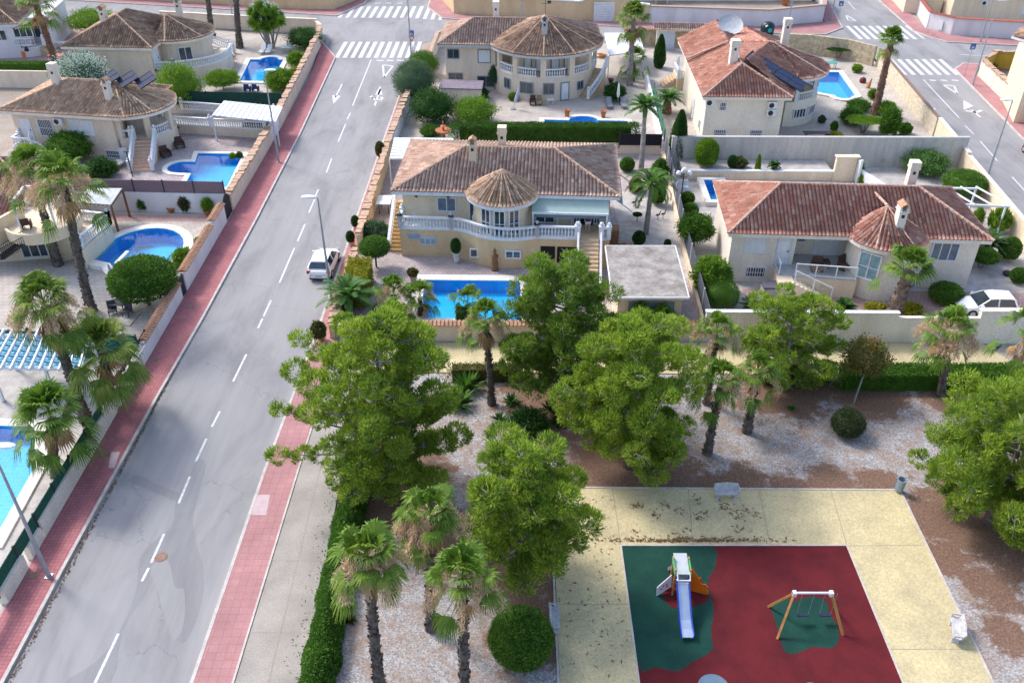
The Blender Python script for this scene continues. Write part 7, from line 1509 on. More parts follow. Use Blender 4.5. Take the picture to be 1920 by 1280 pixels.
def shrub(px, pyb, pyt, hw, label, mt, seed, kind='loose', cat='shrub', lift=None, zb=0, **kw):
    """px: centre column; pyb, pyt: bottom and top rows; hw: half width, all in photo pixels"""
    x, y = P(px, pyb, zb); r = hw / PXM(y, zb); y += r * .75; x = (px - 960) / PXM(y, zb); r = hw / PXM(y, zb)
    zt = ATY(px, pyt, y)[1]; zt = max(zt, zb + .3); z0 = lift if lift is not None else zb; h = zt - z0
    k = dict(clip=dict(n=3600, L=.15, W=.07, rough=.07, lob=.015), loose=dict(n=4400, L=.19, W=.08, rough=.2, lob=.15, depth=.35), fine=dict(n=4800, L=.2, W=.035, rough=.12, lob=.06, depth=.25, up=.6), spiky=dict(n=1500, L=.55, W=.07, rough=.15, lob=.1, depth=.5, up=.7), cone=dict(n=3600, L=.16, W=.06, rough=.04, lob=.02, up=.9))[kind].copy()
    big = max(1.0, (r * h) / 1.2); k['n'] = int(k['n'] * min(3.2, big)); k.update(kw); nm = k.pop('name', 'clipped_bush' if kind == 'clip' else 'shrub')
    return blob(nm, label, x, y, r, k.pop('ry', r), z0, h, mt, seed, cat=cat, **k)
# ------------------------------------------------------------ fan palms
def fanpalm(bx, by, cx, cy_z, label, seed, n=34, rad=.95, pet=1.0, mt=LPALM, dead=10, flow=8, r0=.22, skirt=0, bark=None, full=0, droop=.5, z0=.02, topd=0, cyo=None, name='fan_palm', dens=.62, low=7):
    rs = np.random.RandomState(seed); cz = cy_z; T = thing(name, label, 'palm tree', (bx, by, z0))
    cyy = by if cyo is None else cyo
    b = MB(); pts = []; rad_ = []; k = 14
    for i in range(k + 1):
        t = i / k; cxx = bx + (cx - bx) * (t ** 1.35); pts.append((cxx, by + (cyy - by) * t ** 1.3, z0 + (cz - .15 - z0) * t)); rad_.append(r0 * (1.32 - .55 * t if t < .12 else 1.05 - .3 * t) * (1 + .08 * (-1) ** i))
    b.tube(pts, rad_, 9, jit=.16)
    # old leaf bases stand off the trunk
    m = int(cz * 42); tt = rs.uniform(.03, 1, m); ax = rs.uniform(0, 6.283, m); P0 = np.array([[np.interp(t, np.linspace(0, 1, k + 1), [p[j] for p in pts]) for j in range(3)] for t in tt]); rr_ = np.interp(tt, np.linspace(0, 1, k + 1), rad_)
    Nn = np.stack([np.cos(ax), np.sin(ax), np.zeros(m)], 1); C = P0 + Nn * (rr_[:, None] + .02); D = unit(Nn * .8 + np.array([0, 0, 1.0])); V, F = leaves(C, D, rs.uniform(.14, .26, m), rs.uniform(.07, .13, m), rs); b.add([tuple(v_) for v_ in V.tolist()], [tuple(f_) for f_ in F.tolist()]); b.build('trunk', bark or BARK, T)
    def fan(lst, org, az, el, pl, fr_, droop_, seg=17, width=1.0, twist=0):
        f = np.array([math.cos(az) * math.cos(el), math.sin(az) * math.cos(el), math.sin(el)]); s = np.array([-math.sin(az), math.cos(az), 0]); n_ = np.cross(f, s)
        if n_[2] < 0: n_ = -n_
        hub = org + f * pl + np.array([0, 0, -.12 * pl * pl * droop_]); pw = s * .022
        lst.append([org - pw, org + pw, hub + pw * .7, hub - pw * .7])
        f2 = unit((f + np.array([0, 0, -.35 * droop_]))[None])[0]; n2 = np.cross(f2, s); n2 = n2 if n2[2] > 0 else -n2
        for j in range(seg):
            a = (j / (seg - 1) * 2 - 1) * 1.75 * width; l = fr_ * (1 - .22 * abs(a) / 1.75) * rs.uniform(.9, 1.06); w_ = l * (1.0 * width * 1.75 / (seg - 1)) * .70
            d = f2 * math.cos(a) + s * math.sin(a); e = np.cross(n2, d); fold = n2 * (.05 * l if j % 2 else -.02 * l)
            mid = hub + d * l * .58 + fold * .6; tip = hub + d * l * .95 + np.array([0, 0, -l * (.18 + .45 * droop_) * rs.uniform(.5, 1.3)]) + n2 * .02
            lst.append([hub, mid - e * w_, mid + n2 * .03, mid + e * w_]); lst.append([mid - e * w_, tip - e * .01, tip + e * .01, mid + e * w_])
    org = np.array([cx, cyy, cz]); L = []
    n = int(n * dens)
    for i in range(n):
        t = (i + .5) / n; el = R(84 - 80 * t ** 1.15) + rs.uniform(-.2, .2); az = i * 2.39996 + rs.uniform(-.35, .35)
        fan(L, org + np.array([0, 0, .3 * (1 - t)]), az, el, pet * rs.uniform(.6, 1.15) * (.75 + .35 * t), rad * rs.uniform(.8, 1.15), droop * (.3 + t) * .8 + .12, 19, .85)
    for i in range(low):
        az = i * 2.39996 + 1 + rs.uniform(-.5, .5); el = R(rs.uniform(-48, -12)); fan(L, org + np.array([0, 0, -.2]), az, el, pet * rs.uniform(1.1, 1.6), rad * rs.uniform(.9, 1.1), .75, 19, .72)
    V = np.array(L).reshape(-1, 3); npmesh('crown', V, np.arange(len(V)).reshape(-1, 4), mt, T)
    if dead or skirt:
        L = []
        for i in range(dead + skirt):
            az = rs.uniform(0, 6.283); el = R(rs.uniform(-78, -48)); fan(L, org + np.array([0, 0, -.3 - (rs.uniform(0, skirt * .05) if skirt else 0)]), az, el, pet * rs.uniform(.5, .9), rad * rs.uniform(.6, .9), 1.1, 9, .5)
        V = np.array(L).reshape(-1, 3); npmesh('dead_fronds', V, np.arange(len(V)).reshape(-1, 4), DEAD, T)
    if flow:
        Cs = []; Ds = []; S_ = []
        for i in range(flow):
            az = rs.uniform(0, 6.283); ln_ = pet * rs.uniform(1.3, 2.0); q = [org]
            for k2 in range(1, 8):
                t = k2 / 7; h_ = ln_ * t; zz = .35 * math.sin(t * 2.2) - 1.25 * t * t; q.append(org + np.array([math.cos(az) * h_ * .95, math.sin(az) * h_ * .95, zz + .15]))
            q = np.array(q)
            for a, c in zip(q[:-1], q[1:]): e = np.array([-math.sin(az), math.cos(az), 0]) * .02; S_.append([a - e, a + e, c + e, c - e])
            m = 260; tt = rs.uniform(.42, 1, m); PP = np.stack([np.interp(tt, np.linspace(0, 1, 8), q[:, j]) for j in range(3)], 1) + rs.normal(size=(m, 3)) * np.array([.09, .09, .16]); Cs.append(PP); Ds.append(unit(rs.normal(size=(m, 3)) * .5 + np.array([0, 0, -1])))
        C = np.concatenate(Cs); D = np.concatenate(Ds); V, F = leaves(C, D, rs.uniform(.12, .3, len(C)), rs.uniform(.02, .05, len(C)), rs)
        S_ = np.array(S_).reshape(-1, 3); V = np.concatenate([V, S_]); F = np.arange(len(V)).reshape(-1, 4); npmesh('flower_stalks', V, F, FLOW, T)
    return T
def featherpalm(bx, by, cx, cz, label, seed, n=30, L=1.9, mt=LDATE, r0=.2, z0=.0, arch=1.0, bark=None, cat='palm tree', name='feather_palm', leaflet=.38, k=22, lw=.035, emin=-25, base_r=None, cyo=None):
    rs = np.random.RandomState(seed); T = thing(name, label, cat, (bx, by, z0)); cyy = by if cyo is None else cyo
    if cz > z0 + .4:
        b = MB(); kk = 8; br = base_r or r0 * 1.2; b.tube([(bx + (cx - bx) * (i / kk), by + (cyy - by) * i / kk, z0 + (cz - z0) * i / kk) for i in range(kk + 1)], [br + (r0 * .85 - br) * i / kk + (.02 if i % 2 else 0) for i in range(kk + 1)], 10, jit=.12); b.build('trunk', bark or BARK, T)
    Q = []; org = np.array([cx, cyy, cz])
    for i in range(n):
        t = (i + .5) / n; az = i * 2.39996 + rs.uniform(-.15, .15); el = R(80 - (80 - emin) * t); ll = L * rs.uniform(.85, 1.1) * (.75 + .3 * t); s = np.array([-math.sin(az), math.cos(az), 0]); p = org.copy(); e = el; pts = [p]
        for j in range(k):
            p = p + np.array([math.cos(az) * math.cos(e), math.sin(az) * math.cos(e), math.sin(e)]) * ll / k; pts.append(p); e -= arch * R(88) / k * (.4 + 1.2 * j / k)
        pts = np.array(pts)
        for j in range(k):
            a, c = pts[j], pts[j + 1]; w_ = .018; Q.append([a - s * w_, a + s * w_, c + s * w_, c - s * w_]); d = (c - a) / (np.linalg.norm(c - a) + 1e-9)
            if j < 2: continue
            ll2 = leaflet * math.sin(math.pi * min(1, (j + 1.5) / (k + 1))) ** .5 * rs.uniform(.85, 1.1)
            for sg in (-1, 1):
                for q_ in (0, .5):
                    o_ = a + (c - a) * q_; dd = s * sg * .8 + d * .6 + np.array([0, 0, .12 - .25 * rs.uniform(0, 1)]); dd /= np.linalg.norm(dd); m_ = o_ + dd * ll2 * .5; tt = o_ + dd * ll2 + np.array([0, 0, -.12 * ll2]); w2 = d * lw
                    Q.append([o_, m_ - w2, tt, m_ + w2])
    V = np.array(Q).reshape(-1, 3); npmesh('crown', V, np.arange(len(V)).reshape(-1, 4), mt, T); return T
def agave(px, py, label, seed, r=.6, n=26, mt=None, w_=.07, z=0, cat='agave', name='agave', up=.9):
    x, y = P(px, py, z); rs = np.random.RandomState(seed); Q = []
    for i in range(n):
        az = i * 2.4; el = R(rs.uniform(12, 75)); d = np.array([math.cos(az) * math.cos(el), math.sin(az) * math.cos(el), math.sin(el)]); s = np.array([-math.sin(az), math.cos(az), 0]); o = np.array([x, y, z + .05]); l = r * rs.uniform(.8, 1.15); m = o + d * l * .45; t = o + d * l + np.array([0, 0, -.1 * l])
        Q.append([o, m - s * w_, t, m + s * w_])
    V = np.array(Q).reshape(-1, 3); o = npmesh(name, V, np.arange(len(V)).reshape(-1, 4), mt or LDARK, origin=(x, y, z)); return setp(o, label, cat)
# ------------------------------------------------------------ the pines of the park
pine(-6.4, 33.6, 10.8, 3.45, "largest pine, leaning over the pink pavement between the street and the park", 3, nb=48, lobes=((-4.9, 3.0, 5.4, .75), (-5.3, 1.0, 4.6, .6), (-5.0, -1.0, 3.4, .6), (-4.6, 3.8, 7.0, .6), (3.3, 1.5, 5, .7)), zb=.1, zc=.42)
pine(3.0, 41.2, 9.1, 3.6, "dark pine in front of the villa garage, behind the other park pines", 8, LPINED, nb=40, zb=.14, zc=.5)
pine(6.3, 35.4, 9.2, 3.3, "broad pine in the middle of the park behind the yellow plaza", 11, nb=44, zb=.14, zc=.46)
pine(.5, 27.6, 8.3, 2.5, "smaller bright pine left of the yellow plaza, hanging over its corner", 15, nb=34, zb=.2, zc=.55, lobes=((2.3, -.6, 3.6, .6),))
pine(16.2, 42.4, 6.3, 2.6, "small light pine against the pale concrete wall by the path", 21, nb=28, zb=.12, cs=.85, zc=.5, lobes=((3.2, .6, 4.2, .5), (-2.9, .4, 3.6, .5)))
pine(24.0, 31.2, 8.2, 4.0, "wide yellow green pine at the right edge beside the litter bin", 26, nb=46, zb=.14, zc=.45, tuft=800)
pine(27.3, 29.6, 7.6, 2.8, "dark pine behind the wide yellow green pine, cut by the right edge", 29, LPINED, nb=26, zb=.16)
# ------------------------------------------------------------ fan palms (base px, crown px)
def fp(bpx, bpy, cpx, cpy, label, seed, zb=0, **kw):
    x, y = P(bpx, bpy, zb); X, Z = ATY(cpx, cpy, y); return fanpalm(x, y, X, Z, label, seed, z0=zb, **kw)
fp(110, 497, 60, 322, "tall fan palm with straw flower heads, left of the pair in front of the balcony", 31, n=36, dead=8, flow=26, r0=.3, rad=1.2, pet=1.35)
fp(172, 584, 120, 345, "tall fan palm with straw flower heads, right of the pair in front of the balcony", 32, n=38, dead=8, flow=26, r0=.3, rad=1.2, pet=1.35)
fp(162, 788, 84, 570, "fan palm with a shaggy brown skirt above the blue pergola", 33, n=40, low=14, dens=.8, dead=18, skirt=14, flow=22, r0=.28, rad=1.0, pet=1.1, mt=LPALMO)
fp(215, 770, 192, 655, "broad green fan palm leaning to the wall right of the blue pergola", 34, n=50, rad=1.1, pet=1.25, dead=10, flow=0, r0=.26, mt=LPALMO, droop=.3, low=16, dens=.75)
fp(108, 890, 95, 780, "bushy fan palm at the lower left in front of the corner pool", 35, n=46, rad=1.1, pet=1.15, dead=8, flow=0, r0=.26, droop=.3, low=14, dens=.75)
fp(712, 1292, 690, 1048, "fan palm with pale flower sprays beside the clipped park hedge", 36, n=34, flow=16, dead=8, r0=.22, rad=.85, pet=.85)
fp(808, 1178, 808, 968, "fan palm behind the other two at the lower park edge, with pale sprays", 37, n=32, flow=14, dead=10, r0=.2, rad=.8, pet=.9)
fp(872, 1312, 868, 1088, "fan palm with curling straw stalks left of the big round bush", 38, n=32, flow=12, dead=6, r0=.2, rad=.85, pet=.9)
fp(922, 757, 910, 600, "single slim fan palm in front of the villa pool wall", 39, n=28, flow=6, dead=8, r0=.2, rad=.75, pet=.8)
fp(1325, 757, 1343, 625, "fan palm in front of the pale concrete wall, behind the two leaning palms", 40, n=28, flow=8, dead=4, r0=.19, rad=.75, pet=.85)
fp(1326, 850, 1352, 718, "leaning fan palm with red brown trunk patch beside the central pine", 41, n=28, flow=3, dead=2, r0=.22, rad=.8, pet=.85, droop=.4)
fp(1400, 810, 1420, 700, "leaning fan palm right of the one with the red brown trunk patch", 42, n=28, flow=5, dead=3, r0=.22, rad=.8, pet=.85)
fp(1762, 742, 1780, 620, "fan palm with large straw flower head by the dark path hedge", 43, n=30, flow=22, dead=8, r0=.22, rad=.85, pet=1.0)
fp(1928, 748, 1925, 625, "fan palm cut off by the right edge at the end of the path", 44, n=26, flow=4, dead=4, r0=.2, rad=.8)
x, y = P(1672, 597); X, Z = ATY(1706, 505, y); fanpalm(x, y, X, Z, "fresh green fan palm with thick ringed trunk in front of the low red roofed house", 45, n=44, flow=0, dead=0, r0=.48, rad=1.0, pet=1.1, droop=.25, dens=.8, low=2, bark=M("grey_brown_bark", (.22, .16, .13), (.09, .07, .055), 3, .95, fine=8))
fp(1180, 160, 1188, 34, "very tall fan palm with brown skirt behind the tall clipped hedge", 46, n=44, flow=0, dead=8, skirt=8, r0=.3, rad=1.1, pet=1.1, dens=1.0, mt=LPALMO, bark=M("pale_grey_bark", (.32, .30, .28), (.2, .18, .17), 3, .9))
fp(1186, 152, 1190, 112, "low green fan palm under the very tall palm", 47, n=28, flow=0, dead=0, r0=.2, rad=1.0, droop=.3)
fp(1640, 214, 1672, 76, "tall leaning fan palm with thick shaggy trunk in the right hand pool garden", 48, n=40, flow=0, dead=2, r0=.36, rad=.9, pet=.75, droop=.3, dens=1.1, low=2, bark=BARKR)
fp(112, 142, 66, 6, "tall red trunked fan palm at the top left in front of the white house", 49, n=36, flow=2, dead=6, r0=.36, rad=1.25, pet=1.5, dens=.8, bark=BARKR)
x, y = P(399, 70); X, Z = ATY(384, -60, y); fanpalm(x, y, X, Z, "bare grey palm trunk running out of the top of the picture, left of two", 50, n=24, flow=0, dead=0, r0=.34)
x, y = P(450, 90); X, Z = ATY(440, -60, y); fanpalm(x, y, X, Z, "bare grey palm trunk running out of the top of the picture, right of two", 51, n=24, flow=0, dead=0, r0=.36)
# feather palms
x, y = P(1202, 319); X, Z = ATY(1210, 200, y); featherpalm(x, y, X, Z, "date palm with upright crown at the right end of the tall clipped hedge", 60, n=40, L=1.9, arch=.75, r0=.2, emin=0, bark=MATS["pale_grey_bark"], leaflet=.35)
x, y = P(1211, 438); X, Z = ATY(1222, 345, y); featherpalm(x, y, X, Z, "queen palm with drooping plumes in the white gravel garden right of the villa", 61, n=22, L=2.6, arch=1.25, r0=.19, emin=-5, mt=LMID, leaflet=.5, bark=MATS["pale_grey_bark"])
x, y = P(1250, 212); featherpalm(x, y, x, 1.5, "small date palm with fat red brown base beside the green mesh screen", 62, n=30, L=1.9, arch=.9, r0=.35, emin=5, base_r=.55, bark=BARKR)
x, y = P(650, 590); featherpalm(x, y, x + .3, 1.5, "glossy young date palm on the pavement corner beside the yellow hedge", 63, n=30, L=2.4, arch=.85, r0=.3, emin=5, leaflet=.4)
x, y = P(1407, 583); featherpalm(x, y, x, .45, "grey green fan shaped cycad in the gravel garden behind the park wall", 64, n=34, L=.95, arch=.35, emin=8, cat='cycad', name='cycad', mt=LGREY, leaflet=.2)
x, y = P(1580, 590); featherpalm(x, y, x, .5, "dark cycad under the terrace steps by the park wall", 65, n=34, L=1.05, arch=.7, emin=5, cat='cycad', name='cycad', mt=LDARK, leaflet=.22)
x, y = P(1845, 480); featherpalm(x, y, x, .9, "large dark cycad behind the corner of the low red roofed house", 66, n=44, L=1.9, arch=.8, emin=5, cat='cycad', name='cycad', mt=LDARK, leaflet=.3)
x, y = P(1450, 318, .72); featherpalm(x, y, x, 1.1, "small dark cycad in the low planter by the retaining wall", 67, n=30, L=.7, arch=.8, emin=5, cat='cycad', name='cycad', mt=LDARK, leaflet=.18)
x, y = P(742, 590); fanpalm(x, y, x, 1.7, "low fan palm with pale dead leaves at the villa's pool edge, left one", 68, n=30, flow=6, dead=6, r0=.18, rad=.8, pet=.8, droop=.3)
x, y = P(790, 592); fanpalm(x, y, x, 1.5, "low fan palm beside the villa's pool, right one", 69, n=26, flow=2, dead=4, r0=.18, rad=.8, pet=.7, droop=.3)
x, y = P(1195, 617); fanpalm(x, 47.95, x, 1.5, "loose fan palm in front of the flat roofed garage", 70, n=30, flow=2, dead=2, r0=.16, rad=.75, pet=.45)
x, y = P(1232, 617); fanpalm(x, 47.95, x, 1.4, "loose fan palm by the garage's right front corner", 71, n=26, flow=0, dead=2, r0=.15, rad=.75, pet=.45)
x, y = P(878, 600); fanpalm(x, y, x, 1.4, "small fan palm right of the dark clipped hedge block by the pool", 72, n=22, flow=0, dead=3, r0=.15, rad=.75, pet=.7)
# shrubs
S = shrub
S(977, 1268, 1160, 60, "big round clipped dark green bush left of the yellow plaza", LCLIP, 80, 'clip', n=16000, L=.13, W=.05, rough=.06)
S(1585, 828, 772, 31, "small round grey green bush alone on the gravel", mleaf("dull_bush_leaf", [(.03, .05, .02), (.06, .09, .03), (.11, .12, .06)], 2), 81, 'clip', n=6000, L=.09, W=.05, rough=.08)
S(706, 512, 446, 29, "lollipop shaped clipped tree beside the villa's paved yard", LCLIP, 82, 'clip', cat='tree', lift=1.0, trunk=(1, .08), name='clipped_tree', L=.11, W=.05, n=7000)
S(704, 462, 418, 26, "grey green rounded shrub behind the lollipop tree", LGREY, 83, 'loose')
S(280, 596, 490, 62, "large round clipped ficus tree over the white wall by the dolphin pool", LCLIP, 84, 'clip', cat='tree', lift=.75, trunk=(1, .14), name='clipped_tree', n=14000, L=.13, W=.09, rough=.06, lob=.03)
S(348, 508, 468, 20, "small bright shrub on the wall beside the dolphin pool", LLIME, 85, 'loose')
S(271, 397, 369, 12, "narrow round shrub against the white wall under the purple screen, left one", LMID, 86, 'loose')
S(351, 400, 365, 13, "dark shrub with magenta flowers against the white wall", LDARK, 87, 'loose', flower=(LRED, .18))
S(390, 397, 375, 9, "spiky yellow green pot plant by the arched gate", LLIME, 88, 'spiky', zb=.4)
S(1349, 583, 530, 32, "large clipped dark barrel shaped bush at the garden corner behind the park wall", LMID, 89, 'clip', power=.7, n=9000, L=.08, W=.04)
S(1330, 560, 486, 34, "loose lime green citrus shrub behind the barrel shaped bush", LLIME, 90, 'loose')
S(1300, 478, 405, 32, "dark leafy citrus tree beside the dark grey fence", LMID, 91, 'loose', cat='tree', lift=.8, trunk=(1, .07), name='citrus_tree')
S(1288, 386, 361, 13, "clipped ball bush beside the white globe lamp, further of two", LCLIP, 92, 'clip'); S(1293, 409, 382, 15, "clipped ball bush beside the white globe lamp, nearer of two", LCLIP, 93, 'clip')
S(1197, 463, 434, 12, "small dark clipped ball right of the villa behind the garage roof", LDARK, 94, 'clip'); S(1175, 325, 296, 14, "round bush behind the villa's right rear corner", LMID, 95, 'clip')
S(1190, 364, 334, 11, "small olive shrub beside the clipped drum bush in the gravel garden", LOLD, 96, 'loose'); S(1196, 360, 338, 9, "small dark drum shaped bush in the gravel garden", LDARK, 97, 'clip')
S(1232, 388, 345, 14, "clipped bush under the queen palm by the fence", LCLIP, 98, 'clip'); S(1236, 345, 300, 15, "dark loose shrub behind the queen palm", LMID, 99, 'loose')
S(1251, 464, 450, 6, "tiny round bush by the fence near the garage", LDARK, 100, 'clip'); S(1194, 418, 401, 8, "small cloud pruned tree in the white gravel right of the villa", LDARK, 101, 'clip', cat='tree', lift=.6, trunk=(1, .04), name='cloud_tree')
S(1770, 577, 534, 31, "clipped dome shaped bush left of the white parked car", LCLIP, 102, 'clip', name='clipped_bush')
S(1838, 512, 469, 27, "clipped ball on a short trunk right of the low red roofed house", LCLIP, 103, 'clip', cat='tree', lift=.6, trunk=(3, .05), name='clipped_tree')
S(1887, 494, 446, 19, "upright clipped egg shaped bush against the right street wall", LCLIP, 104, 'clip'); S(1907, 535, 504, 16, "round dark bush at the right edge above the parked car", LMID, 105, 'clip')
S(1801, 380, 322, 40, "big clipped oval bush by the right street wall behind the low house", LCLIP, 106, 'clip', n=9000, lift=.3, trunk=(3, .06), name='clipped_bush', L=.1)
S(1731, 337, 286, 41, "bright rounded pittosporum shrub in the white gravel garden", mleaf("fresh_leaf", [(.05, .13, .03), (.10, .21, .05), (.16, .29, .07)], 1.5), 107, 'loose', n=7000, L=.2)
S(1322, 319, 260, 22, "lime green conical thuja in front of the stained retaining wall", LLIME, 108, 'cone', cat='conifer', name='conifer', power=.95, zb=.72)
def cyp(px, pyb, pyt, hw, label, seed, mt=LDARK, zb=0):
    x, y = P(px, pyb, zb); zt = ATY(px, pyt, y)[1]; r = hw / PXM(y); rs = np.random.RandomState(seed); T = thing('cypress', label, 'cypress', (x, y)); n = 8000
    t = rs.uniform(0, 1, n) ** .8; a = rs.uniform(0, 6.283, n); prof = np.sin(np.pi * np.clip(t * .93 + .05, 0, 1) ** .62) ** .62; rr = r * prof * rs.uniform(.75, 1.05, n) * (1 + .08 * np.sin(5 * a + 9 * t))
    C = np.stack([x + np.cos(a) * rr, y + np.sin(a) * rr, .05 + zt * t], 1); N = np.stack([np.cos(a), np.sin(a), np.zeros(n)], 1); D = unit(N * .35 + rs.normal(size=(n, 3)) * .25 + np.array([0, 0, 1.2]))
    V, F = leaves(C, D, rs.uniform(.14, .26, n), rs.uniform(.04, .08, n), rs); npmesh('foliage', V, F, mt, T)
    b = MB(); b.lathe(x, y, [(r * .82 * max(.05, math.sin(math.pi * min(1, (q * .93 + .05)) ** .62) ** .62), zt * q) for q in (0, .15, .35, .55, .75, .9, .97)], 12); b.build('inner_growth', mt, T, smooth=True); return T
cyp(1268, 306, 208, 17, "tall dark column cypress beside the stained retaining wall", 110); cyp(1235, 127, 66, 11, "slim clipped cypress beside the white canopy at the top", 111)
cyp(1420, 318, 292, 5, "tiny lime cypress in the low planter", 112, LLIME, .72)
S(1384, 318, 296, 15, "olive tinted low shrub in the planter in front of the retaining wall", LOLD, 113, 'loose', zb=.72); S(1372, 318, 292, 9, "dark little pointed shrub in the low planter", LDARK, 114, 'cone', zb=.72); S(1178+0, 0+62, 50, 4, "small plant by the far wall", LMID, 115, 'loose') if False else None
S(1262+388, 312, 288, 9, "yellow green yucca in the white gravel garden, left one", LLIME, 116, 'spiky'); S(1668, 298, 268, 10, "yellow green yucca on a thin stem in the gravel garden", LLIME, 117, 'spiky', lift=.7, trunk=(2, .04)); S(1712, 300, 268, 12, "yucca behind the rounded pittosporum", LLIME, 118, 'spiky', lift=.5, trunk=(2, .05)); S(1603, 336, 302, 12, "agave like yellow plant behind the low red roof, left one", LLIME, 119, 'spiky'); S(1617, 350, 326, 10, "agave like yellow plant behind the low red roof, right one", LLIME, 120, 'spiky')
S(1868, 440, 392, 19, "candelabra cactus behind the right end of the low red roof", LLIME, 121, 'fine', up=3.0, L=.5, W=.12, n=900, cat='cactus', name='cactus', lob=.12)
S(1828, 430, 392, 9, "bright banana like plant by the right street wall", LLIME, 122, 'spiky')
S(1608, 212, 190, 22, "fan leaved shrub beside the thick palm trunk, nearest the turret pool", LMID, 123, 'spiky', L=.7); S(1595, 238, 205, 22, "green fan leaved shrub in the right pool garden, left of the thick trunk", LMID, 124, 'spiky', L=.7)
S(1617, 258, 230, 33, "flat topped yellowish cloud tree behind the stained retaining wall", LLIME, 125, 'loose', cat='tree', lift=1.3, trunk=(3, .08), name='cloud_tree', ry=1.3)
S(1663, 262, 205, 18, "palm like shrub right of the thick leaning trunk", LMID, 126, 'spiky', L=.8); S(1640+20, 222, 192, 18, "olive green shrub behind the thick leaning trunk", LLIME, 127, 'spiky'); S(1695, 254, 232, 12, "small round bush in the right pool garden corner", LMID, 128, 'loose'); S(1690, 268, 255, 14, "flat grey green cushion plant behind the retaining wall", LGREY, 129, 'clip')
S(1606, 138, 122, 10, "little round palm shrub behind the turret pool", LLIME, 130, 'spiky', L=.35); S(1570, 116, 92, 22, "flat bonsai style tree in front of the natural stone wall", LDARK, 131, 'loose', cat='tree', lift=1.1, trunk=(2, .06), name='bonsai_tree', ry=.7)
S(1635, 188, 168, 9, "small shrub left of the thick trunk near the pool", LLIME, 132, 'spiky', L=.4); S(1565, 264, 250, 16, "yellow flowering low shrub by the long dark table", LYEL, 133, 'loose'); S(1540, 232, 218, 6, "tiny pale shrub in the gravel of the right pool garden", LGREY, 134, 'loose'); S(1563, 246, 229, 6, "tiny dark shrub in the gravel by the long table", LMID, 135, 'loose')
S(778, 198, 115, 41, "large feathery grey green tamarisk by the left street", LGREY, 136, 'fine', n=14000); S(795, 150, 96, 30, "feathery shrub behind the large tamarisk", LMID, 137, 'fine', n=7000)
S(812, 240, 170, 42, "dark leafy shrub mass between the tamarisk and the tall hedge", LDARK, 138, 'loose', n=9000); S(888, 242, 186, 42, "bright green loose shrub behind the left end of the tall hedge", LLIME, 139, 'loose', n=8000); S(927, 170, 125, 10, "thin green young tree against the beige house wall", LGREY, 140, 'loose', lift=.5, trunk=(1, .03), cat='tree', name='young_tree'); S(899, 190, 165, 17, "low dark bush at the foot of the beige house", LDARK, 141, 'loose'); S(808, 258, 238, 20, "glossy banana plant beside the orange fountain", LMID, 142, 'spiky', L=.6)
S(1152, 193, 158, 19, "round dark bush behind the closed white parasol", LDARK, 143, 'loose'); S(962+0, 190, 176, 8, "small potted aloe by the round veranda", LLIME, 144, 'spiky', L=.4) 
S(137, 312, 250, 42, "large dark oleander like bush in front of the beige left house", LMID, 145, 'spiky', n=4200, L=.5, W=.09, lob=.06); S(192, 340, 300, 28, "very dark round bush below the beige left house", LDARK, 146, 'loose'); S(118, 262, 244, 16, "small arching palm in front of the beige left house", LLIME, 147, 'spiky', L=.5); S(213, 322, 312, 9, "tiny yellow green plant near the shower post", LLIME, 148, 'loose')
S(345, 215, 122, 42, "tall lime green citrus tree beside the pink stepped house", LLIME, 149, 'loose', cat='tree', n=9000, name='citrus_tree', L=.22); S(420, 178, 135, 31, "round lime green citrus tree by the deep blue pool", LLIME, 150, 'loose', cat='tree', name='citrus_tree', trunk=(1, .07), lift=.6); S(528, 176, 132, 28, "round shrub behind the stone capped wall by the deep blue pool", LLIME, 151, 'loose'); S(558, 128, 98, 17, "small bright shrub at the stone capped wall near the glass table", LLIME, 152, 'loose'); S(556, 148, 128, 12, "yellow shrub on the stone capped street wall", LYEL, 153, 'loose'); S(572, 98, 54, 33, "dark green bush at the corner behind the street wall", LDARK, 154, 'loose', n=6000)
S(165, 196, 100, 52, "white flowering oleander between the two left houses", LGREY, 155, 'loose', n=9000, flower=(FWHITE, .55)); S(178, 78, 20, 44, "round bright tree behind the upper left house", LLIME, 156, 'loose', cat='tree', n=9000, lift=.8, trunk=(1, .12), name='broadleaf_tree'); S(112, 62, 20, 15, "dark green shrub beside the top left house porch", LMID, 157, 'loose'); S(90+28, 30, 12, 20, "tree top behind the top left house", LMID, 158, 'loose') if False else None
S(335, 250, 236, 9, "small potted olive by the white balustrade", LGREY, 159, 'loose', lift=.6, trunk=(1, .03)); S(595+4, 640, 605, 13, "olive brown bush in the pavement pot below the lamp", LOLD, 160, 'loose', zb=.6); S(714, 298, 266, 9, "orange green ball plant in the furthest kerb pot", LOLD, 161, 'clip', zb=.6); S(667, 428, 405, 7, "dark ball topiary in the further pavement pot", LDARK, 162, 'clip', zb=.6); S(658, 457, 434, 7.5, "dark ball topiary in the nearer pavement pot", LDARK, 163, 'clip', zb=.6)
S(855, 478, 448, 9, "dark topiary egg in the tall white pot", LDARK, 164, 'clip', zb=.8); S(774, 520, 505, 9, "olive plant on the stone pedestal pot by the pool", LOLD, 165, 'loose', zb=.7); S(437, 300, 288, 6, "small white planter shrub on the turquoise pool edge", LLIME, 166, 'spiky', L=.3, W=.04); S(450, 298, 286, 5, "little shrub on the wall end of the turquoise pool", LMID, 167, 'spiky', L=.3); S(374, 455, 448, 6, "yellow green tuft by the red gravel near the dolphin pool", LLIME, 168, 'spiky', L=.3)
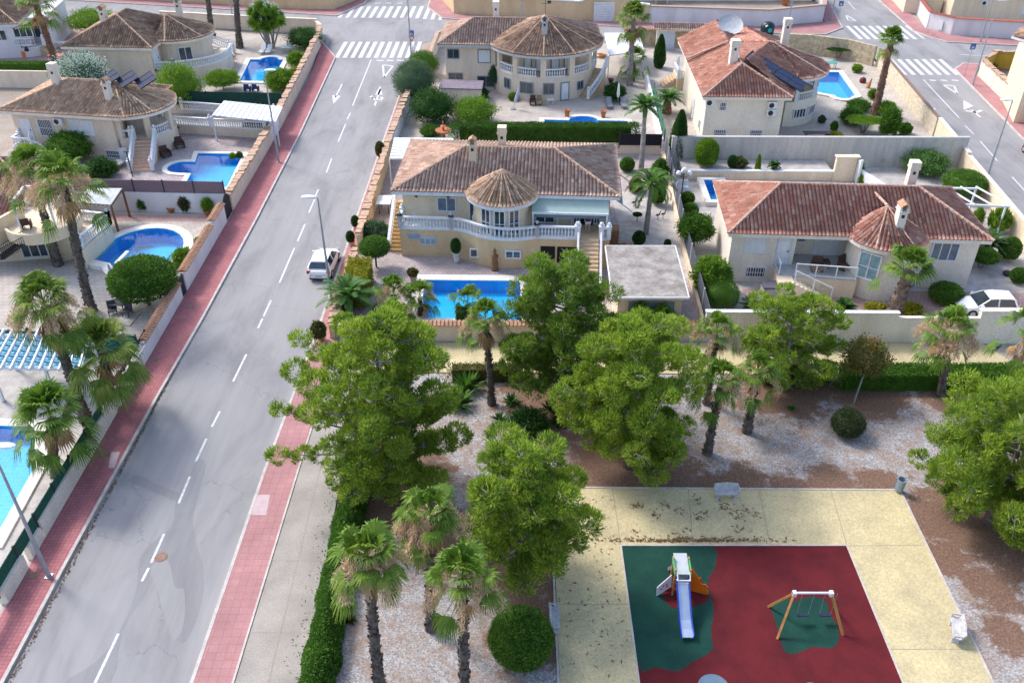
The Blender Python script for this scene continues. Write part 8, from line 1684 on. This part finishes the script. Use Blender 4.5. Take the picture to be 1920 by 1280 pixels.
# yucca clump with white flowers
x, y = P(508, 90); T = thing('yucca_tree', "big yucca tree with many stems and white flower spikes at the street corner", 'tree', (x, y)); rs = np.random.RandomState(5); b = MB(); Cs = []; Ds = []; Fc = []
for i in range(34):
    a = rs.uniform(0, 6.283); r = rs.uniform(.2, 3.1); zz = rs.uniform(2.6, 5.6) * (1 - .09 * r); e = np.array([x + math.cos(a) * r, y + math.sin(a) * r * .6, zz]); 
    if i < 12: b.tube([(x + math.cos(a) * .5, y + .3 * math.sin(a), 0), (x + math.cos(a) * r * .6, y + math.sin(a) * r * .3, zz * .55), tuple(e)], [.13, .09, .06], 6)
    m = 220; d = unit(rs.normal(size=(m, 3)) + np.array([0, 0, .35])); Cs.append(e + d * .42); Ds.append(d)
    if i % 3: q = 30; Fc.append(e + rs.normal(size=(q, 3)) * np.array([.09, .09, .28]) + np.array([0, 0, .75]))
b.build('stems', MATS["pale_grey_bark"], T); C = np.concatenate(Cs); D = np.concatenate(Ds); V, F = leaves(C, D, .8, .075, rs); npmesh('leaves', V, F, LLIME, T); C = np.concatenate(Fc); V, F = leaves(C, unit(rs.normal(size=(len(C), 3))), .16, .12, rs); npmesh('flowers', V, F, FWHITE, T)
# hedges
def hedge(label, x0, y0, x1, y1, z0, z1, mt, seed, n, L=.12, W=.07, rough=.05, name='hedge', lobz=0, **kw):
    return blob(name, label, (x0 + x1) / 2, (y0 + y1) / 2, (x1 - x0) / 2, (y1 - y0) / 2, z0, z1 - z0, mt, seed, n=n, L=L, W=W, rough=rough, box=True, cat='hedge', depth=.06, **kw)
LBRIGHT = mleaf("bright_hedge_leaf", [(.02, .07, .01), (.05, .13, .015), (.11, .22, .02)], 1.5)
hedge("tall clipped bright green hedge behind the brown roofed villa", -5.8, 78.5, 12.0, 79.8, 0, 2.55, LBRIGHT, 200, 26000, L=.2, W=.06)
hedge("dark clipped hedge in front of the narrow blue pool at the upper left", -64, 98.4, -50.2, 99.4, .7, 2.2, LMID, 201, 9000, L=.15)
hedge("dark clipped hedge along the park path, longer right part", 19.6, 42.0, 31.0, 43.3, .0, 1.25, LMID, 202, 16000)
hedge("dark clipped hedge along the park path behind the thin leaning tree", 15.2, 42.6, 19.4, 43.5, 0, 1.0, LOLD, 203, 5000, rough=.15)
hedge("sparse dry looking hedge along the path in front of the villa pool wall", -3.9, 42.9, .9, 43.6, 0, 1.0, LOLD, 204, 2600, rough=.2)
hedge("yellow clipped hedge on the kerb corner beside the glossy date palm", -11.6, 51.4, -10.1, 55.0, .0, 1.9, LYEL, 205, 9000, L=.2, rough=.16, lobz=0)
hedge("small dark clipped block at the near edge of the villa pool", -3.7, 48.6, -2.4, 49.3, 0, 1.5, LDARK, 206, 3500, L=.08, W=.05)
# park hedge along the concrete strip, running toward the camera, wilder at its near end
T = thing('hedge', "long ragged green hedge between the concrete strip and the lower park palms", 'hedge', (-8.2, 24)); rs = np.random.RandomState(77); n = 52000
yy = rs.uniform(16, 35.0, n); cxh = np.interp(yy, [16, 22.2, 35], [-8.3, -8.15, -8.2]); hw = .68 + .06 * np.sin(yy * 1.7) + .05 * np.sin(yy * 4.1 + 1); zt = 1.3 + .07 * np.sin(yy * 1.3) + .05 * np.sin(yy * 3.7)
fz = rs.uniform(0, 1, n); side = rs.uniform(0, 1, n); th = rs.uniform(-.35, 3.5, n); C = np.stack([cxh + np.cos(th) * hw * rs.uniform(.8, 1.12, n), yy, np.maximum(.06, .12 + np.sin(th) * zt * rs.uniform(.82, 1.06, n))], 1)
N = np.stack([np.cos(th), np.zeros(n), np.sin(th)], 1); st = rs.uniform(0, 1, n) < .018; C[st, 0] -= rs.uniform(.1, .9, st.sum()) ** 1.5; D = unit(N + rs.normal(size=(n, 3)) * .8 + np.array([0, 0, .3])); V, F = leaves(C, D, rs.uniform(.08, .17, n), rs.uniform(.04, .08, n), rs); npmesh('foliage', V, F, LMID, T)
b = MB(); b.prism([(-8.7, 16), (-7.7, 16), (-7.75, 34.8), (-8.65, 34.8)], 0.02, .95); b.build('inner_growth', LDARK, T)
# agaves and low plants in the park
agave(960, 756, "spiky dark agave by the slim fan palm, right one", 210, .75, 44); agave(937, 792, "spiky dark agave at the foot of the slim fan palm", 211, .75, 44); agave(1030, 770, "dark agave under the dark pine", 212, .8, 40); agave(1045, 795, "dark agave between two park pines", 213, .8, 40)
S(990, 822, 778, 38, "low dark green shrub between the park pines", LDARK, 214, 'loose'); agave(860, 760, "fan leaved plant behind the largest pine's right side", 215, 1.4, 60, LMID, .1); agave(875, 730, "upper fan leaved plant behind the largest pine", 216, 1.4, 60, LMID, .1)
agave(1482, 768, "small green tuft by the leaning palms on the gravel", 217, .4, 20, LMID); agave(655, 1165, "small fallen leafy tuft on the gravel by the hedge", 218, .5, 24, LOLD)
# thin leaning tree with reddish crown
x, y = P(1600, 757); T = thing('young_tree', "thin leaning tree with olive crown tinged red brown on top by the path hedge", 'tree', (x, y)); b = MB(); b.tube([(x, y, 0), (x + .25, y + .3, 1.6), (x + .5, y + .5, 2.6)], [.07, .05, .04], 6); b.build('trunk', MATS["pale_grey_bark"], T)
blob('crown', '', x + .45, y + .9, 1.35, 1.2, 1.5, 2.5, mleaf("red_tinged_leaf", [(.05, .10, .02), (.11, .16, .03), (.22, .16, .05), (.32, .13, .05)], .7), 220, n=5200, L=.14, W=.08, rough=.2, lob=.12, thing_=T, depth=.4)
# yellow ground cover by the park wall
for i, (a, c, lab) in enumerate(((1625, 1668, "yellow green ground cover left of the thick ringed palm"), (1690, 1732, "yellow green ground cover right of the thick ringed palm"))):
    x0, y0 = P(a, 592); x1, _ = P(c, 592); blob('ground_cover', lab, (x0 + x1) / 2, y0 + .5, (x1 - x0) / 2, .6, 0, .55, LYEL, 230 + i, n=1500, L=.3, W=.08, rough=.2, lob=.15, cat='shrub')
for i, (px_, py_) in enumerate(((1858, 135), (1842, 130))):
    agave(px_, py_, ["dark prickly cactus in the mustard walled yard, right one", "small dark cactus in the mustard walled yard, left one"][i], 240 + i, 1.2 if i == 0 else .6, 30, LDARK, .12, cat='cactus', name='cactus')
# scattered dry leaves and twigs swept against the playground kerb
rs = np.random.RandomState(9); n = 900; C = np.zeros((n, 3)); C[:, 2] = .085
C[:500, 0] = rs.normal(8.6, 2.2, 500); C[:500, 1] = 29.95 + np.abs(rs.normal(0, .14, 500)); 
cl = rs.uniform([6, 30.4], [12.5, 33.2], (16, 2)); idx = rs.randint(0, 16, 250); C[500:750, :2] = cl[idx] + rs.normal(size=(250, 2)) * .16
C[750:, 0] = rs.uniform(2.1, 5.3, 150); C[750:, 1] = rs.uniform(22, 33, 150); C[:, 0] = np.clip(C[:, 0], 2.1, 19)
D = rs.normal(size=(n, 3)) * np.array([1, 1, .05]); D = unit(D); V, F = leaves(C, D, rs.uniform(.1, .28, n), rs.uniform(.03, .09, n), rs); V[:, 2] = np.clip(V[:, 2], .067, .11)
o = npmesh('leaf_litter', V, F, M("dry_litter", (.22, .12, .06), (.14, .08, .04), 4, .95)); setp(o, "dry brown leaves and twigs swept over the yellow plaza", "leaf litter", None, 'stuff')
n = 1400; C = np.zeros((n, 3)); C[:, 0] = -21.15 + rs.normal(0, .05, n); C[:, 1] = rs.uniform(18, 60, n); C[:, 2] = .03; D = unit(rs.normal(size=(n, 3)) * np.array([1, 1, .3])); V, F = leaves(C, D, rs.uniform(.06, .2, n), rs.uniform(.03, .08, n), rs); V[:, 2] = np.clip(V[:, 2], .01, .1)
o = npmesh('gutter_debris', V, F, MATS["dry_litter"]); setp(o, "dry debris lying in the gutter along the left kerb", "leaf litter", None, 'stuff')
